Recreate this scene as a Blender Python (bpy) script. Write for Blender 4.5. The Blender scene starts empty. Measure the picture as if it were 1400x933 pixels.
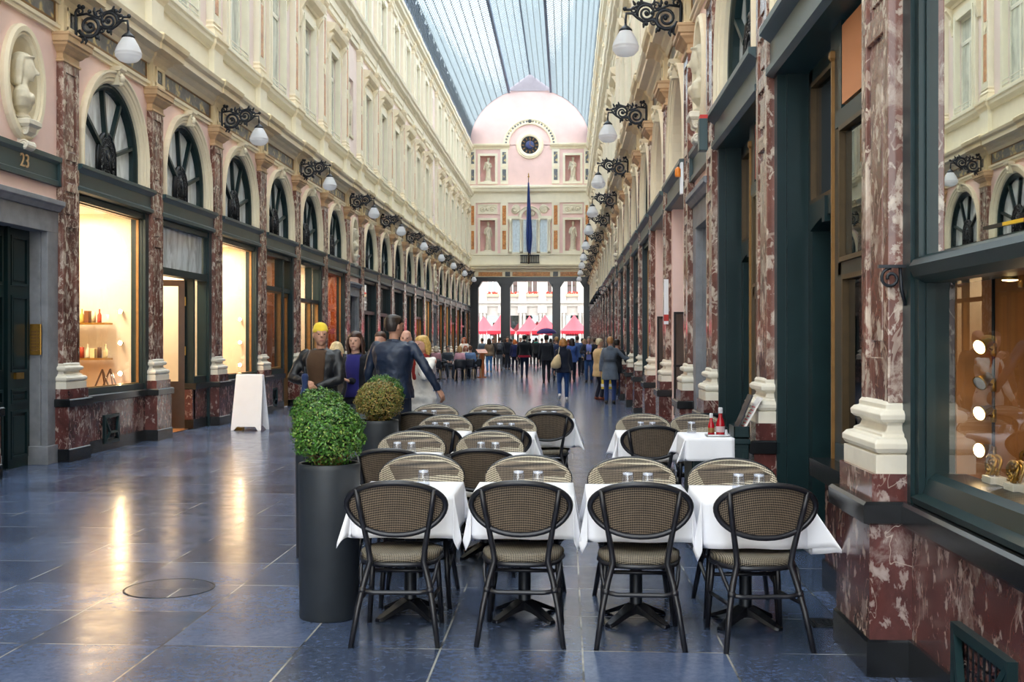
import bpy, math, random
from mathutils import Vector, Matrix
PI = math.pi
R = math.radians
random.seed(7)
SC = bpy.context.scene
COL = SC.collection
F_PX, VPX, HZ, EYE, YAW = 1520.0, 775.0, 467.0, 1.6, math.atan(75 / 1520.0)
XL, XR = -6.745, 1.64            # wall planes of the two arcade fronts


def at(px, zc):                  # a picture column at a depth, as a place on the arcade floor
    X = (px - VPX) * zc / F_PX
    return X, zc + X * math.sin(YAW)


ORD = ('first second third fourth fifth sixth seventh eighth ninth tenth eleventh twelfth thirteenth fourteenth fifteenth '
       'sixteenth seventeenth eighteenth nineteenth twentieth').split() + ['twenty-first', 'twenty-second', 'twenty-third', 'twenty-fourth', 'twenty-fifth']

# ---------------------------------------------------------------- materials
def lin(h):
    h = h.lstrip('#')
    out = []
    for i in (0, 2, 4):
        c = int(h[i:i + 2], 16) / 255.0
        out.append(c / 12.92 if c <= 0.04045 else ((c + 0.055) / 1.055) ** 2.4)
    return (*out, 1.0)


class NT:
    def __init__(s, name):
        s.m = bpy.data.materials.new(name)
        s.m.use_nodes = True
        s.t = s.m.node_tree
        s.t.nodes.clear()
        s.out = s.n('ShaderNodeOutputMaterial')

    def n(s, typ, **kw):
        nd = s.t.nodes.new(typ)
        for k, v in kw.items():
            if k in nd.bl_rna.properties:
                setattr(nd, k, v)
            else:
                nd.inputs[k.replace('_', ' ')].default_value = v
        return nd

    def l(s, a, b):
        s.t.links.new(a, b)

    def coords(s, scale=(1, 1, 1), rnd=True):
        tc = s.n('ShaderNodeTexCoord')
        mp = s.n('ShaderNodeMapping')
        mp.inputs['Scale'].default_value = scale
        s.l(tc.outputs['Object'], mp.inputs['Vector'])
        if rnd:
            oi = s.n('ShaderNodeObjectInfo')
            mu = s.n('ShaderNodeMath', operation='MULTIPLY')
            mu.inputs[1].default_value = 37.0
            s.l(oi.outputs['Random'], mu.inputs[0])
            cb = s.n('ShaderNodeCombineXYZ')
            for i in range(3):
                s.l(mu.outputs[0], cb.inputs[i])
            s.l(cb.outputs[0], mp.inputs['Location'])
        return mp.outputs[0]

    def noise(s, vec, scale, detail=4, rough=0.55, dist=0.0):
        nd = s.n('ShaderNodeTexNoise')
        nd.inputs['Scale'].default_value = scale
        nd.inputs['Detail'].default_value = detail
        nd.inputs['Roughness'].default_value = rough
        nd.inputs['Distortion'].default_value = dist
        if vec is not None:
            s.l(vec, nd.inputs['Vector'])
        return nd.outputs['Fac']

    def ramp(s, fac, stops, interp='LINEAR'):
        nd = s.n('ShaderNodeValToRGB')
        cr = nd.color_ramp
        cr.interpolation = interp
        while len(cr.elements) < len(stops):
            cr.elements.new(0.5)
        for e, (p, c) in zip(cr.elements, stops):
            e.position = p
            e.color = c if len(c) == 4 else (*c, 1)
        s.l(fac, nd.inputs['Fac'])
        return nd.outputs['Color']

    def mix(s, fac, a, b, mode='MIX'):
        nd = s.n('ShaderNodeMix', data_type='RGBA', blend_type=mode)
        for sock, v in ((nd.inputs[0], fac), (nd.inputs[6], a), (nd.inputs[7], b)):
            if isinstance(v, (int, float, tuple)):
                sock.default_value = v
            else:
                s.l(v, sock)
        return nd.outputs[2]

    def bump(s, h, strength=0.3, dist=0.01):
        nd = s.n('ShaderNodeBump')
        nd.inputs['Strength'].default_value = strength
        nd.inputs['Distance'].default_value = dist
        s.l(h, nd.inputs['Height'])
        return nd.outputs[0]

    def pbsdf(s, col, rough=0.5, metal=0.0, normal=None, spec=0.5, **kw):
        b = s.n('ShaderNodeBsdfPrincipled')
        for k, v in (('Base Color', col), ('Roughness', rough), ('Metallic', metal), ('Specular IOR Level', spec), *((k.replace('_', ' '), v) for k, v in kw.items())):
            if isinstance(v, (int, float, tuple)):
                b.inputs[k].default_value = v
            else:
                s.l(v, b.inputs[k])
        if normal is not None:
            s.l(normal, b.inputs['Normal'])
        s.l(b.outputs[0], s.out.inputs['Surface'])
        return s.m


BLK, WHT = (0, 0, 0, 1), (1, 1, 1, 1)


def plain(name, hexc, rough=0.5, metal=0.0, var=0.12, scale=6.0, bump=0.15, bscale=60.0, spec=0.5, **kw):
    t = NT(name)
    v = t.coords()
    c = lin(hexc)
    dk = tuple(x * (1 - var) for x in c[:3]) + (1,)
    lt = tuple(min(1, x * (1 + var)) for x in c[:3]) + (1,)
    col = t.ramp(t.noise(v, scale, 5), [(0.3, dk), (0.7, lt)])
    nm = t.bump(t.noise(v, bscale, 3), bump, 0.004) if bump else None
    return t.pbsdf(col, rough, metal, nm, spec, **kw)


def marble(name, base, dark, blotch, vein, scale=1.0, rough=0.16, veinw=0.02, amount=0.6):
    t = NT(name)
    v = t.coords((1.0, 1.0, 0.62))
    n1 = t.noise(v, 3.2 * scale, 7, 0.68, 0.5)
    c1 = t.ramp(n1, [(0.32, lin(dark)), (0.62, lin(base))])
    n2 = t.noise(v, 12.0 * scale, 6, 0.62, 0.35)                       # small pale flecks
    m2 = t.ramp(n2, [(amount, BLK), (amount + 0.025, (0.6, 0.6, 0.6, 1)), (amount + 0.12, WHT)])
    c2 = t.mix(m2, c1, lin(blotch))
    n6 = t.noise(v, 4.6 * scale, 7, 0.7, 0.4)                          # larger soft grey patches
    m6 = t.ramp(n6, [(amount - 0.02, BLK), (amount + 0.06, (0.45, 0.45, 0.45, 1)), (amount + 0.2, (0.85, 0.85, 0.85, 1))])
    c2 = t.mix(m6, c2, lin(blotch))
    n3 = t.noise(v, 4.0 * scale, 3, 0.5, 0.9)
    ridge = t.n('ShaderNodeMath', operation='SUBTRACT')
    t.l(n3, ridge.inputs[0])
    ridge.inputs[1].default_value = 0.5
    ab = t.n('ShaderNodeMath', operation='ABSOLUTE')
    t.l(ridge.outputs[0], ab.inputs[0])
    wd = t.n('ShaderNodeMath', operation='MULTIPLY')
    t.l(t.noise(v, 9.0 * scale, 2), wd.inputs[0])
    wd.inputs[1].default_value = veinw
    cm = t.n('ShaderNodeMath', operation='LESS_THAN')
    t.l(ab.outputs[0], cm.inputs[0])
    t.l(wd.outputs[0], cm.inputs[1])
    vm = t.n('ShaderNodeMath', operation='MULTIPLY')
    t.l(cm.outputs[0], vm.inputs[0])
    t.l(t.ramp(t.noise(v, 2.1 * scale, 3), [(0.45, BLK), (0.66, (0.8, 0.8, 0.8, 1))]), vm.inputs[1])
    c3 = t.mix(vm.outputs[0], c2, lin(vein))
    return t.pbsdf(c3, rough, 0, None, 0.45)


def schlick(t, f0, pw=5.0):
    lw = t.n('ShaderNodeLayerWeight')
    lw.inputs['Blend'].default_value = 0.5
    p = t.n('ShaderNodeMath', operation='POWER')
    t.l(lw.outputs['Facing'], p.inputs[0])
    p.inputs[1].default_value = pw
    m = t.n('ShaderNodeMath', operation='MULTIPLY_ADD')
    t.l(p.outputs[0], m.inputs[0])
    m.inputs[1].default_value = 1 - f0
    m.inputs[2].default_value = f0
    return m.outputs[0]


def glass(name, tint=(1, 1, 1, 1), rough=0.0, ior=1.5):
    t = NT(name)
    tr = t.n('ShaderNodeBsdfTransparent')
    tr.inputs['Color'].default_value = tint
    gl = t.n('ShaderNodeBsdfGlossy')
    gl.inputs['Roughness'].default_value = rough
    mx = t.n('ShaderNodeMixShader')
    t.l(schlick(t, ((ior - 1) / (ior + 1)) ** 2 * 1.6, 4.5), mx.inputs[0])
    t.l(tr.outputs[0], mx.inputs[1])
    t.l(gl.outputs[0], mx.inputs[2])
    t.l(mx.outputs[0], t.out.inputs['Surface'])
    return t.m


def emit(name, hexc, strength):
    t = NT(name)
    e = t.n('ShaderNodeEmission')
    e.inputs['Color'].default_value = lin(hexc)
    e.inputs['Strength'].default_value = strength
    t.l(e.outputs[0], t.out.inputs['Surface'])
    return t.m


def weave_mat(name, light, dark, s=150.0):
    t = NT(name)
    tc = t.n('ShaderNodeTexCoord')
    sp = t.n('ShaderNodeSeparateXYZ')
    t.l(tc.outputs['Object'], sp.inputs[0])
    ad = t.n('ShaderNodeMath', operation='MULTIPLY_ADD')      # fold depth and height into one running length
    t.l(sp.outputs[1], ad.inputs[0])
    ad.inputs[1].default_value = 0.9
    t.l(sp.outputs[2], ad.inputs[2])
    cb = t.n('ShaderNodeCombineXYZ')
    t.l(sp.outputs[0], cb.inputs[0])
    t.l(ad.outputs[0], cb.inputs[1])
    mp = t.n('ShaderNodeMapping')
    mp.inputs['Rotation'].default_value = (0, 0, R(45))
    mp.inputs['Location'].default_value = (0.0031, 0.0017, 0.5 / s)
    t.l(cb.outputs[0], mp.inputs['Vector'])
    ch = t.n('ShaderNodeTexChecker')
    ch.inputs['Scale'].default_value = s
    t.l(mp.outputs[0], ch.inputs['Vector'])
    ns = t.noise(tc.outputs['Object'], 22, 3)
    lt = t.ramp(ns, [(0.3, tuple(c * 0.8 for c in lin(light)[:3])), (0.7, lin(light))])
    col = t.mix(ch.outputs['Fac'], lt, lin(dark))
    return t.pbsdf(col, 0.5, 0, t.bump(ch.outputs['Fac'], 0.25, 0.002), 0.3)


def leaf_mat(name, cols):
    t = NT(name)
    g = t.n('ShaderNodeNewGeometry')
    n = len(cols)
    col = t.ramp(g.outputs['Random Per Island'], [(i / max(1, n - 1), lin(c)) for i, c in enumerate(cols)])
    return t.pbsdf(col, 0.4, 0, None, 0.4, Subsurface_Weight=0.0)


def cloth_mat(name, hexc, rough=0.85, var=0.1, scale=14):
    return plain(name, hexc, rough, 0, var, scale, 0.25, 180.0, 0.25, Sheen_Weight=0.15)


def floor_mat():
    t = NT('bluestone_slabs')
    tc = t.n('ShaderNodeTexCoord')
    mp = t.n('ShaderNodeMapping')
    mp.inputs['Location'].default_value = (0.655, 0.015, 0)
    t.l(tc.outputs['Object'], mp.inputs['Vector'])
    br = t.n('ShaderNodeTexBrick', offset=0.0, squash=1.0)
    br.inputs['Scale'].default_value = 1.0
    br.inputs['Brick Width'].default_value = 0.735
    br.inputs['Row Height'].default_value = 0.72
    br.inputs['Mortar Size'].default_value = 0.006
    br.inputs['Mortar Smooth'].default_value = 0.3
    br.inputs['Bias'].default_value = 0.0
    br.inputs['Color1'].default_value = (0.0, 0.0, 0.0, 1)
    br.inputs['Color2'].default_value = (1.0, 1.0, 1.0, 1)
    br.inputs['Mortar'].default_value = (0.5, 0.5, 0.5, 1)
    t.l(mp.outputs[0], br.inputs['Vector'])
    slab = t.ramp(br.outputs['Color'], [(0.0, lin('#2c374d')), (0.5, lin('#3f4e6a')), (1.0, lin('#576787'))])
    n1 = t.noise(tc.outputs['Object'], 1.7, 5, 0.6, 0.4)
    n2 = t.noise(tc.outputs['Object'], 26.0, 6, 0.7, 0.5)
    c = t.mix(t.ramp(n2, [(0.38, BLK), (0.72, WHT)]), slab, lin('#7a88a6'), 'MIX')
    c = t.mix(0.5, slab, c)
    c = t.mix(t.ramp(n1, [(0.35, (0.35, 0.35, 0.35, 1)), (0.7, BLK)]), c, lin('#27324a'))
    sp = t.noise(tc.outputs['Object'], 7.0, 2, 0.5, 0.2)
    spm = t.ramp(t.noise(tc.outputs['Object'], 60.0, 3, 0.6), [(0.74, BLK), (0.77, WHT)])
    c = t.mix(spm, c, lin('#a9b3c4'))
    grout = t.ramp(t.noise(tc.outputs['Object'], 2.2, 3), [(0.42, lin('#20242c')), (0.58, lin('#a8a69e'))])
    c = t.mix(br.outputs['Fac'], c, grout)
    rg = t.ramp(t.noise(tc.outputs['Object'], 5.0, 5, 0.65), [(0.3, (0.14,) * 3), (0.75, (0.28,) * 3)])
    hb = t.mix(br.outputs['Fac'], t.ramp(n2, [(0.2, (0.45,) * 3), (0.8, (0.55,) * 3)]), BLK)
    return t.pbsdf(c, rg, 0, t.bump(hb, 0.12, 0.004), 0.7)


def frieze_mat():
    t = NT('frieze_marble')
    v = t.coords((1, 1, 1), False)
    vo = t.n('ShaderNodeTexVoronoi')
    vo.inputs['Scale'].default_value = 7.0
    nz = t.n('ShaderNodeTexNoise')
    nz.inputs['Scale'].default_value = 5.0
    t.l(v, nz.inputs['Vector'])
    ds = t.mix(0.35, v, nz.outputs['Color'])
    t.l(ds, vo.inputs['Vector'])
    col = t.ramp(vo.outputs['Distance'], [(0.2, lin('#d2bf88')), (0.36, lin('#a79a74')), (0.44, lin('#77787a')), (0.7, lin('#5d6168'))])
    return t.pbsdf(col, 0.35)


M = {}
def build_materials():
    M['red'] = marble('red_marble', '#673b37', '#412524', '#ab9a93', '#cdbcae', 1.0, 0.16, 0.012, 0.57)
    M['redshaft'] = marble('red_marble_shaft', '#81584e', '#4f342e', '#c8b8a9', '#d8c8b6', 1.0, 0.14, 0.02, 0.545)
    M['black'] = plain('black_stone', '#121417', 0.22, 0, 0.25, 9, 0.05)
    M['bluestone'] = plain('grey_bluestone', '#7f8187', 0.55, 0, 0.2, 5)
    M['base'] = plain('cream_marble_base', '#dfd8c8', 0.32, 0, 0.12, 4, 0.05)
    M['capital'] = plain('ochre_capital', '#c9a880', 0.5, 0, 0.12, 5)
    M['cream'] = plain('cream_stucco', '#ece0c4', 0.6, 0, 0.06, 3)
    M['creamlow'] = plain('ochre_cream_stucco', '#e3d1ac', 0.6, 0, 0.08, 3)
    M['ivory'] = plain('ivory_stucco', '#e8e1cc', 0.65, 0, 0.04, 3)
    M['pink'] = plain('pink_stucco', '#f2d3c9', 0.7, 0, 0.06, 2)
    M['blush'] = plain('blush_stucco', '#e9d8d2', 0.7, 0, 0.03, 2)
    M['palepink'] = plain('pale_pink_stucco', '#e7c6c1', 0.7, 0, 0.04, 2)
    M['rose'] = plain('rose_niche', '#e6bdb5', 0.7, 0, 0.08, 2)
    M['green'] = plain('dark_green_paint', '#14292c', 0.35, 0, 0.15, 4, 0.04, spec=0.3)
    M['greenb'] = plain('green_beam_paint', '#263f43', 0.33, 0, 0.12, 4, 0.04)
    M['iron'] = plain('black_iron', '#1b1f26', 0.4, 0.3, 0.2, 20, 0.1)
    M['gold'] = plain('aged_brass', '#a57f3c', 0.32, 0.85, 0.15, 12, 0.05)
    M['bronze'] = plain('dark_bronze', '#4a3a22', 0.4, 0.4, 0.15, 12, 0.05)
    M['goldp'] = plain('gilt_paint', '#8a6536', 0.4, 0.3, 0.15, 12, 0.05)
    M['orange'] = marble('orange_marble', '#c9803f', '#9c5a26', '#dba866', '#8a5a35', 1.6, 0.3, 0.05, 0.55)
    M['frieze'] = frieze_mat()
    M['blackmarble'] = marble('black_marble', '#35383c', '#1d2024', '#5a5a58', '#8f8a7c', 2.2, 0.25, 0.04, 0.6)
    M['curtain'] = plain('pale_blind', '#e9ecdf', 0.8, 0, 0.05, 3)
    M['sash'] = plain('ivory_window_paint', '#e9e6d8', 0.5, 0, 0.04, 4)
    M['glass'] = glass('window_glass', (0.96, 0.98, 0.98, 1), 0.0, 1.5)
    M['fanglass'] = None
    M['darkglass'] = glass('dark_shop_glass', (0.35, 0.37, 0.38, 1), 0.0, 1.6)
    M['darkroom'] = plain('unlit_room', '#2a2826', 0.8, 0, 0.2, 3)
    M['warmroom'] = plain('shop_cream_wall', '#efe2cc', 0.7, 0, 0.05, 2)
    M['woodroom'] = plain('shop_wood', '#8a5a30', 0.5, 0, 0.25, 3)
    M['redroom'] = marble('shop_red_display', '#a3552d', '#6f2d18', '#d98b4a', '#e7b98a', 1.5, 0.5)
    M['wood'] = plain('display_wood', '#a0693a', 0.35, 0, 0.2, 4)
    M['darkwood'] = plain('dark_door_wood', '#4a3524', 0.35, 0, 0.2, 4)
    M['white'] = plain('white_board', '#f2f3f6', 0.35, 0, 0.02, 4, 0.02)
    t = NT('opal_glass')
    df = t.n('ShaderNodeBsdfTranslucent')
    df.inputs['Color'].default_value = (0.93, 0.94, 0.96, 1)
    pb = t.n('ShaderNodeBsdfPrincipled')
    pb.inputs['Base Color'].default_value = (0.9, 0.91, 0.93, 1)
    pb.inputs['Roughness'].default_value = 0.2
    mx = t.n('ShaderNodeMixShader')
    mx.inputs[0].default_value = 0.4
    t.l(df.outputs[0], mx.inputs[1])
    t.l(pb.outputs[0], mx.inputs[2])
    t.l(mx.outputs[0], t.out.inputs['Surface'])
    M['globe'] = t.m
    M['stone'] = plain('statue_stone', '#d6cdb6', 0.6, 0, 0.12, 8)
    M['rib'] = plain('roof_iron', '#899296', 0.5, 0.2, 0.06, 4, 0.0)
    M['ribdark'] = plain('roof_purlin_iron', '#4d5c76', 0.5, 0.2, 0.06, 4, 0.0)
    t = NT('roof_glass')
    tr = t.n('ShaderNodeBsdfTransparent')
    tr.inputs['Color'].default_value = (0.93, 0.97, 0.98, 1)
    df = t.n('ShaderNodeBsdfTranslucent')
    df.inputs['Color'].default_value = (0.85, 0.92, 0.95, 1)
    mx = t.n('ShaderNodeMixShader')
    mx.inputs[0].default_value = 0.12
    t.l(tr.outputs[0], mx.inputs[1])
    t.l(df.outputs[0], mx.inputs[2])
    t.l(mx.outputs[0], t.out.inputs['Surface'])
    M['roofglass'] = t.m
    for nm, dc, ior in (('fanglass', '#e6eef2', 1.6), ('palepane', '#d9ddd2', 1.35)):
        t = NT(nm + '_streaked')
        v = t.coords((1, 1, 0.25))
        c = t.ramp(t.noise(v, 5.0, 4, 0.6, 0.8), [(0.35, tuple(q * 0.55 for q in lin(dc)[:3])), (0.6, lin(dc))])  # pale reflections in the fanlights painted into the pane colour as upright streaks
        t.pbsdf(c, 0.04, 0, None, 0.5, IOR=ior)
        M[nm] = t.m
    M['floor'] = floor_mat()
    M['chairframe'] = plain('black_bamboo_tube', '#1c1c22', 0.35, 0, 0.2, 30, 0.1)
    M['weave'] = weave_mat('woven_rattan', '#d6cab2', '#3b332c', 150)
    M['weaveb'] = weave_mat('woven_rattan_seat', '#9a8f7c', '#1d1815', 150)
    M['cloth'] = plain('white_tablecloth', '#f3f3f8', 0.75, 0, 0.02, 10, 0.15, 220.0, 0.2)
    M['planter'] = plain('anthracite_planter', '#282d33', 0.5, 0, 0.12, 9, 0.1)
    M['soil'] = plain('dark_soil', '#2a211a', 0.95, 0, 0.3, 30)
    M['leaf'] = leaf_mat('box_leaves', ['#1d3a12', '#2f5a1c', '#47782a', '#5c8c33', '#2a4f18', '#8aa04a'])
    M['leafb'] = leaf_mat('browned_box_leaves', ['#3c4d1c', '#6a6a2c', '#8f7a3a', '#54702c', '#a98f52', '#7d5a30'])
    M['twig'] = plain('twig', '#8d6a40', 0.8, 0, 0.3, 30)
    M['tglass'] = glass('tumbler_glass', (0.9, 0.92, 0.97, 1), 0.05, 1.75)
    M['skin'] = plain('skin', '#c99a82', 0.55, 0, 0.06, 12, 0.05, Subsurface_Weight=0.0)
    M['street'] = plain('street_paving', '#6e6b66', 0.7, 0, 0.1, 2)
    M['tent'] = cloth_mat('red_tent_canvas', '#d9535c', 0.8, 0.06)
    M['facade'] = plain('pale_street_facade', '#b5aea5', 0.7, 0, 0.05, 2)


# ---------------------------------------------------------------- mesh building
class MB:
    def __init__(s):
        s.v, s.f, s.mi, s.sm = [], [], [], []
        s.cur, s.smooth = 0, False

    def add(s, vs, fs, smooth=None):
        b = len(s.v)
        s.v.extend(tuple(p) for p in vs)
        for f in fs:
            s.f.append(tuple(b + i for i in f))
            s.mi.append(s.cur)
            s.sm.append(s.smooth if smooth is None else smooth)
        return s

    def box(s, x0, x1, y0, y1, z0, z1):
        v = [(x0, y0, z0), (x1, y0, z0), (x1, y1, z0), (x0, y1, z0), (x0, y0, z1), (x1, y0, z1), (x1, y1, z1), (x0, y1, z1)]
        return s.add(v, [(3, 2, 1, 0), (4, 5, 6, 7), (0, 1, 5, 4), (1, 2, 6, 5), (2, 3, 7, 6), (3, 0, 4, 7)], False)

    def obox(s, c, half, ax):               # oriented box: centre, half sizes, three axes
        c = Vector(c)
        a, b, d = (Vector(q).normalized() * h for q, h in zip(ax, half))
        v = [c - a - b - d, c + a - b - d, c + a + b - d, c - a + b - d, c - a - b + d, c + a - b + d, c + a + b + d, c - a + b + d]
        return s.add(v, [(3, 2, 1, 0), (4, 5, 6, 7), (0, 1, 5, 4), (1, 2, 6, 5), (2, 3, 7, 6), (3, 0, 4, 7)], False)

    def bar(s, p, q, w, d, up=(0, 1, 0)):   # a rectangular bar from p to q; w across, d along up
        p, q = Vector(p), Vector(q)
        a = q - p
        u = Vector(up)
        sd = a.cross(u)
        if sd.length < 1e-6:
            sd = a.cross(Vector((1, 0, 0)))
        u2 = sd.cross(a)
        return s.obox((p + q) / 2, (a.length / 2, w / 2, d / 2), (a, sd, u2))

    def rings(s, rs, caps=(True, True), smooth=True, closed=False):
        n = len(rs[0])
        vs = [p for r in rs for p in r]
        fs = []
        m = len(rs)
        for i in range(m if closed else m - 1):
            a, b = i * n, ((i + 1) % m) * n
            for j in range(n):
                k = (j + 1) % n
                fs.append((a + j, a + k, b + k, b + j))
        base = len(s.v)
        s.add(vs, fs, smooth)
        if not closed:
            if caps[0]:
                s.f.append(tuple(base + j for j in reversed(range(n)))); s.mi.append(s.cur); s.sm.append(False)
            if caps[1]:
                s.f.append(tuple(base + (m - 1) * n + j for j in range(n))); s.mi.append(s.cur); s.sm.append(False)
        return s

    def tube(s, pts, r, n=8, caps=(True, True), closed=False, flat=None):
        pts = [Vector(p) for p in pts]
        m = len(pts)
        rr = r if isinstance(r, (list, tuple)) else [r] * m
        t0 = (pts[1] - pts[0]).normalized()
        ref = Vector((0, 0, 1)) if abs(t0.z) < 0.9 else Vector((0, 1, 0))
        nrm = (ref - t0 * ref.dot(t0)).normalized()
        out = []
        for i in range(m):
            if closed:
                t = pts[(i + 1) % m] - pts[i - 1]
            else:
                t = pts[min(i + 1, m - 1)] - pts[max(i - 1, 0)]
            if t.length < 1e-9:
                t = t0.copy()
            t.normalize()
            nrm = nrm - t * nrm.dot(t)
            if nrm.length < 1e-6:
                nrm = t.orthogonal()
            nrm.normalize()
            bn = t.cross(nrm)
            out.append([pts[i] + (nrm * math.cos(2 * PI * k / n) + bn * math.sin(2 * PI * k / n)) * rr[i] for k in range(n)])
        return s.rings(out, caps, True, closed)

    def limb(s, pts, rr, n=10):             # a rounded tapering limb with domed ends
        pts = [Vector(p) for p in pts]
        a, b = (pts[0] - pts[1]).normalized(), (pts[-1] - pts[-2]).normalized()
        P = [pts[0] + a * rr[0] * k for k in (0.98, 0.7)] + pts + [pts[-1] + b * rr[-1] * k for k in (0.7, 0.98)]
        Q = [rr[0] * 0.2, rr[0] * 0.71] + list(rr) + [rr[-1] * 0.71, rr[-1] * 0.2]
        return s.tube(P, Q, n)

    def lathe(s, prof, n=16, c=(0, 0, 0), caps=(True, True), smooth=True, sx=1.0, sy=1.0):
        return s.rings([[(c[0] + r * sx * math.cos(2 * PI * k / n), c[1] + r * sy * math.sin(2 * PI * k / n), c[2] + z) for k in range(n)] for r, z in prof], caps, smooth)

    def ball(s, c, rx, ry=None, rz=None, n=12, m=8):
        ry = rx if ry is None else ry
        rz = rx if rz is None else rz
        rs = []
        for i in range(m + 1):
            a = -PI / 2 + PI * (i + 0.02) / (m + 0.04)
            rs.append([(c[0] + rx * math.cos(a) * math.cos(2 * PI * k / n), c[1] + ry * math.cos(a) * math.sin(2 * PI * k / n), c[2] + rz * math.sin(a)) for k in range(n)])
        return s.rings(rs)

    def loft(s, secs, n=16, pw=2.0):        # horizontal elliptical sections (cx, cy, z, rx, ry)
        rs = []
        for cx, cy, z, rx, ry in secs:
            ring = []
            for k in range(n):
                a = 2 * PI * k / n
                ca, sa = math.cos(a), math.sin(a)
                ring.append((cx + rx * math.copysign(abs(ca) ** (2 / pw), ca), cy + ry * math.copysign(abs(sa) ** (2 / pw), sa), z))
            rs.append(ring)
        return s.rings(rs)

    def wrap(s, prof, hx, yf, yb=0.12, xc=0.0):   # a moulding that wraps a pier: (offset, z) steps round half width hx, front yf
        return s.rings([[(xc - hx - o, yb, z), (xc - hx - o, -yf - o, z), (xc + hx + o, -yf - o, z), (xc + hx + o, yb, z)] for o, z in prof], (True, True), False)

    def mould(s, x0, x1, prof):              # a straight moulding along x; prof is a closed list of (y, z)
        return s.rings([[(x, y, z) for y, z in prof] for x in (x0, x1)], (True, True), False)

    def prism(s, poly, y0, y1):              # polygon in x, z drawn out along y
        n = len(poly)
        vs = [(x, y0, z) for x, z in poly] + [(x, y1, z) for x, z in poly]
        fs = [tuple(range(n)), tuple(reversed(range(n, 2 * n)))] + [(j, (j + n), (j + 1) % n + n, (j + 1) % n) for j in range(n)]
        return s.add(vs, fs, False)

    def quad(s, a, b, c, d):
        return s.add([a, b, c, d], [(0, 1, 2, 3)], False)

    def mesh(s, name):
        me = bpy.data.meshes.new(name)
        me.from_pydata(s.v, [], s.f)
        me.polygons.foreach_set('material_index', s.mi)
        me.polygons.foreach_set('use_smooth', s.sm)
        me.update()
        return me

    def xform(s, mat):
        s.v = [tuple(mat @ Vector(p)) for p in s.v]
        return s


def fix(me):                                  # point every face outwards
    import bmesh
    b = bmesh.new()
    b.from_mesh(me)
    bmesh.ops.recalc_face_normals(b, faces=b.faces)
    b.to_mesh(me)
    b.free()


def obj(name, mb, mats, parent=None, loc=(0, 0, 0), rot=(0, 0, 0), label=None, recalc=True, bevel=0.0, **props):
    me = mb.mesh(name) if isinstance(mb, MB) else mb
    if recalc and isinstance(mb, MB):
        fix(me)
    for m in (mats if isinstance(mats, (list, tuple)) else [mats]):
        me.materials.append(M[m] if isinstance(m, str) else m)
    o = bpy.data.objects.new(name, me)
    COL.objects.link(o)
    o.location = loc
    o.rotation_euler = rot
    if parent is not None:
        o.parent = parent
    if label:
        o['label'] = label
    for k, v in props.items():
        o[k] = v
    if bevel:
        b = o.modifiers.new('edge', 'BEVEL')
        b.width = bevel
        b.segments = 2
        b.limit_method = 'ANGLE'
        b.angle_limit = R(40)
    return o


def root(name, label, cat, loc=(0, 0, 0), rz=0.0, group=None, kind=None):
    o = bpy.data.objects.new(name, None)
    o.empty_display_size = 0.1
    COL.objects.link(o)
    o.location = loc
    o.rotation_euler = (0, 0, rz)
    tag(o, label, cat, group, kind)
    return o


def tag(o, label, cat, group=None, kind=None):
    o['label'] = label
    o['category'] = cat
    if group:
        o['group'] = group
    if kind:
        o['kind'] = kind
    return o


KIDS = {}
def dup(o, loc, rz, label, group=None, kind=None):
    """A copy of a thing with copies of its parts and sub-parts; they share mesh data."""
    r = o.copy()
    COL.objects.link(r)
    r.location = loc
    r.rotation_euler = (0, 0, rz)
    r['label'] = label
    if group:
        r['group'] = group
    for ch in list(o.children):
        c = ch.copy()
        COL.objects.link(c)
        c.parent = r
        for g in list(ch.children):
            d = g.copy()
            COL.objects.link(d)
            d.parent = c
    return r


class Proto:
    """Builds the first of a kind, copies it for every one after."""
    def __init__(s, make):
        s.make, s.first = make, {}

    def __call__(s, key, loc, rz, label, group=None):
        if key not in s.first:
            o = s.make(key)
            o.location = loc
            o.rotation_euler = (0, 0, rz)
            o['label'] = label
            if group:
                o['group'] = group
            s.first[key] = o
            return o
        return dup(s.first[key], loc, rz, label, group)


def text_obj(name, body, size, mat, parent=None, loc=(0, 0, 0), rot=(0, 0, 0), depth=0.004):
    cu = bpy.data.curves.new(name, 'FONT')
    cu.body = body
    cu.size = size
    cu.align_x = 'CENTER'
    cu.align_y = 'CENTER'
    cu.extrude = depth
    cu.materials.append(M[mat] if isinstance(mat, str) else mat)
    o = bpy.data.objects.new(name, cu)
    COL.objects.link(o)
    o.location = loc
    o.rotation_euler = rot
    if parent is not None:
        o.parent = parent
    return o
# ---------------------------------------------------------------- the arcade
build_materials()
PY = [2.45, 5.70, 8.97, 12.24, 14.64]
for _k in range(6): PY.append(14.64 + 3.17 * (_k + 1))
PY.append(PY[-1] + 2.39)
for _k in range(6): PY.append(PY[-1] + 3.17)
PY.append(PY[-1] + 2.38)
for _k in range(6): PY.append(PY[-1] + 3.17)
NB = len(PY) - 1
NICHE = {3, 10, 17}
PASSAGE = {('right', 4), ('right', 5)}
END_Y = 76.7
ZB0, ZB1 = 3.64, 4.02            # green shop beam
ZS, RA = 4.38, 1.20              # arch springing, wall opening radius
ZARCH, ZF0, ZF1, ZC1 = 5.66, 5.79, 6.04, 6.43
ZSILL0, ZSILL1 = 7.12, 7.36
ZE0, ZE1 = 11.05, 11.9
ZT0, ZT1, ZV = 14.5, 15.05, 15.3


def place(side, Y):
    return ((XL, Y, 0), R(90)) if side == 'left' else ((XR, Y, 0), R(-90))


def wx(side, Y):                  # place along the arcade -> along the wall's own x
    return Y if side == 'left' else -Y


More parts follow.
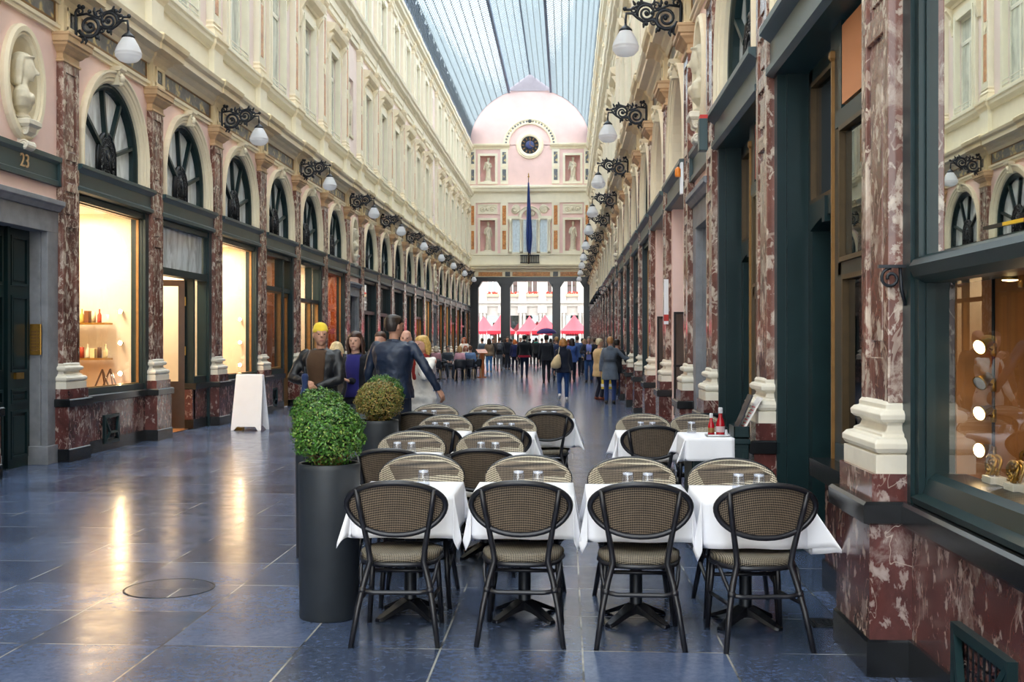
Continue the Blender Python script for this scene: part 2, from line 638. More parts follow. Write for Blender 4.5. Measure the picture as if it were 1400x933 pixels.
def arch_pts(r, zs, n=20, z0=None):
    p = [] if z0 is None else [(-r, z0)]
    p += [(-r * math.cos(PI * k / n), zs + r * math.sin(PI * k / n)) for k in range(n + 1)]
    return p if z0 is None else p + [(r, z0)]


def arch_wall(mb, xc, w, z0, z1, r, zs, depth, y=0.0, reveal_slot=1):
    """front face with a round arched hole, and the hole's reveal"""
    pts = arch_pts(r, zs, 20)
    for s in (-1, 1):
        a, b = sorted((s * r, s * w / 2))
        mb.quad((xc + a, y, z0), (xc + b, y, z0), (xc + b, y, z1), (xc + a, y, z1))
    for (xa, za), (xb, zb) in zip(pts, pts[1:]):
        mb.quad((xc + xa, y, za), (xc + xb, y, zb), (xc + xb, y, z1), (xc + xa, y, z1))
    keep, mb.cur = mb.cur, reveal_slot
    full = arch_pts(r, zs, 20, z0)
    for (xa, za), (xb, zb) in zip(full, full[1:]):
        mb.quad((xc + xa, y, za), (xc + xb, y, zb), (xc + xb, y + depth, zb), (xc + xa, y + depth, za))
    mb.cur = keep


def oval_wall(mb, xc, w, z0, z1, rx, rz, zc, y=0.0):
    n = 24
    for s in (-1, 1):
        a, b = sorted((s * rx, s * w / 2))
        mb.quad((xc + a, y, z0), (xc + b, y, z0), (xc + b, y, z1), (xc + a, y, z1))
    P = [(-rx * math.cos(PI * k / n), rz * math.sin(PI * k / n)) for k in range(n + 1)]
    for (xa, za), (xb, zb) in zip(P, P[1:]):
        mb.quad((xc + xa, y, zc + za), (xc + xb, y, zc + zb), (xc + xb, y, z1), (xc + xa, y, z1))
        mb.quad((xc + xa, y, z0), (xc + xb, y, z0), (xc + xb, y, zc - zb), (xc + xa, y, zc - za))
    m = 6
    mb.cur, keep = 1, mb.cur
    rs = []
    for i in range(m + 1):
        a = PI / 2 * i / m * 0.97
        rs.append([(xc + rx * math.cos(a) * math.cos(2 * PI * k / 32), y + 0.24 * math.sin(a), zc + rz * math.cos(a) * math.sin(2 * PI * k / 32)) for k in range(32)])
    mb.rings(rs, (False, True), True)
    mb.cur = keep


def hole_wall(mb, xc, w, z0, z1, hw, h0, h1, y, depth):
    for a, b in ((-w / 2, -hw), (hw, w / 2)):
        mb.quad((xc + a, y, z0), (xc + b, y, z0), (xc + b, y, z1), (xc + a, y, z1))
    mb.quad((xc - hw, y, z0), (xc + hw, y, z0), (xc + hw, y, h0), (xc - hw, y, h0))
    mb.quad((xc - hw, y, h1), (xc + hw, y, h1), (xc + hw, y, z1), (xc - hw, y, z1))
    c = [(-hw, h0), (hw, h0), (hw, h1), (-hw, h1)]
    for (xa, za), (xb, zb) in zip(c, c[1:] + c[:1]):
        mb.quad((xc + xa, y, za), (xc + xb, y, zb), (xc + xb, y + depth, zb), (xc + xa, y + depth, za))


def build_wall(side):
    mb = MB()                     # slots: 0 pink, 1 cream, 2 ivory, 3 frieze, 4 gilt, 5 pale pink
    x0, x1 = sorted((wx(side, PY[0] - 0.3), wx(side, END_Y)))
    for i in range(NB):
        ya, yb = PY[i], PY[i + 1]
        xc, w = wx(side, (ya + yb) / 2), yb - ya
        mb.cur = 0
        if i in NICHE:
            oval_wall(mb, xc, w, 3.5, ZARCH, 0.36, 0.56, 4.8)
        elif (side, i) in PASSAGE:
            arch_wall(mb, xc, w, ZB1 - 0.12, ZARCH, 1.12, ZS, 0.55)
        else:
            arch_wall(mb, xc, w, ZB1, ZARCH, RA - 0.03, ZS, 0.2)
        mb.cur = 5
        if i in NICHE:
            hole_wall(mb, xc, w, ZSILL1, ZE0, 0.42, 8.0, 9.9, 0.08, 0.3)
            mb.box(xc - 0.42, xc + 0.42, 0.36, 0.4, 8.0, 9.9)
            hole_wall(mb, xc, w, ZE1, ZT0, 0.36, 12.5, 14.0, 0.08, 0.2)
            mb.box(xc - 0.36, xc + 0.36, 0.26, 0.3, 12.5, 14.0)
        else:
            hole_wall(mb, xc, w, ZSILL1, ZE0, 0.62, 7.46, 9.95, 0.08, 0.28)
            hole_wall(mb, xc, w, ZE1, ZT0, 0.56, 12.2, 14.1, 0.08, 0.25)
        # frieze panel with a thin gilt border between the piers
        mb.cur = 3
        mb.box(xc - w / 2 + 0.42, xc + w / 2 - 0.42, -0.045, 0.02, ZF0 + 0.02, ZF1 - 0.01)
        mb.cur = 4
        for za, zb in ((ZF0 - 0.01, ZF0 + 0.02), (ZF1 - 0.01, ZF1 + 0.015)):
            mb.box(xc - w / 2 + 0.39, xc + w / 2 - 0.39, -0.06, 0.0, za, zb)
        for s in (-1, 1):
            mb.box(xc + s * (w / 2 - 0.405) - 0.015, xc + s * (w / 2 - 0.405) + 0.015, -0.06, 0.0, ZF0, ZF1)
    L = lambda prof: mb.mould(x0, x1, prof)
    mb.cur = 1
    L([(0.1, ZARCH), (-0.045, ZARCH), (-0.045, 5.71), (-0.07, 5.72), (-0.07, 5.77), (-0.03, ZF0), (-0.03, ZF1 + 0.01), (0.1, ZF1 + 0.01)])
    L([(0.1, 6.05), (-0.07, 6.05), (-0.1, 6.12), (-0.16, 6.16), (-0.18, 6.21), (-0.32, 6.23), (-0.32, 6.33), (-0.37, 6.37), (-0.39, ZC1), (0.1, 6.49)])
    mb.cur = 2
    L([(0.3, 6.4), (0.02, 6.4), (0.02, ZSILL0), (0.3, ZSILL0)])
    L([(0.3, ZSILL0), (-0.02, ZSILL0), (-0.04, 7.17), (-0.1, 7.22), (-0.11, 7.3), (-0.14, 7.32), (-0.14, ZSILL1), (0.3, ZSILL1 + 0.02)])
    L([(0.3, ZE0), (0.0, ZE0), (0.0, 11.2), (-0.04, 11.22), (-0.04, 11.44), (-0.08, 11.48), (-0.1, 11.56), (-0.22, 11.6), (-0.24, 11.7), (-0.3, 11.75), (-0.32, 11.86), (0.3, ZE1 + 0.05)])
    L([(0.3, ZT0), (-0.01, ZT0), (-0.03, 14.6), (-0.07, 14.63), (-0.08, 14.74), (-0.22, 14.78), (-0.24, 14.88), (-0.3, 14.92), (-0.32, ZT1), (0.3, ZV)])
    mb.cur = 0
    L([(0.62, 0.0), (0.6, 0.0), (0.6, ZV), (0.62, ZV)])             # the masonry behind everything, the shop rooms open through it
    loc, rot = place(side, 0)
    o = obj('wall_' + side, mb, ['pink', 'cream', 'ivory', 'frieze', 'goldp', 'blush'], None, loc, (0, 0, rot), None, False)
    tag(o, 'pink and cream stucco front with friezes and cornices along the %s of the arcade' % side, 'wall', None, 'structure')
    return o


# masonry plane is pierced by shop rooms, so only keep it above the beams
def build_wall_fixed(side):
    o = build_wall(side)
    me = o.data
    import bmesh
    b = bmesh.new()
    b.from_mesh(me)
    for v in b.verts:
        if abs(v.co.z) < 1e-6 and v.co.y > 0.55:
            v.co.z = 5.6
    b.to_mesh(me)
    b.free()
    return o


wall_left = build_wall_fixed('left')
wall_right = build_wall_fixed('right')


# ---- piers: one thing each, ground floor
def make_pilaster(key):
    t = root('pilaster', '', 'pilaster', kind='structure')
    obj('plinth', MB().wrap([(0.0, 0), (0.0, 0.165), (-0.012, 0.178)], 0.335, 0.215), 'black', t)
    obj('pedestal', MB().box(-0.325, 0.325, -0.2, 0.14, 0.17, 0.73), 'red', t)
    obj('sill_band', MB().wrap([(-0.01, 0.72), (0.03, 0.735), (0.03, 0.82), (0.015, 0.835)], 0.325, 0.205), 'black', t)
    obj('pedestal_block', MB().box(-0.315, 0.315, -0.185, 0.14, 0.83, 0.965), 'red', t)
    b = MB().wrap([(0.055, 0.96), (0.055, 1.055), (0.03, 1.057), (0.05, 1.066), (0.062, 1.085), (0.062, 1.11), (0.045, 1.13), (0.015, 1.138), (0.015, 1.15), (-0.012, 1.165), (-0.02, 1.19),
                   (-0.008, 1.205), (0.012, 1.207), (0.026, 1.222), (0.028, 1.245), (0.014, 1.262), (-0.008, 1.268), (-0.008, 1.29), (-0.022, 1.31)], 0.255, 0.11)
    obj('pilaster_base', b, 'base', t, bevel=0.004)
    s = MB().box(-0.235, 0.235, -0.068, 0.14, 1.305, 5.31)
    for xa, xb in ((-0.245, -0.155), (0.155, 0.245)):
        s.box(xa, xb, -0.09, 0.12, 1.3, 5.315)
    for za, zb in ((1.306, 1.52), (3.12, 3.24), (3.6, 3.72), (4.02, 4.14), (5.18, 5.309)):
        s.box(-0.156, 0.156, -0.088, 0, za, zb)
    for za, zb in ((1.6, 3.04), (3.3, 3.54), (3.78, 3.96), (4.22, 5.1)):
        s.box(-0.1, 0.1, -0.08, 0, za, zb)
    obj('shaft', s, 'redshaft', t, bevel=0.006)
    obj('capital', MB().wrap([(0.0, 5.3), (0.02, 5.31), (0.02, 5.335), (0.0, 5.35), (0.0, 5.42), (0.03, 5.44), (0.06, 5.48), (0.1, 5.51), (0.1, 5.54), (0.13, 5.55), (0.13, 5.62), (0.145, 5.635), (0.145, 5.665)], 0.245, 0.09), 'capital', t)
    fb = MB().box(-0.27, 0.27, -0.11, 0.1, ZARCH, 6.08)
    for xa, xb in ((-0.17, -0.12), (0.12, 0.17)):
        fb.box(xa, xb, -0.13, 0, 5.74, 6.03)
    for za, zb in ((5.72, 5.78), (5.99, 6.04)):
        fb.box(-0.17, 0.17, -0.131, 0, za, zb)
    f = obj('frieze_block', fb, 'creamlow', t)
    obj('frieze_panel', MB().box(-0.12, 0.12, -0.116, -0.09, 5.78, 5.99), 'blackmarble', f)
    obj('cornice_block', MB().wrap([(0.0, 6.05), (0.03, 6.12), (0.09, 6.16), (0.11, 6.21), (0.24, 6.23), (0.24, 6.33), (0.29, 6.37), (0.31, 6.45), (0.24, 6.5)], 0.28, 0.11), 'creamlow', t)
    return t


def make_upper_pilaster(key):
    t = root('upper_pilaster', '', 'pilaster', kind='structure')
    obj('pedestal', MB().box(-0.27, 0.27, -0.09, 0.2, 6.4, ZSILL0 + 0.02), 'ivory', t)
    obj('sill_block', MB().wrap([(0.0, ZSILL0), (0.02, 7.17), (0.06, 7.22), (0.07, 7.3), (0.1, 7.32), (0.1, 7.37)], 0.27, 0.09, 0.2), 'cream', t)
    obj('pilaster_base', MB().wrap([(0.04, 7.37), (0.04, 7.5), (0.02, 7.52), (0.04, 7.56), (0.0, 7.62), (0.02, 7.66), (0.0, 7.7)], 0.22, 0.05, 0.2), 'cream', t)
    s = MB().box(-0.21, 0.21, -0.035, 0.2, 7.69, 10.68)
    for xa, xb in ((-0.22, -0.13), (0.13, 0.22)):
        s.box(xa, xb, -0.06, 0.1, 7.685, 10.685)
    s.box(-0.13, 0.13, -0.059, 0.1, 7.692, 7.82)
    s.box(-0.13, 0.13, -0.059, 0.1, 10.56, 10.678)
    obj('shaft', s, 'ivory', t)
    obj('marble_inlay', MB().box(-0.11, 0.11, -0.05, 0, 7.86, 9.0), 'orange', t, label='lower inlay panel')
    obj('marble_inlay', MB().box(-0.11, 0.11, -0.05, 0, 9.3, 10.5), 'orange', t, label='upper inlay panel')
    d = MB().add([(0, -0.075, 9.0), (0.1, -0.055, 9.15), (0, -0.075, 9.3), (-0.1, -0.055, 9.15), (0, -0.02, 9.15)], [(0, 1, 2, 3), (0, 4, 1), (1, 4, 2), (2, 4, 3), (3, 4, 0)])
    obj('lozenge', d, 'cream', t)
    obj('capital', MB().wrap([(0.0, 10.66), (0.02, 10.7), (0.0, 10.74), (0.01, 10.88), (0.06, 10.94), (0.05, 10.96), (0.08, 11.0), (0.08, 11.07)], 0.215, 0.05, 0.2), 'cream', t)
    obj('entablature_block', MB().wrap([(0.0, 11.05), (0.0, 11.44), (0.05, 11.48), (0.07, 11.56), (0.18, 11.6), (0.2, 11.7), (0.25, 11.75), (0.27, 11.87), (0.2, 11.95)], 0.24, 0.06, 0.2), 'ivory', t)
    s2 = MB().box(-0.2, 0.2, -0.03, 0.2, 11.9, 14.25)
    for xa, xb in ((-0.21, -0.13), (0.13, 0.21)):
        s2.box(xa, xb, -0.05, 0.1, 12.12, 14.26)
    s2.wrap([(0.05, 11.9), (0.05, 12.08), (0.0, 12.16)], 0.213, 0.03, 0.2)
    obj('attic_shaft', s2, 'ivory', t)
    obj('attic_capital', MB().wrap([(0.0, 14.2), (0.02, 14.24), (0.0, 14.28), (0.0, 14.38), (0.06, 14.43), (0.06, 14.52)], 0.215, 0.04, 0.2), 'cream', t)
    obj('cornice_block', MB().wrap([(0.0, 14.5), (0.02, 14.6), (0.05, 14.63), (0.06, 14.74), (0.18, 14.78), (0.2, 14.88), (0.26, 14.92), (0.28, 15.07), (0.15, 15.14)], 0.24, 0.05, 0.2), 'cream', t)
    return t


P_pil, P_up = Proto(make_pilaster), Proto(make_upper_pilaster)
WALLWORD = {'left': 'left arcade wall', 'right': 'right arcade wall'}
for side in ('left', 'right'):
    for i, y in enumerate(PY):
        if side == 'left' and i < 3:
            pass
        loc, rz = place(side, min(y, END_Y - 0.36))
        nth = ORD[i - 3] if side == 'left' and i >= 3 else ORD[i - 1] if side == 'right' and i >= 1 else 'the %s one before the house door' % ORD[2 - i] if side == 'left' else 'the one before the jewellery window'
        P_pil('p', loc, rz, 'red marble pilaster on cream base, %s along the %s' % (nth, WALLWORD[side]))
        if i >= 3 or side == 'right':
            P_up('u', loc, rz, 'upper storey ivory pilaster with orange marble inlay, above %s pilaster of %s' % (nth, WALLWORD[side]))


# ---- upper windows
def make_window1(key):
    t = root('window_1', '', 'window', kind='structure')
    s = MB()
    for sg in (-1, 1):
        a, b = sorted((sg * 0.61, sg * 0.79))
        s.box(a, b, 0.0, 0.12, 7.38, 10.12)
        a, b = sorted((sg * 0.6, sg * 0.66))
        s.box(a, b, -0.03, 0.02, 7.39, 10.04)
    s.box(-0.785, 0.785, 0.004, 0.12, 9.94, 10.16)
    obj('surround', s, 'ivory', t)
    h = MB().mould(-0.96, 0.96, [(0.12, 10.3), (-0.02, 10.3), (-0.05, 10.36), (-0.12, 10.4), (-0.18, 10.44), (-0.21, 10.52), (-0.23, 10.6), (0.12, 10.66)])
    h.box(-0.84, 0.84, 0.02, 0.12, 10.15, 10.3)
    obj('hood', h, 'cream', t)
    for sg in (-1, 1):
        c = MB()
        prof = [(0.1, 9.6), (0.02, 9.62), (0.0, 9.72), (-0.05, 9.9), (-0.03, 10.05), (-0.09, 10.18), (-0.16, 10.28), (-0.16, 10.32), (0.1, 10.32)]
        c.mould(sg * 0.9 - 0.07, sg * 0.9 + 0.07, prof)
        obj('console', c, 'cream', t)
    obj('window_sill', MB().box(-0.74, 0.74, -0.06, 0.2, 7.36, 7.46), 'ivory', t)
    f = MB()
    for xa, xb, za, zb in ((-0.62, -0.55, 7.45, 9.96), (0.55, 0.62, 7.45, 9.96), (-0.04, 0.04, 7.44, 9.3), (-0.61, 0.61, 7.45, 7.55), (-0.61, 0.61, 9.25, 9.35), (-0.61, 0.61, 9.87, 9.95)):
        f.box(xa, xb, 0.15, 0.2, za, zb)
    fr = obj('sash', f, 'sash', t)
    obj('pane', MB().box(-0.615, 0.615, 0.17, 0.19, 7.46, 9.945), 'palepane', fr)
    rl = MB().tube([(-0.62, -0.02, 7.64), (0.62, -0.02, 7.64)], 0.015, 6).tube([(-0.62, -0.02, 7.54), (0.62, -0.02, 7.54)], 0.012, 6)
    obj('rail', rl, 'sash', t)
    return t


def make_window2(key):
    t = root('window_2', '', 'window', kind='structure')
    s = MB()
    for sg in (-1, 1):
        a, b = sorted((sg * 0.55, sg * 0.75))
        s.box(a, b, 0.0, 0.12, 12.05, 14.2)
        a, b = sorted((sg * 0.72, sg * 0.84))
        s.box(a, b, -0.003, 0.12, 13.85, 14.25)
    s.box(-0.845, 0.845, -0.006, 0.12, 14.09, 14.3)
    s.box(-0.12, 0.12, -0.04, 0.1, 14.05, 14.45)
    obj('surround', s, 'ivory', t)
    obj('window_sill', MB().box(-0.7, 0.7, -0.06, 0.2, 12.08, 12.2), 'ivory', t)
    f = MB()
    for xa, xb, za, zb in ((-0.56, -0.49, 12.19, 14.12), (0.49, 0.56, 12.19, 14.12), (-0.035, 0.035, 12.18, 14.1), (-0.55, 0.55, 12.19, 12.28), (-0.55, 0.55, 13.4, 13.48), (-0.55, 0.55, 14.03, 14.11)):
        f.box(xa, xb, 0.14, 0.19, za, zb)
    fr = obj('sash', f, 'sash', t)
    obj('pane', MB().box(-0.555, 0.555, 0.16, 0.18, 12.2, 14.1), 'palepane', fr)
    return t


P_w1, P_w2 = Proto(make_window1), Proto(make_window2)


# ---- ground floor arches and fanlights
def make_arch(key):
    t = root('trim_1', '', 'arch moulding', kind='structure')
    r0, r1 = (1.03, 1.22) if key == 'arch' else (1.03, 1.22)
    prof = [(r0, 0.12), (r0, -0.02), (r0 + 0.04, -0.05), (r0 + 0.08, -0.05), (r0 + 0.09, -0.07), (r1 - 0.05, -0.075), (r1 - 0.03, -0.1), (r1, -0.1), (r1, 0.05)]
    path = [(180, -0.4)] + [(180 - 180 * k / 24, 0) for k in range(25)] + [(0, -0.4)]
    rs = []
    for a, dz in path:
        rs.append([(math.cos(R(a)) * r, y, ZS + math.sin(R(a)) * r + dz) for r, y in prof])
    rs[0] = [(-r, y, ZB1) for r, y in prof]
    rs[-1] = [(r, y, ZB1) for r, y in prof]
    obj('archivolt', MB().rings(rs, (True, True), False), 'cream', t)
    k = MB().prism([(-0.06, 5.4), (0.06, 5.4), (0.085, 5.67), (-0.085, 5.67)], -0.12, 0.05)
    k.mould(-0.11, 0.11, [(0.05, 5.6), (-0.14, 5.6), (-0.17, 5.63), (-0.17, 5.67), (0.05, 5.67)])
    k.ball((0, -0.13, 5.5), 0.06, 0.05, 0.07, 8, 6)
    k.ball((0, -0.12, 5.42), 0.04, 0.04, 0.04, 8, 6)
    for sg in (-1, 1):
        k.tube([(sg * 0.06 + sg * 0.035 * math.cos(a), -0.13, 5.56 + 0.035 * math.sin(a)) for a in [2 * PI * q / 10 for q in range(10)]], 0.014, 6, closed=True)
    obj('keystone', k, 'cream', t)
    return t


def spiral(cx, cz, r0, turns, a0, n=22, dirn=1, shrink=0.85):
    out = []
    for k in range(n + 1):
        u = k / n
        a = a0 + dirn * 2 * PI * turns * u
        r = r0 * (1 - shrink * u)
        out.append((cx + r * math.cos(a), cz + r * math.sin(a)))
    return out


def make_fanlight(key):
    t = root('window_3', '', 'window', kind='structure')
    r0, r1 = 0.93, 1.06
    prof = [(r0, 0.2), (r0, 0.06), (r0 + 0.05, 0.03), (r1, 0.02), (r1, 0.2)]
    rs = [[(-r, y, ZB1) for r, y in prof]]
    for k in range(25):
        a = PI - PI * k / 24
        rs.append([(math.cos(a) * r, y, ZS + math.sin(a) * r) for r, y in prof])
    rs.append([(r, y, ZB1) for r, y in prof])
    f = MB().rings(rs, (True, True), False)
    f.box(-1.0, 1.0, 0.03, 0.2, ZB1 - 0.02, ZB1 + 0.06)
    frame = obj('frame', f, 'green', t)
    zc = ZB1 + 0.3
    for a in (18, 62, 100, 146):
        p = (0.3 * math.cos(R(a)), 0.11, zc + 0.3 * math.sin(R(a)))
        d = Vector((math.cos(R(a)), 0, math.sin(R(a))))
        L = 0.2
        while True:                                        # run the bar out to the frame
            q = Vector(p) + d * L
            if (q.z > ZS and math.hypot(q.x, q.z - ZS) > 0.95) or abs(q.x) > 0.95 or L > 2:
                break
            L += 0.02
        obj('glazing_bar', MB().bar(p, q, 0.055, 0.1), 'green', t)
    m = MB()
    U = lambda rx, top, y: [(-rx, y, ZB1 + 0.04)] + [(-rx * math.cos(PI * k / 18), y, zc + (top) * math.sin(PI * k / 18)) for k in range(19)] + [(rx, y, ZB1 + 0.04)]
    m.tube(U(0.30, 0.36, 0.1), 0.035, 8)
    m.tube(U(0.25, 0.31, 0.08), 0.012, 6)
    m.tube(U(0.15, 0.19, 0.08), 0.012, 6)
    for k in range(11):
        a = PI * k / 10
        cx, cz = 0.2 * math.cos(a), zc + 0.25 * math.sin(a)
        m.tube([(cx + 0.035 * math.cos(b), 0.08, cz + 0.035 * math.sin(b)) for b in [2 * PI * q / 8 for q in range(8)]], 0.01, 5, closed=True)
        m.ball((cx, 0.08, cz), 0.014, n=6, m=4)
    for sg in (-1, 1):
        for q in range(2):
            m.tube([(x, 0.08, z) for x, z in spiral(sg * 0.2, ZB1 + 0.1 + 0.11 * q, 0.045, 1.4, 0, 14, sg)], 0.01, 5)
        for q in range(-3, 4):
            xa, za = q * 0.05 - 0.1, ZB1 + 0.06
            m.tube([(max(-.14, min(.14, sg * xa)), 0.085, za), (max(-.14, min(.14, sg * (xa + 0.22))), 0.085, za + 0.36)], 0.006, 4)
    m.ball((0, 0.075, zc + 0.02), 0.05, 0.02, 0.05, 10, 6)
    obj('medallion', m, 'iron', t)
    obj('pane', MB().add([(x, 0.13, z) for x, z in arch_pts(0.98, ZS, 24, ZB1)], [tuple(range(27))]), 'fanglass', frame)
    return t


P_arch, P_fan = Proto(make_arch), Proto(make_fanlight)
# ---------------------------------------------------------------- shopfronts, doors and niches
HW = 1.38


def beam_part(t, hw=HW, z0=ZB0, z1=ZB1):
    b = MB().mould(-hw, hw, [(0.3, z0), (-0.05, z0), (-0.1, z0 + 0.02), (-0.1, z0 + 0.07), (-0.065, z0 + 0.1), (-0.065, z1 - 0.11), (-0.09, z1 - 0.09), (-0.13, z1 - 0.06), (-0.15, z1 - 0.05), (-0.15, z1), (0.3, z1 + 0.02)])
    return obj('beam', b, 'greenb', t)


def room_part(t, mat, z0, depth=1.35, hw=1.3, floor='wood', y0=0.14, z1=ZB0):
    m = MB()
    m.quad((-hw, y0 + depth, z0), (hw, y0 + depth, z0), (hw, y0 + depth, z1), (-hw, y0 + depth, z1))
    for s in (-1, 1):
        m.quad((s * hw, y0, z0), (s * hw, y0 + depth, z0), (s * hw, y0 + depth, z1), (s * hw, y0, z1))
    m.quad((-hw, y0, z1), (hw, y0, z1), (hw, y0 + depth, z1), (-hw, y0 + depth, z1))
    m.cur = 1
    m.quad((-hw, y0 - 0.05, z0), (hw, y0 - 0.05, z0), (hw, y0 + depth, z0), (-hw, y0 + depth, z0))
    m.cur = 0
    s = MB()                                     # outer shell so the room is a solid thing from behind
    return obj('shop_room', m, [mat, floor], t, recalc=False)


def riser_part(t, hw=HW, vent=False, band_y=-0.06):
    r = MB()
    r.box(-hw, hw, 0.0, 0.14, 0.17, 0.73)
    obj('stall_riser', r, 'red', t)
    b = MB().box(-hw, hw, -0.02, 0.14, 0, 0.18)
    obj('riser_base', b, 'black', t)
    s = MB().mould(-hw, hw, [(0.14, 0.72), (band_y + 0.01, 0.72), (band_y, 0.735), (band_y, 0.82), (band_y + 0.015, 0.835), (0.14, 0.84)])
    obj('stone_sill', s, 'black', t)


def rect_frame(mb, x0, x1, z0, z1, w, y0, y1):
    mb.box(x0, x0 + w, y0, y1, z0, z1)
    mb.box(x1 - w, x1, y0, y1, z0, z1)
    mb.box(x0 + w, x1 - w, y0, y1, z0, z0 + w)
    mb.box(x0 + w, x1 - w, y0, y1, z1 - w, z1)


def pane_quad(x0, x1, z0, z1, y):
    return MB().quad((x0, y, z0), (x1, y, z0), (x1, y, z1), (x0, y, z1))


def panelled(mb, x0, x1, z0, z1, y, cells):
    """door leaf with moulded panels; cells are (z0, z1) fractions"""
    mb.box(x0, x1, y, y + 0.05, z0, z1)
    for a, b in cells:
        za, zb = z0 + (z1 - z0) * a, z0 + (z1 - z0) * b
        rect_frame(mb, x0 + 0.09, x1 - 0.09, za, zb, 0.035, y - 0.03, y)
        mb.box(x0 + 0.16, x1 - 0.16, y - 0.018, y, za + 0.07, zb - 0.07)


def make_shop(key):
    kind, roomm, gl = key
    t = root('shopfront', '', 'shopfront', kind='structure')
    if kind != 'house':
        beam_part(t)
    j = MB()
    for s in (-1, 1):
        a, b = sorted((s * HW, s * 1.2))
        j.box(a, b, -0.03, 0.15, 0.83 if kind != 'door' else 0.0, ZB0)
        a, b = sorted((s * 1.24, s * 1.19))
        j.box(a, b, 0.02, 0.2, 0.83 if kind != 'door' else 0.0, ZB0)
    if kind == 'window':
        riser_part(t)
        room_part(t, roomm, 0.86)
        j.box(-1.2, 1.2, -0.01, 0.22, 0.83, 0.93)
        j.box(-1.2, 1.2, 0.0, 0.22, ZB0 - 0.1, ZB0)
        fr = obj('frame', j, 'green', t)
        g = MB()
        rect_frame(g, -1.185, 1.185, 0.93, ZB0 - 0.1, 0.014, 0.07, 0.11)
        obj('bead', g, 'goldp', fr)
        obj('pane', pane_quad(-1.16, 1.16, 0.95, ZB0 - 0.12, 0.1), gl, fr)
    elif kind == 'mullion':
        riser_part(t)
        room_part(t, roomm, 0.86)
        j.box(-1.2, 1.2, -0.01, 0.22, 0.83, 0.93)
        j.box(-1.2, 1.2, 0.0, 0.22, ZB0 - 0.1, ZB0)
        j.box(0.28, 0.36, 0.02, 0.2, 0.93, ZB0)
        j.box(-1.2, 1.2, 0.02, 0.2, 2.62, 2.7)
        fr = obj('frame', j, 'green', t)
        g = MB()
        rect_frame(g, -1.18, 0.28, 0.93, 2.62, 0.03, 0.04, 0.12)
        rect_frame(g, 0.36, 1.18, 0.93, 2.62, 0.03, 0.04, 0.12)
        obj('bead', g, 'goldp', fr)
        obj('pane', pane_quad(-1.16, 1.16, 0.95, ZB0 - 0.12, 0.1), gl, fr)
    elif kind == 'shutter':
        room_part(t, roomm, 0.0, 1.0)
        j.box(-1.2, 1.2, 0.0, 0.2, 2.5, 2.62)
        j.box(-0.05, 0.05, 0.02, 0.2, 0, 2.5)
        j.box(-1.2, 1.2, 0.0, 0.2, ZB0 - 0.1, ZB0)
        for s in (-1, 1):
            a, b = sorted((s * 0.05, s * 1.2))
            panelled(j, a, b, 0.0, 2.5, 0.12, [(0.05, 0.38), (0.42, 0.97)])
        obj('frame', j, 'green', t)
        obj('pane', pane_quad(-1.16, 1.16, 2.62, ZB0 - 0.1, 0.12), gl, t)
    elif kind == 'door':
        room_part(t, roomm, 0.01, 2.2)
        j.box(-1.2, 1.2, 0.0, 0.2, 2.72, 2.84)
        j.box(-1.2, 1.2, 0.0, 0.2, ZB0 - 0.1, ZB0)
        j.box(0.47, 0.55, 0.02, 0.2, 0, 2.72)
        j.box(0.55, 1.2, 0.02, 0.2, 0.83, 0.95)
        fr = obj('frame', j, 'green', t)
        obj('pane', pane_quad(-1.16, 1.16, 2.84, ZB0 - 0.1, 0.1), 'fanglass', fr, label='transom pane')
        obj('side_pane', pane_quad(0.55, 1.16, 0.95, 2.72, 0.1), gl, fr)
        r = MB().box(0.4, HW, 0.02, 0.16, 0.17, 0.73)
        obj('stall_riser', r, 'red', t)
        obj('riser_base', MB().box(0.4, HW, 0.0, 0.16, 0, 0.18), 'black', t)
        obj('stone_sill', MB().box(0.4, HW, -0.05, 0.16, 0.72, 0.835), 'black', t)
        d = MB()                                  # glazed leaf, hinged by the post and swung back into the shop
        rect_frame(d, 0, 1.0, 0.0, 2.68, 0.11, 0, 0.05)
        d.box(0.1, 0.9, 0.0, 0.05, 0.1, 0.85)
        rect_frame(d, 0.2, 0.8, 0.25, 0.75, 0.03, -0.02, 0.07)
        dd = obj('door', d, 'darkwood', t, (0.45, 0.18, 0.02), (0, 0, R(112)))
        obj('door_pane', pane_quad(0.11, 0.89, 0.85, 2.57, 0.025), gl, dd)
        h = MB().box(0.0, 0.03, -0.03, 0.0, 0.1, 2.6)
        for z in (0.3, 1.4, 2.3):
            h.box(-0.02, 0.04, -0.04, 0.02, z - 0.08, z + 0.08)
        obj('hinge', h, 'gold', dd)
    elif kind == 'closed':
        room_part(t, roomm, 0.01, 1.6)
        riser = MB().box(-HW, 0.45, 0.0, 0.16, 0.17, 0.73)
        obj('stall_riser', riser, 'red', t)
        obj('riser_base', MB().box(-HW, 0.45, -0.02, 0.16, 0, 0.18), 'black', t)
        obj('stone_sill', MB().box(-HW, 0.45, -0.06, 0.16, 0.72, 0.835), 'black', t)
        j.box(-1.2, 1.2, 0.0, 0.2, ZB0 - 0.1, ZB0)
        j.box(0.4, 0.52, 0.0, 0.2, 0, ZB0)
        j.box(-1.2, 0.4, 0.0, 0.2, 0.83, 0.95)
        j.box(-1.2, 1.2, 0.02, 0.2, 2.76, 2.86)
        fr = obj('frame', j, 'green', t)
        g = MB()
        rect_frame(g, -1.18, 0.4, 0.95, 2.76, 0.04, 0.04, 0.12)
        obj('bead', g, 'goldp', fr)
        obj('pane', pane_quad(-1.16, 0.4, 0.95, ZB0 - 0.1, 0.1), gl, fr)
        d = MB()
        rect_frame(d, 0.53, 1.19, 0.02, 2.75, 0.09, 0.08, 0.14)
        d.box(0.6, 1.12, 0.08, 0.14, 0.1, 0.7)
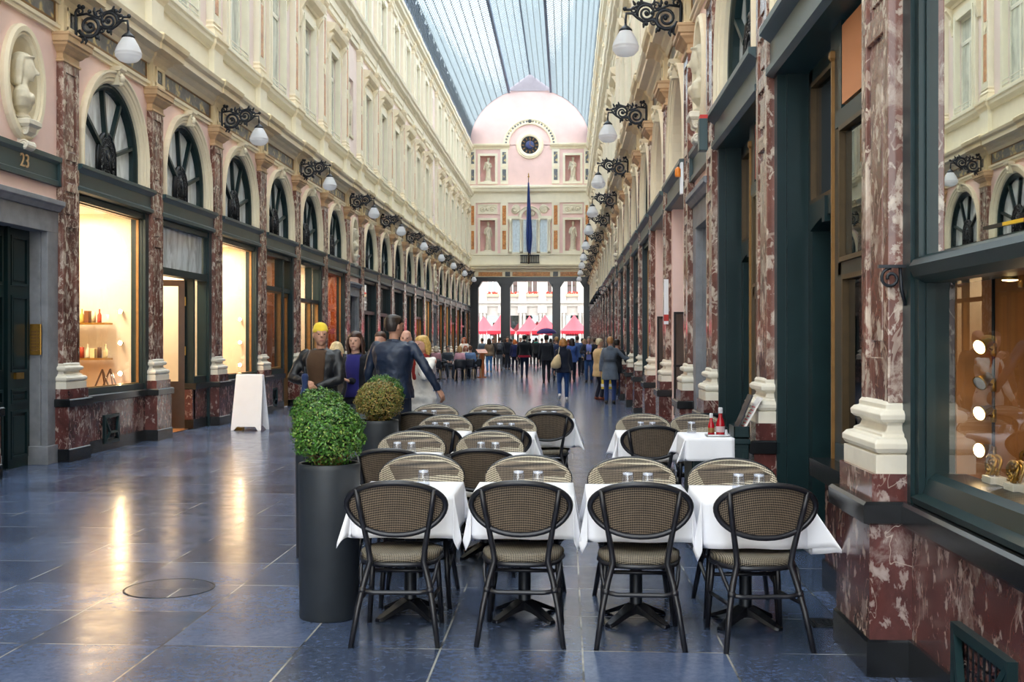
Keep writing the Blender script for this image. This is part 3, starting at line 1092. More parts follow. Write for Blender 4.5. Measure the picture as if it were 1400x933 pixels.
        dd = obj('door', d, 'goldp', t)
        obj('door_pane', pane_quad(0.6, 1.12, 0.7, 2.67, 0.11), gl, dd)
        obj('handle', MB().tube([(0.58, 0.04, 1.0), (0.58, 0.02, 1.05), (0.58, 0.02, 1.3), (0.58, 0.04, 1.35)], 0.014, 8), 'gold', dd)
    elif kind == 'entry':                          # recessed restaurant entrance of the right wall
        j = MB()
        for s in (-1, 1):
            a, b = sorted((s * 1.42, s * 1.28))
            j.box(a, b, -0.03, 0.5, 0.0, ZB0)
        j.box(-1.32, -1.24, 0.04, 0.2, 0, ZB0)
        j.box(-1.24, -1.1, 0.2, 0.34, 0, ZB0)
        j.box(-1.2, -0.06, 0.2, 0.34, ZB0 - 0.12, ZB0)
        arc = [(-1.1 + 1.04 * k / 12, 2.42 + 0.07 * math.sin(PI * k / 12)) for k in range(13)]
        j.prism(arc + [(-0.06, 2.62), (-1.1, 2.62)], 0.18, 0.34)
        j.box(-0.62, -0.54, 0.16, 0.2, 2.44, 2.62)
        j.box(-0.1, 0.1, 0.1, 0.5, 0, ZB0)
        j.box(0.1, 1.3, 0.1, 0.3, 2.02, 2.1)
        j.box(0.1, 1.3, 0.08, 0.3, 2.96, 3.06)
        j.box(0.1, 0.18, 0.1, 0.3, 0.8, ZB0)
        j.box(0.1, 1.3, 0.08, 0.3, 0.83, 0.95)
        fr = obj('frame', j, 'green', t)
        g = MB()
        rect_frame(g, -1.1, -0.1, 2.62, ZB0 - 0.12, 0.03, 0.18, 0.24)
        rect_frame(g, 0.18, 1.28, 2.1, 2.96, 0.03, 0.08, 0.16)
        rect_frame(g, 0.18, 1.28, 0.95, 2.02, 0.03, 0.1, 0.18)
        obj('bead', g, 'bronze', fr)
        obj('post', MB().box(-0.012, 0.012, 0.08, 0.1, 0.0, ZB0 - 0.22).wrap([(0, ZB0 - 0.22), (0.012, ZB0 - 0.2), (0.012, ZB0 - 0.16), (0, ZB0 - 0.15)], 0.012, -0.08, 0.1), 'goldp', t)
        obj('pane', pane_quad(-1.06, -0.1, 2.66, ZB0 - 0.16, 0.22), 'darkglass', fr, label='dark glass over the doorway')
        obj('side_pane', pane_quad(0.22, 1.24, 2.14, 2.92, 0.12), 'mirrorglass', fr)
        obj('lower_pane', pane_quad(0.22, 1.24, 0.99, 1.98, 0.14), 'darkglass', fr)
        lp = MB().box(0.2, 1.27, 0.1, 0.14, 3.1, ZB0 - 0.04)
        obj('blind_panel', lp, roomm, t)
        obj('stall_riser', MB().box(0.0, 1.42, 0.04, 0.3, 0.17, 0.73), 'red', t)
        obj('riser_base', MB().box(0.0, 1.42, 0.02, 0.3, 0, 0.18), 'black', t)
        obj('stone_sill', MB().box(-0.05, 1.42, -0.05, 0.3, 0.72, 0.835), 'black', t)
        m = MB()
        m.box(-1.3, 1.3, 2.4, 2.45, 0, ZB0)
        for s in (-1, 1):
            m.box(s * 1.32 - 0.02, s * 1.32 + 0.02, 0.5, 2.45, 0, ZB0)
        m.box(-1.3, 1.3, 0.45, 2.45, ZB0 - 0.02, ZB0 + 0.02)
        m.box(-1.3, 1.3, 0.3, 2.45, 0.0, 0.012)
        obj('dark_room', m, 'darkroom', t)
    elif kind == 'passage':
        m = MB()
        for s in (-1, 1):
            a, b = sorted((s * 1.1, s * 1.45))
            m.box(a, b, 0.0, 0.62, 0, ZB1 - 0.12)
        m.box(-1.1, 1.1, 0.6, 0.66, 2.6, 5.6)
        m.box(-1.1, -0.6, 0.6, 0.66, 0, 2.6)
        m.box(0.6, 1.1, 0.6, 0.66, 0, 2.6)
        obj('jambs', m, 'pink', t)
        i = MB()
        for s in (-1, 1):
            i.wrap([(0.0, ZB1 - 0.2), (0.02, ZB1 - 0.16), (0.02, ZB1 - 0.12), (0.06, ZB1 - 0.06), (0.06, ZB1), (0.0, ZB1 + 0.02)], 0.17, 0.0, 0.62, s * 1.28)
        obj('impost', i, 'cream', t)
        d = MB()
        rect_frame(d, -0.62, 0.62, 0.0, 2.62, 0.09, 0.56, 0.68)
        panelled(d, -0.54, 0.54, 0.0, 2.54, 0.62, [(0.04, 0.35), (0.4, 0.96)])
        obj('door', d, 'green', t)
    elif kind == 'house':
        hw = 0.97
        b = MB().mould(-hw, hw, [(0.1, ZB0), (-0.06, ZB0), (-0.06, ZB0 + 0.06), (-0.03, ZB0 + 0.08), (-0.03, ZB1 - 0.1), (-0.08, ZB1 - 0.06), (-0.08, ZB1), (0.1, ZB1 + 0.01)])
        b.box(-hw, -hw + 0.06, -0.07, 0.0, ZB0, ZB1 - 0.02).box(hw - 0.06, hw, -0.07, 0.0, ZB0, ZB1 - 0.02)
        obj('beam', b, 'greenb', t)
        obj('pink_band', MB().box(-hw, hw, 0.001, 0.1, 3.3, ZB0), 'pink', t)
        s = MB()
        for sg in (-1, 1):
            a, c = sorted((sg * hw, sg * 0.66))
            s.box(a, c, -0.02, 0.4, 0.0, 3.03)
            a, c = sorted((sg * 0.7, sg * 0.62))
            s.box(a, c, 0.06, 0.42, 0.0, 3.03)
            a, c = sorted((sg * (hw + 0.0), sg * 0.58))
            s.box(a, c, -0.06, 0.42, 0.0, 0.24)
        s.box(-hw - 0.01, hw + 0.01, -0.024, 0.41, 3.02, 3.3)
        s.mould(-hw, hw, [(0.1, 3.3), (-0.05, 3.3), (-0.09, 3.36), (-0.12, 3.38), (-0.12, 3.44), (0.1, 3.48)])
        obj('stone_frame', s, 'bluestone', t, bevel=0.006)
        d = MB()
        for sg in (-1, 1):
            a, c = sorted((sg * 0.01, sg * 0.62))
            panelled(d, a, c, 0.0, 3.02, 0.2, [(0.04, 0.24), (0.27, 0.33), (0.4, 0.72), (0.76, 0.97)])
        d.box(-0.035, 0.035, 0.15, 0.22, 0.02, 3.02)
        dd = obj('door', d, 'green', t)
        for sg in (-1, 1):
            obj('letter_flap', MB().box(sg * 0.31 - 0.1, sg * 0.31 + 0.1, 0.165, 0.2, 1.12, 1.2), 'gold', dd)
        return t
    return t


M['mirrorglass'] = None
def _mirror():
    t = NT('reflecting_shop_glass')
    d = t.n('ShaderNodeBsdfDiffuse')
    d.inputs['Color'].default_value = lin('#1b2224')
    g = t.n('ShaderNodeBsdfGlossy')
    g.inputs['Roughness'].default_value = 0.01
    g.inputs['Color'].default_value = (0.9, 0.92, 0.88, 1)
    mx = t.n('ShaderNodeMixShader')
    fr = t.n('ShaderNodeFresnel')
    fr.inputs['IOR'].default_value = 2.6
    t.l(fr.outputs[0], mx.inputs[0])
    t.l(d.outputs[0], mx.inputs[1])
    t.l(g.outputs[0], mx.inputs[2])
    t.l(mx.outputs[0], t.out.inputs['Surface'])
    return t.m


M['mirrorglass'] = _mirror()
M['panelorange'] = plain('orange_blind', '#d08a5c', 0.6, 0, 0.04, 2)
M['panelred'] = plain('red_blind', '#8c4638', 0.6, 0, 0.05, 2)
P_shop = Proto(make_shop)

LEFT = {3: ('house', '', ''), 4: ('window', 'warmroom', 'glass'), 5: ('door', 'warmroom', 'glass'), 6: ('window', 'warmroom', 'glass'), 7: ('closed', 'woodroom', 'glass'),
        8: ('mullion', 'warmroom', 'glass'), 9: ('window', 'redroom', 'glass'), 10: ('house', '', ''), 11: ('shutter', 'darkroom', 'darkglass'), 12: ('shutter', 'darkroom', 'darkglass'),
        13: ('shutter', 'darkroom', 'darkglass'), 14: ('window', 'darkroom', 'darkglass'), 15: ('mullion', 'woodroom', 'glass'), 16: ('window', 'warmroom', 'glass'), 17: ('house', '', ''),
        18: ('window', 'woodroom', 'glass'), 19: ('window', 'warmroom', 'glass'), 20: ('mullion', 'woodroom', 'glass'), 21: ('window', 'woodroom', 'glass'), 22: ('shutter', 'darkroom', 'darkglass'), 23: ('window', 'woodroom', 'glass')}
RIGHT = {1: ('entry', 'panelorange', ''), 2: ('entry', 'panelred', ''), 3: ('house', '', ''), 4: ('passage', '', ''), 5: ('passage', '', ''), 10: ('house', '', ''), 17: ('house', '', '')}
WARM = {4: 75, 5: 60, 6: 85, 7: 22, 8: 45, 9: 45, 15: 35, 16: 50, 18: 45, 19: 60, 20: 45, 21: 35, 23: 30}
KINDWORD = {'window': 'shopfront with one large display pane', 'door': 'shopfront with an open glazed door', 'closed': 'shopfront with a closed gilt-framed door', 'mullion': 'shopfront with a gilt-beaded divided window',
            'shutter': 'shopfront with panelled shutters', 'entry': 'recessed dark green restaurant entrance', 'passage': 'pink walled archway', 'house': 'stone framed house door in dark green'}
for side in ('left', 'right'):
    table = LEFT if side == 'left' else RIGHT
    for i in range(NB):
        yc = (PY[i] + PY[i + 1]) / 2
        if i == NB - 1:
            yc = (PY[i] + END_Y - 0.3) / 2
        loc, rz = place(side, yc)
        nth = (ORD[i - 3] if i >= 3 else ORD[2 - i] + ' back from the house door') if side == 'left' else ORD[i]
        wh = '%s bay of the %s' % (nth, WALLWORD[side])
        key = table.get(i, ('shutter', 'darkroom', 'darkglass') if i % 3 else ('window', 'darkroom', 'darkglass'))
        if not (side == 'right' and i == 0):
            o = P_shop(key, loc, rz, 'dark green %s, %s' % (KINDWORD[key[0]].replace('dark green ', ''), wh))
            if key[0] == 'house':
                o['label'] = 'grey stone door frame with dark green double doors, %s' % wh
            if key[0] == 'passage':
                o['label'] = 'pink walled archway under a cream arch, %s' % wh
        if i not in NICHE:
            P_arch('passage' if (side, i) in PASSAGE else 'arch', loc, rz, 'cream arch moulding with carved keystone, %s' % wh)
            if (side, i) not in PASSAGE:
                P_fan('f', loc, rz, 'dark green fanlight with black ironwork medallion, %s' % wh)
            P_w1('a', loc, rz, 'tall first floor window under a hood on consoles, %s' % wh)
            P_w2('b', loc, rz, 'upper floor window in ivory surround, %s' % wh)
        if side == 'left' and i in WARM:
            ld = bpy.data.lights.new('shop_light', 'AREA')
            ld.energy = WARM[i] * 1.25
            ld.color = (1.0, 0.64, 0.32) if key[1] != 'warmroom' else (1.0, 0.8, 0.56)
            ld.shape = 'RECTANGLE'
            ld.size, ld.size_y = 0.7, 1.8
            lo = bpy.data.objects.new('shop_light', ld)
            COL.objects.link(lo)
            lo.location = (XL - 0.95, yc, ZB0 - 0.06)

# ---- carved niches
def bust_mesh():
    b = MB()
    b.loft([(0, 0, 0.0, 0.11, 0.09), (0, 0, 0.03, 0.12, 0.10), (0, 0, 0.05, 0.08, 0.07), (0, 0, 0.08, 0.065, 0.06), (0, 0, 0.11, 0.1, 0.08)], 16)
    b.loft([(0, 0, 0.09, 0.09, 0.07), (0, 0.0, 0.14, 0.2, 0.11), (0, 0, 0.24, 0.26, 0.12), (0, 0.01, 0.32, 0.25, 0.10), (0, 0.01, 0.37, 0.16, 0.085), (0, 0.01, 0.41, 0.08, 0.075), (0, -0.01, 0.52, 0.068, 0.072)], 20)
    for s in (-1, 1):
        b.ball((s * 0.09, -0.09, 0.25), 0.075, 0.055, 0.07)
    b.loft([(0, -0.045, 0.475, 0.03, 0.035), (0, -0.045, 0.5, 0.062, 0.075), (0, -0.04, 0.55, 0.085, 0.105), (0, -0.025, 0.62, 0.1, 0.12), (0, -0.012, 0.69, 0.104, 0.125), (0, -0.005, 0.75, 0.095, 0.115), (0, 0, 0.80, 0.07, 0.085), (0, 0, 0.825, 0.03, 0.04)], 18)
    b.limb([(0, -0.145, 0.635), (0, -0.178, 0.575)], [0.014, 0.023], 7)             # nose
    b.limb([(-0.03, -0.125, 0.535), (0.03, -0.125, 0.535)], [0.014, 0.014], 6)       # lips
    b.ball((0, -0.105, 0.495), 0.03, 0.028, 0.026)                                   # chin
    b.limb([(-0.06, -0.115, 0.655), (0.06, -0.115, 0.655)], [0.014, 0.014], 6)       # brow
    b.ball((0, 0.03, 0.71), 0.118, 0.12, 0.125, 14, 10)
    for a in range(9):                                                               # waved hair drawn back and falling on the neck
        t = R(-4 + a * 23.5)
        x, y = math.cos(t), math.sin(t)
        b.limb([(0.09 * x, 0.08 * y, 0.78), (0.118 * x, 0.02 + 0.12 * y, 0.69), (0.112 * x, 0.03 + 0.11 * y, 0.6), (0.095 * x, 0.03 + 0.1 * y, 0.51), (0.12 * x, 0.03 + 0.09 * y, 0.42)], [0.024, 0.03, 0.028, 0.026, 0.014], 7)
    b.tube([(0.112 * math.cos(2 * PI * k / 16), 0.0 + 0.132 * math.sin(2 * PI * k / 16), 0.755 - 0.02 * math.sin(2 * PI * k / 16)) for k in range(16)], 0.014, 6, closed=True)
    return b


def remesh(o, v, smooth=True):
    r = o.modifiers.new('one_surface', 'REMESH')
    r.mode = 'VOXEL'
    r.voxel_size = v
    r.use_smooth_shade = True
    s = o.modifiers.new('soften', 'SMOOTH')
    s.factor = 0.5
    s.iterations = 2
    return o


def make_niche(key):
    t = root('wall_niche', '', 'niche', kind='structure')
    rs = []
    for k in range(36):
        a = 2 * PI * k / 36
        ca, sa = math.cos(a), math.sin(a)
        rs.append([((0.36 + o) * ca, y, 4.8 + (0.56 + o) * sa) for o, y in ((0, 0.05), (0, -0.03), (0.03, -0.06), (0.06, -0.05), (0.07, -0.08), (0.13, -0.085), (0.16, -0.05), (0.16, 0.02))])
    obj('oval_frame', MB().rings(rs, (False, False), False, True), 'cream', t)
    c = MB()
    c.wrap([(0.0, 4.24), (0.03, 4.27), (0.03, 4.32), (0.0, 4.34)], 0.13, 0.16, 0.1)
    c.mould(-0.1, 0.1, [(0.05, 3.92)] + [(-0.08 - 0.06 * math.cos(a), 4.02 + 0.06 * math.sin(a)) for a in [R(-120 + 30 * k) for k in range(8)]] + [(-0.03, 4.08), (-0.08, 4.14), (-0.14, 4.18), (-0.16, 4.25), (0.05, 4.25)])
    for s in (-1, 1):
        for cx, cz, r in ((-0.09, 4.02, 0.06), (-0.1, 4.18, 0.05)):
            c.tube([(s * 0.1, x, z) for x, z in spiral(cx, cz, r, 1.6, 0, 18)], 0.012, 6)
    obj('console', c, 'base', t, bevel=0.004)
    return t


P_niche = Proto(make_niche)
bust_first = None
def make_bust(key):
    o = obj('stone_bust', bust_mesh(), 'stone')
    remesh(o, 0.014)
    return tag(o, '', 'bust')


P_bust = Proto(make_bust)


def robed(H=1.8, arm=1):
    b = MB()
    n = 28
    rs = []
    for z, rx, ry, f in ((0.0, 0.24, 0.2, 0.03), (0.03, 0.25, 0.2, 0.03), (0.25, 0.2, 0.18, 0.03), (0.6, 0.185, 0.16, 0.022), (0.9, 0.19, 0.15, 0.012), (1.05, 0.16, 0.13, 0.006), (1.22, 0.19, 0.14, 0.004), (1.34, 0.19, 0.12, 0.0), (1.41, 0.12, 0.1, 0), (1.45, 0.07, 0.07, 0)):
        rs.append([((rx + f * math.sin(9 * a + z * 2)) * math.cos(a) + 0.03 * math.sin(z * 3), (ry + f * math.sin(9 * a + z * 2)) * math.sin(a), z) for a in [2 * PI * k / n for k in range(n)]])
    b.rings(rs)
    b.limb([(0.03, -0.01, 1.4), (0.03, -0.02, 1.55)], [0.07, 0.065], 10)
    b.ball((0.03, -0.03, 1.65), 0.11, 0.125, 0.15, 14, 10)
    b.ball((0.03, 0.03, 1.7), 0.13, 0.12, 0.125, 12, 8)
    s = arm
    b.limb([(s * 0.18, 0, 1.32), (s * 0.26, -0.02, 1.08), (s * 0.1, -0.2, 1.05)], [0.065, 0.055, 0.04], 9)
    b.limb([(-s * 0.18, 0, 1.32), (-s * 0.27, 0.0, 1.05), (-s * 0.29, -0.08, 0.82)], [0.065, 0.055, 0.04], 9)
    b.limb([(s * 0.1, -0.2, 1.12), (-s * 0.02, -0.2, 0.8), (-s * 0.1, -0.2, 0.35)], [0.05, 0.06, 0.04], 9)
    b.limb([(-s * 0.2, -0.05, 1.42), (0.0, -0.16, 1.25), (s * 0.2, -0.12, 1.0)], [0.05, 0.05, 0.05], 8)
    b.box(-0.3, 0.3, -0.25, 0.25, -0.1, 0.0)
    return b


for side in ('left', 'right'):
    for i in sorted(NICHE):
        yc = (PY[i] + PY[i + 1]) / 2
        loc, rz = place(side, yc)
        wh = {3: 'nearest', 10: 'middle', 17: 'farthest'}[i] + ' door bay of the ' + WALLWORD[side]
        P_niche('n', loc, rz, 'oval cream niche frame on a scroll console, %s' % wh)
        v = Vector((0.0, -0.02, 4.345))
        v.rotate(Matrix.Rotation(rz, 3, 'Z'))
        P_bust('b', Vector(loc) + v, rz + R(27 if side == 'left' else -27), 'stone bust in the oval niche, %s' % wh)
        # carved figure and panel of the upper floor
        o = obj('relief_figure', robed(1.7, 1), 'stone')
        remesh(o, 0.025)
        w = Vector((0.0, 0.17, 8.115))
        w.rotate(Matrix.Rotation(rz, 3, 'Z'))
        o.location = Vector(loc) + w
        o.rotation_euler = (0, 0, rz)
        o.scale = (0.95, 0.55, 0.95)
        tag(o, 'carved draped figure, upper niche, %s' % wh, 'statue')

# the house number over the near left door
nl, nr = place('left', (PY[3] + PY[4]) / 2)
house = [o for o in COL.objects if o.name.startswith('shopfront') and abs(o.location.y - nl[1]) < 0.01 and o.location.x < 0][0]
text_obj('house_number', '23', 0.24, 'capital', house, (0.02, -0.038, (ZB0 + ZB1) / 2), (R(90), 0, 0), 0.006)
ic = MB().box(-0.075, 0.075, -0.03, 0, -0.2, 0.2)
ip = root('intercom', 'brass intercom plate on the grey stone jamb of the near left door', 'intercom', ((XL - 0.11, (PY[3] + PY[4]) / 2 + 0.62, 1.62)), 0)
obj('plate', ic, 'gold', ip, bevel=0.006)
bt = MB()
for q in range(7):
    bt.tube([(0.045, -0.03, -0.14 + 0.04 * q), (0.045, -0.038, -0.14 + 0.04 * q)], 0.012, 8)
    bt.box(-0.055, 0.02, -0.034, -0.03, -0.152 + 0.04 * q, -0.128 + 0.04 * q)
obj('buttons', bt, 'goldp', ip)
# ---------------------------------------------------------------- floor, vault, end wall, street
CX = (XL + XR) / 2
HALF = (XR - XL) / 2
Y0 = -9.0
fl = obj('floor', MB().box(XL - 0.7, XR + 0.7, Y0, END_Y + 1.2, -0.1, 0.0), 'floor')
tag(fl, 'blue-grey polished stone slabs of the arcade floor', 'floor', None, 'structure')
st = obj('street_ground', MB().box(-30, 25, END_Y + 1.2, 104, -0.12, -0.01), 'street')
tag(st, 'pale paving of the street beyond the arcade', 'street', None, 'structure')
for side, x in (('left', XL), ('right', XR)):
    s = 1 if side == 'left' else -1
    b = MB()
    b.box(min(x, x - s * 0.3), max(x, x - s * 0.3), Y0, 2.1, 0, ZV)
    o = obj('wall_near_' + side, b, 'cream')
    tag(o, 'plain near end of the %s' % WALLWORD[side], 'wall', None, 'structure')

VA, VB, VZ, LX = HALF + 0.02, 3.9, 15.2, 1.46
def vault_pt(a):
    return CX + VA * math.cos(a), VZ + VB * math.sin(a)

a_l = math.acos(LX / VA)
zl = VZ + VB * math.sin(a_l)
RIDGE = 20.05
rib = MB()
y = Y0
angs = [a_l * k / 12 for k in range(13)]
while y < END_Y:
    for mir in (1, -1):
        rs = []
        for a in angs:
            x, z = VA * math.cos(a), VZ + VB * math.sin(a)
            nx, nz = math.cos(a) / VA, math.sin(a) / VB
            L = math.hypot(nx, nz)
            nx, nz = nx / L, nz / L
            rs.append([(CX + mir * (x + nx * d), y + e, z + nz * d) for d, e in ((0, -0.016), (0, 0.016), (-0.07, 0.016), (-0.07, -0.016))])
        rib.rings(rs, (True, True), False)
        rib.bar((CX + mir * LX, y, zl + 0.12), (CX, y, RIDGE), 0.09, 0.032)
    y += 0.34
ceil = root('ceiling', 'glazed iron barrel vault with a pitched ridge over the arcade', 'glass roof', kind='structure')
obj('ribs', rib, 'rib', ceil)
pur = MB()
for mir in (1, -1):
    for k in range(1, 11):
        a = a_l * k / 11
        pur.box(*(sorted((CX + mir * (VA * math.cos(a)) - 0.02, CX + mir * (VA * math.cos(a)) + 0.02))), Y0, END_Y, VZ + VB * math.sin(a) - 0.06, VZ + VB * math.sin(a) + 0.0)
    for q in (0.25, 0.5, 0.75):
        xx, zz = CX + mir * LX * (1 - q), zl + 0.12 + (RIDGE - zl - 0.12) * q
        pur.box(xx - 0.015, xx + 0.015, Y0, END_Y, zz - 0.05, zz)
obj('purlins', pur, 'rib', ceil)
big = MB()
for mir in (1, -1):
    big.box(*sorted((CX + mir * (LX - 0.09), CX + mir * (LX + 0.06))), Y0, END_Y, zl - 0.12, zl + 0.14)
    big.box(*sorted((CX + mir * (VA - 0.16), CX + mir * (VA + 0.05))), Y0, END_Y, VZ - 0.15, VZ + 0.16)
    yy = Y0
    while yy < END_Y - 0.3:                                   # scalloped cresting above the cornice
        big.prism([(0, 0)], 0, 0) if False else None
        big.add([(CX + mir * (VA - 0.17), yy + 0.3 * q / 6 * 2, VZ + 0.15 + 0.28 * math.sin(PI * q / 6)) for q in range(7)], [tuple(range(7))], False)
        yy += 0.62
big.box(CX - 0.05, CX + 0.05, Y0, END_Y, RIDGE - 0.05, RIDGE + 0.05)
obj('main_purlins', big, 'ribdark', ceil)
gl = MB()
for mir in (1, -1):
    P = [vault_pt(a) for a in angs]
    P = [(CX + mir * (x - CX), z + 0.012) for x, z in P]
    P += [(CX + mir * LX, zl + 0.15), (CX, RIDGE + 0.02)]
    for (xa, za), (xb, zb) in zip(P, P[1:]):
        gl.quad((xa, Y0, za), (xa, END_Y, za), (xb, END_Y, zb), (xb, Y0, zb))
obj('panes', gl, 'roofglass', ceil, recalc=False)
ap = MB()
for mir in (1, -1):
    for (a0, a1) in zip(angs[:5], angs[1:6]):
        pass
    yy = Y0
    P = [(VA * math.cos(a) - 0.03, VZ + VB * math.sin(a)) for a in (0.0, 0.1, 0.19, 0.27)]
    while yy < END_Y - 0.1:
        y2 = min(yy + 1.585, END_Y)
        for (xa, za), (xb, zb) in zip(P, P[1:]):
            ap.quad((CX + mir * xa, yy, za), (CX + mir * xa, y2, za), (CX + mir * xb, y2, zb), (CX + mir * xb, yy, zb))
        ya, n = yy, 8
        for q in range(n):                                    # scalloped upper edge
            f0, f1 = q / n, (q + 1) / n
            h0, h1 = 0.1 * math.sin(PI * f0), 0.1 * math.sin(PI * f1)
            A = lambda h: (VA * math.cos(0.27 + h * 0.6) - 0.03, VZ + VB * math.sin(0.27 + h * 0.6))
            (xb, zb), (x0_, z0_), (x1_, z1_) = P[-1], A(h0), A(h1)
            ap.quad((CX + mir * xb, yy + (y2 - yy) * f0, zb), (CX + mir * xb, yy + (y2 - yy) * f1, zb), (CX + mir * x1_, yy + (y2 - yy) * f1, z1_), (CX + mir * x0_, yy + (y2 - yy) * f0, z0_))
        yy = y2
obj('apron', ap, 'ribdark', ceil, recalc=False)

# ---- end wall, built straight on the arcade's far end
E = MB()                                         # slots 0 palepink 1 ivory 2 cream 3 rose 4 frieze 5 orange
ey = END_Y
def ebox(x0, x1, z0, z1, out, slot, back=0.05):
    E.cur = slot
    E.box(x0, x1, ey - out, ey + back, z0, z1)

E.cur = 0
E.box(XL - 0.6, XR + 0.6, ey, ey + 0.5, 5.75, 7.6)
def efront(x0, x1, z0, z1):
    E.quad((x0, ey, z0), (x1, ey, z0), (x1, ey, z1), (x0, ey, z1))
NX = [(-5.47, 0.52), (0.40, 0.52)]
NZ = [(7.75, 9.95), (12.55, 14.4)]
xs = sorted([XL - 0.4, XR + 0.4] + [c + s * h for c, h in NX for s in (-1, 1)])
zs = sorted([7.6, 15.15] + [z for p in NZ for z in p])
for xa, xb in zip(xs, xs[1:]):
    for za, zb in zip(zs, zs[1:]):
        inn = any(abs((xa + xb) / 2 - c) < h for c, h in NX) and any(p[0] - 0.01 < (za + zb) / 2 < p[1] + 0.01 for p in NZ)
        if not inn:
            efront(xa, xb, za, zb)
E.cur = 3
for c, h in NX:
    for z0, z1 in NZ:
        E.box(c - h, c + h, ey + 0.45, ey + 0.5, z0, z1)
        for s in (-1, 1):
            E.quad((c + s * h, ey, z0), (c + s * h, ey + 0.45, z0), (c + s * h, ey + 0.45, z1), (c + s * h, ey, z1))
        E.quad((c - h, ey, z1), (c + h, ey, z1), (c + h, ey + 0.45, z1), (c - h, ey + 0.45, z1))
        E.quad((c - h, ey, z0), (c + h, ey, z0), (c + h, ey + 0.45, z0), (c - h, ey + 0.45, z0))
E.cur = 0
lun = [(CX - VA, 15.1)] + [(CX + VA * math.cos(PI - PI * k / 30), 15.2 + 3.86 * math.sin(PI * k / 30)) for k in range(31)] + [(CX + VA, 15.1)]
E.add([(x, ey, z) for x, z in lun] + [(x, ey + 0.5, z) for x, z in lun], [tuple(range(33)), tuple(reversed(range(33, 66)))], False)
o = obj('wall_end', E, ['palepink', 'ivory', 'cream', 'rose', 'frieze', 'orange'], None, recalc=False)
tag(o, 'pale pink end wall with rounded top closing the arcade', 'wall', None, 'structure')
# gable of grey glass under the ridge
g = MB().add([(CX - LX, ey - 0.05, zl), (CX + LX, ey - 0.05, zl), (CX + LX, ey - 0.05, zl + 0.15), (CX, ey - 0.05, RIDGE), (CX - LX, ey - 0.05, zl + 0.15)], [(0, 1, 2, 3, 4)], False)
o = obj('gable_wall', g, plain('gable_grey', '#a79da5', 0.6, 0, 0.06, 3))
tag(o, 'grey gable under the roof ridge above the pink end wall', 'wall', None, 'structure')


def emould(name, label, slot, prof, spans):
    m = MB()
    for x0, x1 in spans:
        m.mould(x0, x1, [(ey + a, z) for a, z in prof])
    return tag(obj(name, m, slot), label, 'moulding', None, 'structure')


FULL = [(XL + 0.05, XR - 0.05)]
emould('trim_20', 'cream lower cornice across the end wall above the frieze', 'cream', [(0.3, 6.42), (-0.08, 6.42), (-0.1, 6.55), (-0.28, 6.6), (-0.3, 6.72), (-0.38, 6.76), (-0.4, 6.86), (0.3, 6.9)], FULL)
emould('trim_21', 'ivory parapet across the end wall under the statue niches', 'ivory', [(0.3, 6.85), (-0.1, 6.85), (-0.1, 7.5), (-0.16, 7.54), (-0.16, 7.66), (0.3, 7.68)], FULL)
emould('trim_22', 'ivory entablature across the middle of the end wall', 'ivory', [(0.3, 11.15), (-0.08, 11.15), (-0.08, 11.8), (-0.14, 11.85), (-0.3, 11.92), (-0.34, 12.1), (-0.42, 12.15), (-0.42, 12.28), (-0.08, 12.34), (0.3, 12.5)], FULL)
emould('trim_23', 'cream top cornice of the end wall broken by the clock arch', 'cream', [(0.3, 14.85), (-0.05, 14.85), (-0.07, 15.0), (-0.2, 15.04), (-0.26, 15.14), (-0.26, 15.22), (0.3, 15.25)], [(XL + 0.3, -3.95), (-1.15, XR - 0.3)])
# black lintel, frieze and columns of the way out
lt = MB().box(XL, XR, ey - 0.1, ey + 0.5, 5.72, 6.02)
tag(obj('lintel', lt, 'black'), 'black lintel over the way out to the street', 'lintel', None, 'structure')
fz = root('frieze', 'gilt and ochre marble frieze over the black lintel', 'frieze', kind='structure')
obj('border', MB().box(XL, XR, ey - 0.06, ey + 0.3, 6.02, 6.42), 'cream', fz)
for xa, xb in ((-6.1, -4.45), (-3.75, -1.15), (-0.45, 1.1)):
    obj('marble_panel', MB().box(xa, xb, ey - 0.085, ey, 6.08, 6.36), 'orange', fz)
for xa in (-4.25, -0.95):
    obj('black_panel', MB().box(xa, xa + 0.34, ey - 0.085, ey, 6.06, 6.38), 'blackmarble', fz)
for xa, xb, nm in ((-6.75, -6.1, 'leftmost'), (-4.56, -3.9, 'second from left'), (-1.0, -0.44, 'third from left'), (1.15, 1.62, 'rightmost')):
    c = root('column', 'black square column at the arcade exit, %s' % nm, 'column', ((xa + xb) / 2, ey + 0.15, 0), kind='structure')
    h = (xb - xa) / 2
    obj('shaft', MB().box(-h, h, -h, h, 0.3, 5.6), 'black', c, bevel=0.03)
    obj('column_base', MB().box(-h - 0.05, h + 0.05, -h - 0.05, h + 0.05, 0, 0.32), 'black', c)
    k = MB()
    k.add([(-h - 0.28, -h, 5.74), (-h, -h, 5.74), (-h, -h, 5.3), (-h - 0.28, h, 5.74), (-h, h, 5.74), (-h, h, 5.3)], [(0, 1, 2), (3, 5, 4), (0, 2, 5, 3), (0, 3, 4, 1), (1, 4, 5, 2)], False)
    k.add([(h + 0.28, -h, 5.74), (h, -h, 5.74), (h, -h, 5.3), (h + 0.28, h, 5.74), (h, h, 5.74), (h, h, 5.3)], [(0, 2, 1), (3, 4, 5), (0, 3, 5, 2), (0, 1, 4, 3), (1, 2, 5, 4)], False)
    k.box(-h - 0.06, h + 0.06, -h - 0.06, h + 0.06, 5.5, 5.74)
    obj('bracket', k, 'black', c)
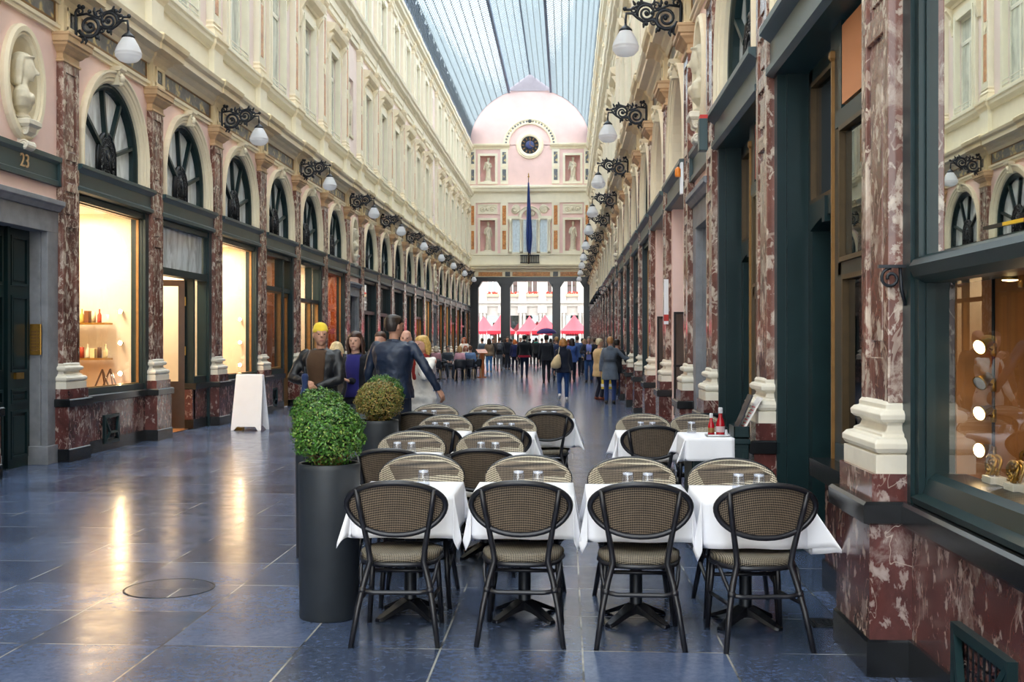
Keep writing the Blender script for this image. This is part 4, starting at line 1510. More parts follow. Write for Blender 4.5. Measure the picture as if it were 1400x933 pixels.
# pilaster strips with inlay
for xc in (-6.5, -4.32, -0.77, 1.38):
    for z0, z1, slot, word in ((7.68, 11.15, 'orange', 'lower'), (12.45, 14.85, 'frieze', 'upper')):
        pos = {-6.5: 'leftmost', -4.32: 'left of the clock axis', -0.77: 'right of the clock axis', 1.38: 'rightmost'}[xc]
        p = root('pilaster', '%s pilaster strip with %s inlay on the end wall, %s' % (word, 'orange marble' if slot == 'orange' else 'mottled', pos), 'pilaster', (xc, ey, 0), kind='structure')
        hw = 0.26 if abs(xc + 2.55) < 2 else 0.2
        obj('border', MB().box(-hw, hw, -0.08, 0.05, z0, z1), 'ivory', p)
        obj('inlay', MB().box(-hw * 0.5, hw * 0.5, -0.1, 0, z0 + 0.25, (z0 + z1) / 2 - 0.2).box(-hw * 0.5, hw * 0.5, -0.1, 0, (z0 + z1) / 2 + 0.2, z1 - 0.2), slot, p)
        zm = (z0 + z1) / 2
        obj('lozenge', MB().add([(0, -0.12, zm - 0.2), (hw * 0.7, -0.12, zm), (0, -0.12, zm + 0.2), (-hw * 0.7, -0.12, zm), (0, -0.05, zm)], [(0, 1, 2, 3), (0, 4, 1), (1, 4, 2), (2, 4, 3), (3, 4, 0)], False), 'cream', p)
# niche frames and statues
k = 0
for c, h in NX:
    for z0, z1 in NZ:
        lr = 'left' if c < -2 else 'right'
        ul = 'lower' if z0 < 10 else 'upper'
        f = MB()
        rect_frame(f, c - h - 0.16, c + h + 0.16, z0 - 0.1, z1 + 0.16, 0.16, ey - 0.09, ey + 0.05)
        tag(obj('trim_%d' % (24 + k), f, 'ivory'), 'ivory frame of the %s %s statue niche on the end wall' % (ul, lr), 'moulding', None, 'structure')
        s = obj('statue', robed(1.82, 1 if k % 2 else -1), 'stone', None, (c, ey + 0.215, z0 + 0.125))
        s.scale = (0.95, 0.68, (1.12 if ul == 'lower' else 0.93))
        remesh(s, 0.03)
        tag(s, 'pale draped stone statue in the %s %s niche of the end wall' % (ul, lr), 'statue', 'statues on the end wall')
        k += 1
for c, h in NX:
    lr = 'left' if c < -2 else 'right'
    p = root('relief_panel', 'carved relief panel over the lower %s statue niche' % lr, 'relief', (c, ey, 0), kind='structure')
    m = MB()
    rect_frame(m, -0.68, 0.68, 10.38, 11.05, 0.06, -0.06, 0.02)
    m.box(-0.64, 0.64, -0.02, 0.02, 10.4, 11.0)
    obj('panel', m, 'ivory', p)
    m = MB()
    for s in (-1, 1):
        m.tube([(x, -0.03, z) for x, z in spiral(s * 0.34, 10.72, 0.2, 1.8, 0, 26, s)], 0.03, 6)
        m.ball((s * 0.34, -0.04, 10.72), 0.06, n=8, m=6)
    m.ball((0, -0.05, 10.75), 0.12, 0.06, 0.16, 10, 6)
    obj('scrollwork', m, 'stone', p)
# arch over the clock, and the clock
m = MB()
rs = []
for q in range(33):
    a = PI * q / 32
    rs.append([(-2.55 - r * math.cos(a), ey + y_, 15.1 + r * math.sin(a)) for r, y_ in ((1.46, 0.02), (1.46, -0.1), (1.54, -0.12), (1.56, -0.07), (1.76, -0.07), (1.78, -0.12), (1.86, -0.12), (1.86, 0.02))])
m.rings(rs, (True, True), False)
ar = root('trim_28', 'cream semicircular arch moulding around the clock', 'arch moulding', (0, 0, 0), kind='structure')
obj('archivolt', m, 'cream', ar)
m = MB()
for q in range(1, 24):
    a = PI * q / 24
    if abs(q - 12) < 1:
        continue
    m.ball((-2.55 - 1.66 * math.cos(a), ey - 0.07, 15.1 + 1.66 * math.sin(a)), 0.08, 0.02, 0.08, 8, 4)
obj('inlay', m, 'frieze', ar)
obj('boss', MB().ball((-2.55, ey - 0.09, 16.76), 0.13, 0.06, 0.13, 12, 6), 'blackmarble', ar)
clk = root('wall_clock', 'round clock with dark face and gilt numerals high on the pink end wall', 'clock', (-2.55, ey - 0.02, 15.12))
rs = []
for q in range(40):
    a = 2 * PI * q / 40
    rs.append([(r * math.cos(a), y_, r * math.sin(a)) for r, y_ in ((0.6, 0.0), (0.62, -0.08), (0.7, -0.12), (0.82, -0.12), (0.86, -0.08), (0.93, -0.08), (0.95, 0.02))])
obj('rim', MB().rings(rs, (False, False), False, True), 'cream', clk)
obj('dial', MB().add([(0.63 * math.cos(2 * PI * q / 40), -0.03, 0.63 * math.sin(2 * PI * q / 40)) for q in range(40)], [tuple(range(40))]), 'iron', clk)
obj('centre', MB().ball((0, -0.03, 0), 0.3, 0.08, 0.3, 24, 8), plain('clock_blue', '#2c3c6e', 0.4), clk)
m = MB()
for q in range(12):
    a = 2 * PI * q / 12
    d = Vector((math.cos(a), 0, math.sin(a)))
    obj('numeral', MB().bar(d * 0.4 + Vector((0, -0.04, 0)), d * 0.56 + Vector((0, -0.04, 0)), 0.06, 0.02), 'goldp', clk)

obj('hands', MB().bar((0, -0.12, 0), (0.05, -0.12, 0.45), 0.03, 0.02).bar((0, -0.12, 0), (0.26, -0.12, -0.14), 0.04, 0.02), 'goldp', clk)
# triple window with balcony
tw = root('window_30', 'triple arched window with pale curtains and a balcony grille on the end wall', 'window', (-2.55, ey, 0), kind='structure')
m = MB()
for s in (-1, 1):
    for xa in (0.55, 1.3):
        m.lathe([(0.12, 7.68), (0.12, 7.85), (0.09, 7.9), (0.08, 9.75), (0.11, 9.8), (0.13, 9.95), (0.13, 10.02)], 12, (s * (xa + 0.05), -0.12, 0))
obj('colonnettes', m, 'ivory', tw)
m = MB().box(-1.5, -0.6, -0.16, 0.05, 10.02, 10.22).box(0.6, 1.5, -0.16, 0.05, 10.02, 10.22)
rs = []
for q in range(21):
    a = PI * q / 20
    rs.append([(-r * math.cos(a), y_, 10.1 + r * math.sin(a)) for r, y_ in ((0.58, 0.02), (0.58, -0.12), (0.76, -0.12), (0.78, -0.16), (0.82, -0.16), (0.82, 0.02))])
m.rings(rs, (True, True), False)
obj('architrave', m, 'ivory', tw)
m = MB()
for xa, xb in ((-1.25, -0.62), (-0.5, 0.5), (0.62, 1.25)):
    rect_frame(m, xa, xb, 7.68, 10.02, 0.06, -0.06, 0.0)
obj('sash', m, 'sash', tw)
m = MB()
for xa, xb in ((-1.2, -0.66), (-0.45, 0.45), (0.66, 1.2)):
    n = 12
    for q in range(n):
        x0, x1 = xa + (xb - xa) * q / n, xa + (xb - xa) * (q + 1) / n
        m.quad((x0, -0.02 - 0.02 * (q % 2), 7.7), (x1, -0.02 - 0.02 * ((q + 1) % 2), 7.7), (x1, -0.02 - 0.02 * ((q + 1) % 2), 9.98), (x0, -0.02 - 0.02 * (q % 2), 9.98))
obj('curtain', m, plain('pale_blue_curtain', '#d3e0ea', 0.8), tw)
m = MB()
for s in (-1, 1):
    m.ball((s * 0.95, -0.03, 10.72), 0.3, 0.06, 0.32, 10, 6)
    m.tube([(x, -0.06, z) for x, z in spiral(s * 1.05, 10.65, 0.28, 1.6, 0, 20, s)], 0.04, 6)
    m.ball((s * 0.2, -0.02, 10.4), 0.16, 0.05, 0.2, 8, 6)
m.ball((0, -0.02, 10.45), 0.16, 0.08, 0.26, 8, 6)
obj('reliefs', m, 'stone', tw)
m = MB()
for q in range(11):
    m.box(-0.62 + q * 0.12, -0.57 + q * 0.12, -0.22, -0.18, 7.02, 7.46)
m.box(-0.66, 0.66, -0.24, -0.16, 7.46, 7.54).box(-0.66, 0.66, -0.24, -0.16, 6.97, 7.03)
obj('grille', m, 'iron', tw)

# flag on its mast
fp = root('flagpole', 'slim mast with gilt tip standing on the end wall balcony', 'flagpole', (-2.62, ey - 0.5, 6.9))
obj('mast', MB().tube([(0.0, 0.1, 0), (0.0, -0.1, 5.9)], [0.045, 0.03], 8), 'darkwood', fp)
obj('finial', MB().lathe([(0.02, 0), (0.07, 0.08), (0.02, 0.2), (0.05, 0.24), (0.005, 0.36)], 8, (0, -0.1, 5.88)), 'gold', fp)
m = MB()
nu, nv = 26, 14
vs = []
for i in range(nu + 1):
    u = i / nu
    for j in range(nv + 1):
        v = j / nv
        wd = 0.10 + 0.36 * min(1, u * 1.25) * (1 - 0.55 * max(0, u - 0.75) * 4)
        vs.append((0.02 + (v - 0.35) * wd, -0.12 + 0.09 * math.sin(v * 14 + u * 3) * (0.4 + u), -u * 4.7 - 0.25 * v * u))
m.add(vs, [(i * (nv + 1) + j, i * (nv + 1) + j + 1, (i + 1) * (nv + 1) + j + 1, (i + 1) * (nv + 1) + j) for i in range(nu) for j in range(nv)], True)
o = obj('flag', m, cloth_mat('flag_blue', '#1f3a7a', 0.7, 0.12, 4), None, (-2.66, ey - 0.56, 12.45), recalc=False)
so = o.modifiers.new('thick', 'SOLIDIFY')
so.thickness = 0.006
tag(o, 'dark blue flag hanging in folds from the mast', 'flag')

# street building
FY = 100.0
bd = root('street_building', 'pale stone building across the street with red flower boxes', 'building', (-3.0, FY, 0))
m = MB()
m.box(-22, 20, 0, 1, 0, 22)
m.mould(-22, 20, [(0.1, 4.7), (-0.15, 4.7), (-0.2, 4.9), (-0.4, 5.0), (-0.4, 5.15), (0.1, 5.25)])
m.mould(-22, 20, [(0.1, 11.0), (-0.4, 11.0), (-0.5, 11.4), (0.1, 11.5)])
obj('wall', m, 'facade', bd)
for q in range(-9, 10):
    x = q * 1.78 - 0.1
    pm = MB().box(x - 0.36 + 0.89, x + 0.36 + 0.89, -0.14, 0.1, 5.2, 9.0)
    pm.wrap([(0.0, 6.9), (0.08, 6.95), (0.08, 7.15), (0.0, 7.2)], 0.36, 0.14, 0.1, x + 0.89)
    if abs(q) < 6:
        w = MB()
        rect_frame(w, x - 0.5, x + 0.5, 5.85, 8.6, 0.07, -0.1, 0.02)
        w.box(x - 0.04, x + 0.04, -0.08, 0.02, 5.85, 8.6)
        wo = obj('window', w, 'sash', bd)
        obj('pane', MB().box(x - 0.45, x + 0.45, -0.03, 0.01, 5.9, 8.55), 'darkglassy', wo) if 'darkglassy' in M else obj('pane', MB().box(x - 0.45, x + 0.45, -0.03, 0.01, 5.9, 8.55), 'mirrorglass', wo)
        fb = MB().box(x - 0.52, x + 0.52, -0.35, -0.12, 5.6, 5.82)
        fo = obj('flower_box', fb, 'capital', bd)
        bl = MB()
        for z in range(26):
            bl.ball((x + random.uniform(-0.5, 0.5), -0.26 + random.uniform(-0.08, 0.08), 5.88 + random.uniform(-0.05, 0.14)), 0.06, n=5, m=3)
        obj('blossom', bl, 'blossom' if 'blossom' in M else M.setdefault('blossom', plain('red_blossom', '#d8402f', 0.7, 0, 0.25, 30)), fo)
        d = MB().box(x - 0.55, x + 0.55, -0.02, 0.02, 0.1, 3.9)
        obj('opening', d, 'mirrorglass', bd)
    pm.lathe([(0.16, 0), (0.16, 0.3), (0.12, 0.4), (0.11, 3.7), (0.15, 3.9), (0.15, 4.1)], 10, (x + 0.75, -0.25, 0))
    pm.lathe([(0.16, 0), (0.16, 0.3), (0.12, 0.4), (0.11, 3.7), (0.15, 3.9), (0.15, 4.1)], 10, (x + 1.05, -0.25, 0))
    pm.box(x + 0.5, x + 1.3, -0.42, 0, 4.1, 4.72)
    obj('pier', pm, 'facade', bd)


def make_tent(key):
    t = root('market_tent', '', 'tent')
    w = 1.08
    m = MB()
    n = 8
    vs, fs = [], []
    for i in range(n + 1):
        u = i / n
        r = w * (1 - u)
        z = 2.35 + 1.25 * (u ** 1.35)
        vs.append([(-r, -r, z), (0, -r * 1.0, z - 0.05 * (1 - u)), (r, -r, z), (r * 1.0, 0, z - 0.05 * (1 - u)), (r, r, z), (0, r, z - 0.05 * (1 - u)), (-r, r, z), (-r, 0, z - 0.05 * (1 - u))])
    m.rings(vs, (False, False), True)
    obj('canopy', m, 'tent', t, recalc=False)
    v = MB()
    N = 24
    for sx, sy, ex, ey2 in ((-1, -1, 1, -1), (1, -1, 1, 1), (1, 1, -1, 1), (-1, 1, -1, -1)):
        for q in range(N // 2):
            a, b = q / (N // 2), (q + 1) / (N // 2)
            pa = (w * (sx + (ex - sx) * a), w * (sy + (ey2 - sy) * a))
            pb = (w * (sx + (ex - sx) * b), w * (sy + (ey2 - sy) * b))
            mid = ((pa[0] + pb[0]) / 2, (pa[1] + pb[1]) / 2)
            v.add([(*pa, 2.36), (*pb, 2.36), (*pb, 2.18), (*mid, 2.1), (*pa, 2.18)], [(0, 1, 2, 3, 4)], False)
    obj('valance', v, 'tentred', t, recalc=False)
    for sx in (-1, 1):
        for sy in (-1, 1):
            obj('pole', MB().tube([(sx * w * 0.98, sy * w * 0.98, 0), (sx * w * 0.98, sy * w * 0.98, 2.35)], 0.025, 6), 'sash', t)
    return t


M['tentred'] = cloth_mat('tent_valance', '#d6303f', 0.8, 0.06)
P_tent = Proto(make_tent)
for px, zc, lab in ((785, 84, 'at the right gap of the columns'), (745, 84.4, 'in the middle gap, nearer of the two'), (724, 88.5, 'in the middle gap, set back'), (685, 84, 'behind the second column from left'), (662, 88, 'in the left gap, set back'), (822, 86, 'behind the right wall end')):
    X, Y = at(px, zc)
    P_tent('t', (X, Y, 0), R(4), 'red pink market tent in the street, %s' % lab, 'market tents in the street')

# ---- scroll bracket lamps
def make_lamp(key):
    t = root('wall_lamp', '', 'lamp')
    m = MB()
    S = lambda pts, r: m.tube([(0, -y, z) for y, z in pts], r, 7)
    S([(0.15, 5.72), (0.155, 5.8), (0.15, 6.12), (0.17, 6.16)], 0.02)
    S(spiral(0.34, 5.93, 0.155, 1.9, R(200), 34, 1, 0.82), [0.026 - 0.012 * k / 34 for k in range(35)])
    S(spiral(0.6, 6.0, 0.125, 1.9, R(-20), 32, 1, 0.82), [0.022 - 0.01 * k / 32 for k in range(33)])
    S(spiral(0.21, 6.13, 0.06, 1.4, R(250), 18, -1, 0.8), 0.014)
    S(spiral(0.47, 6.09, 0.06, 1.3, R(0), 18, 1, 0.8), 0.013)
    S(spiral(0.22, 5.75, 0.055, 1.3, R(90), 18, 1, 0.8), 0.014)
    S(spiral(0.5, 5.88, 0.05, 1.4, R(100), 16, -1, 0.8), 0.012)
    S(spiral(0.76, 6.04, 0.05, 1.4, R(180), 16, -1, 0.8), 0.013)
    S([(0.16, 5.78), (0.25, 5.8), (0.36, 5.79), (0.44, 5.83), (0.5, 5.92), (0.56, 5.9), (0.64, 5.89), (0.71, 5.94), (0.78, 6.0), (0.86, 6.0), (0.87, 5.92), (0.87, 5.84)], [0.022, 0.024, 0.026, 0.024, 0.024, 0.02, 0.02, 0.022, 0.02, 0.018, 0.016, 0.016])
    S([(0.16, 6.08), (0.3, 6.1), (0.42, 6.05), (0.5, 6.02), (0.54, 6.11), (0.64, 6.14), (0.72, 6.09), (0.8, 6.05), (0.88, 6.05)], 0.017)
    for y, z in ((0.34, 6.13), (0.42, 6.1), (0.28, 5.76), (0.44, 5.78), (0.6, 5.86), (0.7, 6.13), (0.88, 6.06), (0.52, 6.0), (0.2, 6.2), (0.35, 5.93), (0.6, 6.0), (0.25, 6.19)):
        m.ball((0, -y, z), 0.03, 0.03, 0.03, 7, 5)
    for y, z, a in ((0.3, 5.74, 250), (0.46, 5.79, 290), (0.63, 5.86, 280), (0.4, 6.13, 80), (0.66, 6.15, 70), (0.75, 6.12, 60), (0.5, 6.12, 100)):
        m.limb([(0, -y, z), (0, -y - 0.04 * math.cos(R(a)), z + 0.045 * math.sin(R(a)))], [0.022, 0.012], 6)
    obj('bracket', m, 'iron', t)
    g = MB().lathe([(0.05, 0.0), (0.075, -0.02), (0.1, -0.06), (0.135, -0.12), (0.163, -0.18), (0.172, -0.215), (0.176, -0.22), (0.176, -0.235), (0.17, -0.24), (0.173, -0.26), (0.168, -0.275), (0.16, -0.28), (0.15, -0.3), (0.12, -0.33), (0.07, -0.348), (0.01, -0.355)], 24, (0, -0.87, 5.79))
    obj('globe', g, 'globe', t)
    obj('cap', MB().lathe([(0.012, 0.09), (0.02, 0.05), (0.04, 0.04), (0.06, 0.02), (0.085, -0.005), (0.085, -0.025), (0.06, -0.03)], 16, (0, -0.87, 5.79)), 'iron', t)
    for c_ in t.children:
        c_.location.z = -0.1
    return t


P_lamp = Proto(make_lamp)
for side in ('left', 'right'):
    for q, i in enumerate((4, 6, 8, 10, 12, 14, 16, 18, 20, 22)):
        loc, rz = place(side, PY[i])
        P_lamp('l', loc, rz, 'white globe lamp on a black scroll bracket, %s along the %s' % (ORD[q], WALLWORD[side]), 'scroll bracket lamps')

# ---- right near bay: the jeweller's window
YJ = (PY[0] + PY[1]) / 2
locj, rzj = place('right', YJ)
t = root('shopfront', 'dark green jewellery shop window over red marble, nearest bay of the right arcade wall', 'shopfront', locj, rzj, None, 'structure')
W2 = (PY[1] - PY[0]) / 2
beam_part(t, 1.42)
riser_part(t, 1.42)
j = MB()
for s in (-1, 1):
    a, b = sorted((s * 1.42, s * 1.26))
    j.box(a, b, -0.02, 0.1, 0.83, ZB0)
    a, b = sorted((s * 1.3, s * 1.2))
    j.box(a, b, 0.0, 0.08, 0.83, ZB0)
    a, b = sorted((s * 1.3, s * 1.18))
    j.box(a, b, 0.03, 0.22, 0.83, ZB0)
j.mould(-1.22, 1.22, [(0.2, 0.84), (-0.02, 0.84), (-0.03, 0.87), (0.02, 0.89), (0.04, 0.96), (0.07, 0.985), (0.2, 0.985)])
j.mould(-1.22, 1.22, [(0.22, 1.87), (0.03, 1.87), (-0.02, 1.9), (-0.04, 1.95), (-0.02, 1.98), (0.02, 2.0), (0.22, 2.02)])
j.box(-1.22, 1.22, 0.0, 0.2, ZB0 - 0.08, ZB0)
fr = obj('frame', j, 'green', t)
obj('upper_pane', pane_quad(-1.18, 1.18, 2.0, ZB0 - 0.08, 0.045), 'mirrorglass', fr)
obj('pane', pane_quad(-1.18, 1.18, 0.98, 1.88, 0.07), 'glass', fr)
rm = MB()
rm.box(-1.18, 1.18, 0.16, 0.95, 0.88, 0.94)
rm.box(-1.22, -1.16, 0.16, 0.95, 0.94, 1.9)
obj('display_floor', rm, 'wood', t)
rm = MB()
rm.box(-1.3, 1.3, 0.95, 1.0, 0.5, 3.6).box(-1.34, -1.22, 0.2, 1.0, 0.5, 3.6).box(1.22, 1.34, 0.2, 1.0, 0.5, 3.6).box(-1.3, 1.3, 0.2, 1.0, 1.9, 1.96)
obj('display_back', rm, plain('dark_display_wood', '#1d140e', 0.4, 0, 0.25, 4), t)
st_ = MB().box(1.2, 0.9, 0, 0, 0, 0) if False else None
fs = root('flag_strip', 'black yellow red strip across the upper pane of the jewellery window', 'strip', locj, rzj)
for q, (c, nm) in enumerate((('#141414', 'black_stripe'), ('#e0b422', 'yellow_stripe'), ('#a02028', 'red_stripe'))):
    obj(nm, MB().bar((-0.5 + 0.2 * q, 0.04, 2.055 - 0.004 * q), (-0.3 + 0.2 * q, 0.04, 2.051 - 0.004 * q), 0.014, 0.006), plain(nm, c, 0.5), fs)


def spot(loc, rz, tilt, label, on=True):
    s = root('spotlight', label, 'spotlight', loc, rz, 'jewellery window spotlights')
    obj('clamp', MB().tube([(0, 0, -0.03), (0, 0, 0.03)], 0.014, 8).tube([(0, 0, 0), (0.03, -0.03, 0.005), (0.05, -0.05, 0.02)], 0.006, 6), 'gold', s)
    h = MB().lathe([(0.012, 0.05), (0.02, 0.045), (0.022, 0.02), (0.034, -0.01), (0.036, -0.022)], 14)
    hm = Matrix.Translation((0.06, -0.07, 0.02)) @ Matrix.Rotation(tilt, 4, Vector((1, 0.5, 0)))
    obj('lamp_head', h.xform(hm), 'gold', s)
    e = MB().lathe([(0.033, -0.02), (0.03, -0.024), (0.012, -0.027)], 14).xform(hm)
    obj('bulb', e, 'bulb' if on else 'globe', s)


M['bulb'] = emit('lit_bulb', '#ffd79a', 18)
pole = tag(obj('lamp_pole', MB().tube([(-1.09, 0.3, 0.94), (-1.09, 0.3, 1.9)], 0.008, 8), 'iron', None, locj, (0, 0, rzj)), 'thin black pole carrying spotlights in the jewellery window', 'pole')
for z, tl, lab, on in ((1.56, R(-70), 'topmost spotlight on the pole, glowing, jewellery window', True), (1.40, R(-60), 'unlit second spotlight on the pole, jewellery window', False), (1.26, R(-75), 'third spotlight from top on the pole, jewellery window', True), (1.09, R(-85), 'lowest and brightest spotlight on the pole, jewellery window', True)):
    v = Vector((-1.09, 0.3, z))
    v.rotate(Matrix.Rotation(rzj, 3, 'Z'))
    spot(Vector(locj) + v, rzj, tl, lab, on)
v = Vector((-0.78, 0.3, 1.86))
v.rotate(Matrix.Rotation(rzj, 3, 'Z'))
spot(Vector(locj) + v, rzj, R(0), 'spotlight hanging under the transom of the jewellery window')
rnd = random.Random(3)
for q, (x, yq, hh) in enumerate(((-0.96, 0.25, 0.045), (-0.84, 0.21, 0.075), (-0.72, 0.25, 0.05), (-0.88, 0.37, 0.09), (-0.6, 0.21, 0.075), (-0.7, 0.38, 0.1))):
    v = Vector((x, yq, 0.94))
    v.rotate(Matrix.Rotation(rzj, 3, 'Z'))
    lab = ['at the far end of the display', 'second from the far end', 'third from the far end', 'tall one at the back, far end', 'nearest in the front row', 'tall one at the back, near end'][q]
    bs = root('jewellery_stand', 'cream block with a gold bracelet, %s' % lab, 'jewellery stand', Vector(locj) + v, rzj, 'bracelets in the jewellery window')
    obj('block', MB().box(-0.05, 0.05, -0.035, 0.035, 0, hh), 'base', bs, bevel=0.003)
    br = MB()
    for z in range(2):
        br.tube([((0.037 - 0.004 * z) * math.cos(2 * PI * k / 16), -0.012 + 0.024 * z + 0.008 * math.sin(4 * PI * k / 16), hh + 0.045 + 0.042 * math.sin(2 * PI * k / 16)) for k in range(16)], 0.008, 6, closed=True)
    for k in range(10):
        br.ball((0.037 * math.cos(2 * PI * k / 10), -0.014, hh + 0.045 + 0.042 * math.sin(2 * PI * k / 10)), 0.0095, n=6, m=4)
    obj('bracelet', br, 'gold', bs)
ld = bpy.data.lights.new('jewellery_light', 'POINT')
ld.energy, ld.color, ld.shadow_soft_size = 0.7, (1.0, 0.7, 0.4), 0.05
lo = bpy.data.objects.new('jewellery_light', ld)
COL.objects.link(lo)
v = Vector((-0.7, 0.3, 1.22))
v.rotate(Matrix.Rotation(rzj, 3, 'Z'))
lo.location = Vector(locj) + v


# ---- cellar vents in the marble base
def vent(loc, rz, label, w=0.27, z0=0.1, z1=0.52):
    t = root('cellar_vent', label, 'vent', loc, rz)
    m = MB()
    rect_frame(m, -w, w, z0, z1, 0.045, -0.035, 0.06)
    for s in (-1, 1):
        m.bar((s * (w - 0.02), -0.02, z1 - 0.03), (s * (w * 0.45), -0.05, (z0 + z1) / 2 - 0.05), 0.03, 0.03)
        m.bar((s * (w - 0.02), -0.02, z0 + 0.03), (s * (w * 0.45), -0.05, (z0 + z1) / 2 - 0.05), 0.03, 0.03)
    m.bar((-w * 0.45, -0.05, (z0 + z1) / 2 - 0.05), (w * 0.45, -0.05, (z0 + z1) / 2 - 0.05), 0.03, 0.03)
    obj('frame', m, 'green', t)
    g = MB().box(-w, w, 0.03, 0.05, z0, z1)
    for q in range(9):
        g.box(-w + 0.03 + q * (2 * w - 0.06) / 9, -w + 0.045 + q * (2 * w - 0.06) / 9, 0.0, 0.03, z0 + 0.03, z1 - 0.03)
    for q in range(7):
        g.box(-w, w, 0.005, 0.025, z0 + 0.04 + q * (z1 - z0) / 7.5, z0 + 0.05 + q * (z1 - z0) / 7.5)
    obj('grating', g, 'iron', t)


l4, r4 = place('left', 16.12)
vent(Vector(l4) + Vector((0.005, 0, 0)), r4, 'dark metal cellar vent in red marble under the near left shop window')
l6, r6 = place('left', 25.3)
vent(Vector(l6) + Vector((0.005, 0, 0)), r6, 'dark metal cellar vent in red marble beside the closed gilt door', 0.2)
lv, rv = place('right', 4.43)
vent(Vector(lv) - Vector((0.005, 0, 0)), rv, 'green framed cellar vent in red marble under the jewellery window', 0.3, 0.06, 0.43)

# ---- small things on the right wall
hk = root('hook_bracket', 'small black scroll hook bracket on the near right pilaster', 'bracket', (XR - 0.03, PY[1] - 0.29, 1.95), R(-90))
hm_ = MB().box(-0.012, 0.012, -0.12, 0.02, 0.0, 0.015).tube([(0, y_, z_) for y_, z_ in spiral(-0.06, -0.05, 0.05, 1.3, R(90), 18, 1, 0.7)], 0.008, 6)
hm_.tube([(0, -0.015, 0), (0, -0.01, -0.1), (0, 0.01, -0.18)], 0.009, 6)
obj('scroll', hm_, 'iron', hk)
al = root('alarm_box', 'dark alarm box with a red lamp on top beside the third right pilaster', 'alarm', (XR - 0.15, PY[2] + 2.95, 3.62), R(-90))
obj('box', MB().box(-0.07, 0.07, -0.09, 0.0, 0, 0.34), 'greenb', al, bevel=0.006)
obj('red_lamp', MB().box(-0.06, 0.06, -0.08, 0, 0.34, 0.38), plain('alarm_red', '#c5281f', 0.4), al)
ol = root('alarm_lamp', 'orange warning lamp in a white bracket by the right door bay', 'lamp', (XR - 0.13, PY[4] - 0.32, 3.6), R(-90))
m = MB()
rect_frame(m, -0.07, 0.07, -0.12, 0.28, 0.012, -0.06, -0.03)
obj('bracket', m, 'white', ol)
obj('lamp', MB().lathe([(0.035, 0), (0.04, 0.02), (0.038, 0.1), (0.01, 0.13)], 12, (0, -0.09, 0.1)), plain('lamp_orange', '#e8862b', 0.3), ol)
for q, i in enumerate((12, 13, 14, 15)):
    loc, rz = place('right', PY[i])
    g = root('sign_lamp', 'black gooseneck lamp over a far shop sign, %s along the %s' % (ORD[q], WALLWORD['right']), 'lamp', loc, rz, 'gooseneck lamps')
    obj('arm', MB().tube([(0, -0.1, 3.3), (0, -0.18, 3.48), (0, -0.34, 3.55), (0, -0.5, 3.48), (0, -0.56, 3.34)], 0.02, 6), 'iron', g)
    obj('lamp_shade', MB().lathe([(0.04, 0.08), (0.07, 0.04), (0.13, -0.08)], 12, (0, -0.56, 3.28)), 'iron', g)
for y_, nm in ((17.62, 'nearer'), (20.8, 'farther')):
    mc = root('display_case', 'dark framed menu case on the pink archway jamb, %s one' % nm, 'display case', (XR + 0.28, y_ - 0.29, 0.45))
    f = MB()
    rect_frame(f, -0.27, 0.27, 0, 1.6, 0.035, -0.08, 0.0)
    f.box(-0.27, 0.27, -0.06, 0.0, 0.75, 0.78)
    obj('frame', f, 'black', mc)
    obj('pane', MB().box(-0.24, 0.24, -0.04, -0.01, 0.03, 1.57), 'mirrorglass', mc)
sg = root('hanging_sign', 'narrow white upright sign on a far right pilaster', 'sign', (1.555, 17.36, 1.86))
obj('board', MB().box(-0.05, 0.02, -0.012, 0.012, 0, 0.7), 'white', sg)
obj('red_band', MB().box(-0.05, 0.02, -0.014, 0.014, 0.05, 0.15), plain('sign_red', '#c5281f', 0.5), sg)

# ---- near left shop: things in the window
M['bulbshop'] = emit('lit_shop_bulb', '#ffd9a0', 260)
for s_, i in (('near left shop window', 4), ('third bay shop window', 6)):
    yb = PY[i + 1]
    for q, z in enumerate((2.07, 1.57, 1.08)):
        sp_ = root('wall_spot', 'small glowing spot lamp, %s of three in the %s' % (('top', 'middle', 'bottom')[q], s_), 'spotlight', (XL - 0.38 if i == 4 else XL - 0.33, yb - 0.35, z), 0, 'spot lamps in the left shop windows')
        obj('lamp_head', MB().lathe([(0.02, 0.05), (0.03, 0.0), (0.045, -0.04)], 12).xform(Matrix.Rotation(R(90), 4, 'X') @ Matrix.Rotation(PI, 4, 'X')), 'gold', sp_)
        obj('bulb', MB().ball((0, -0.035, 0), 0.035, 0.02, 0.035, 10, 6), 'bulbshop', sp_)
yb = PY[5] - 0.34
items = []
for q, z in enumerate((1.86, 1.3)):
    sh = tag(obj('display_shelf', MB().box(-0.75, 0.0, -0.3, 0.0, 0, 0.03), 'glassshelf' if 'glassshelf' in M else 'gold', None, (XL - 0.52, yb + 0.0, z)), '%s glass shelf with brass edge in the near left shop window' % ('upper', 'lower')[q], 'shelf')
cols = ['#f3ead2', '#b5452c', '#e8d9ac', '#7a4a2a', '#d8b25c', '#efe6d6', '#8a2f22', '#cdbb8c', '#5c3a24', '#f1d9a0']
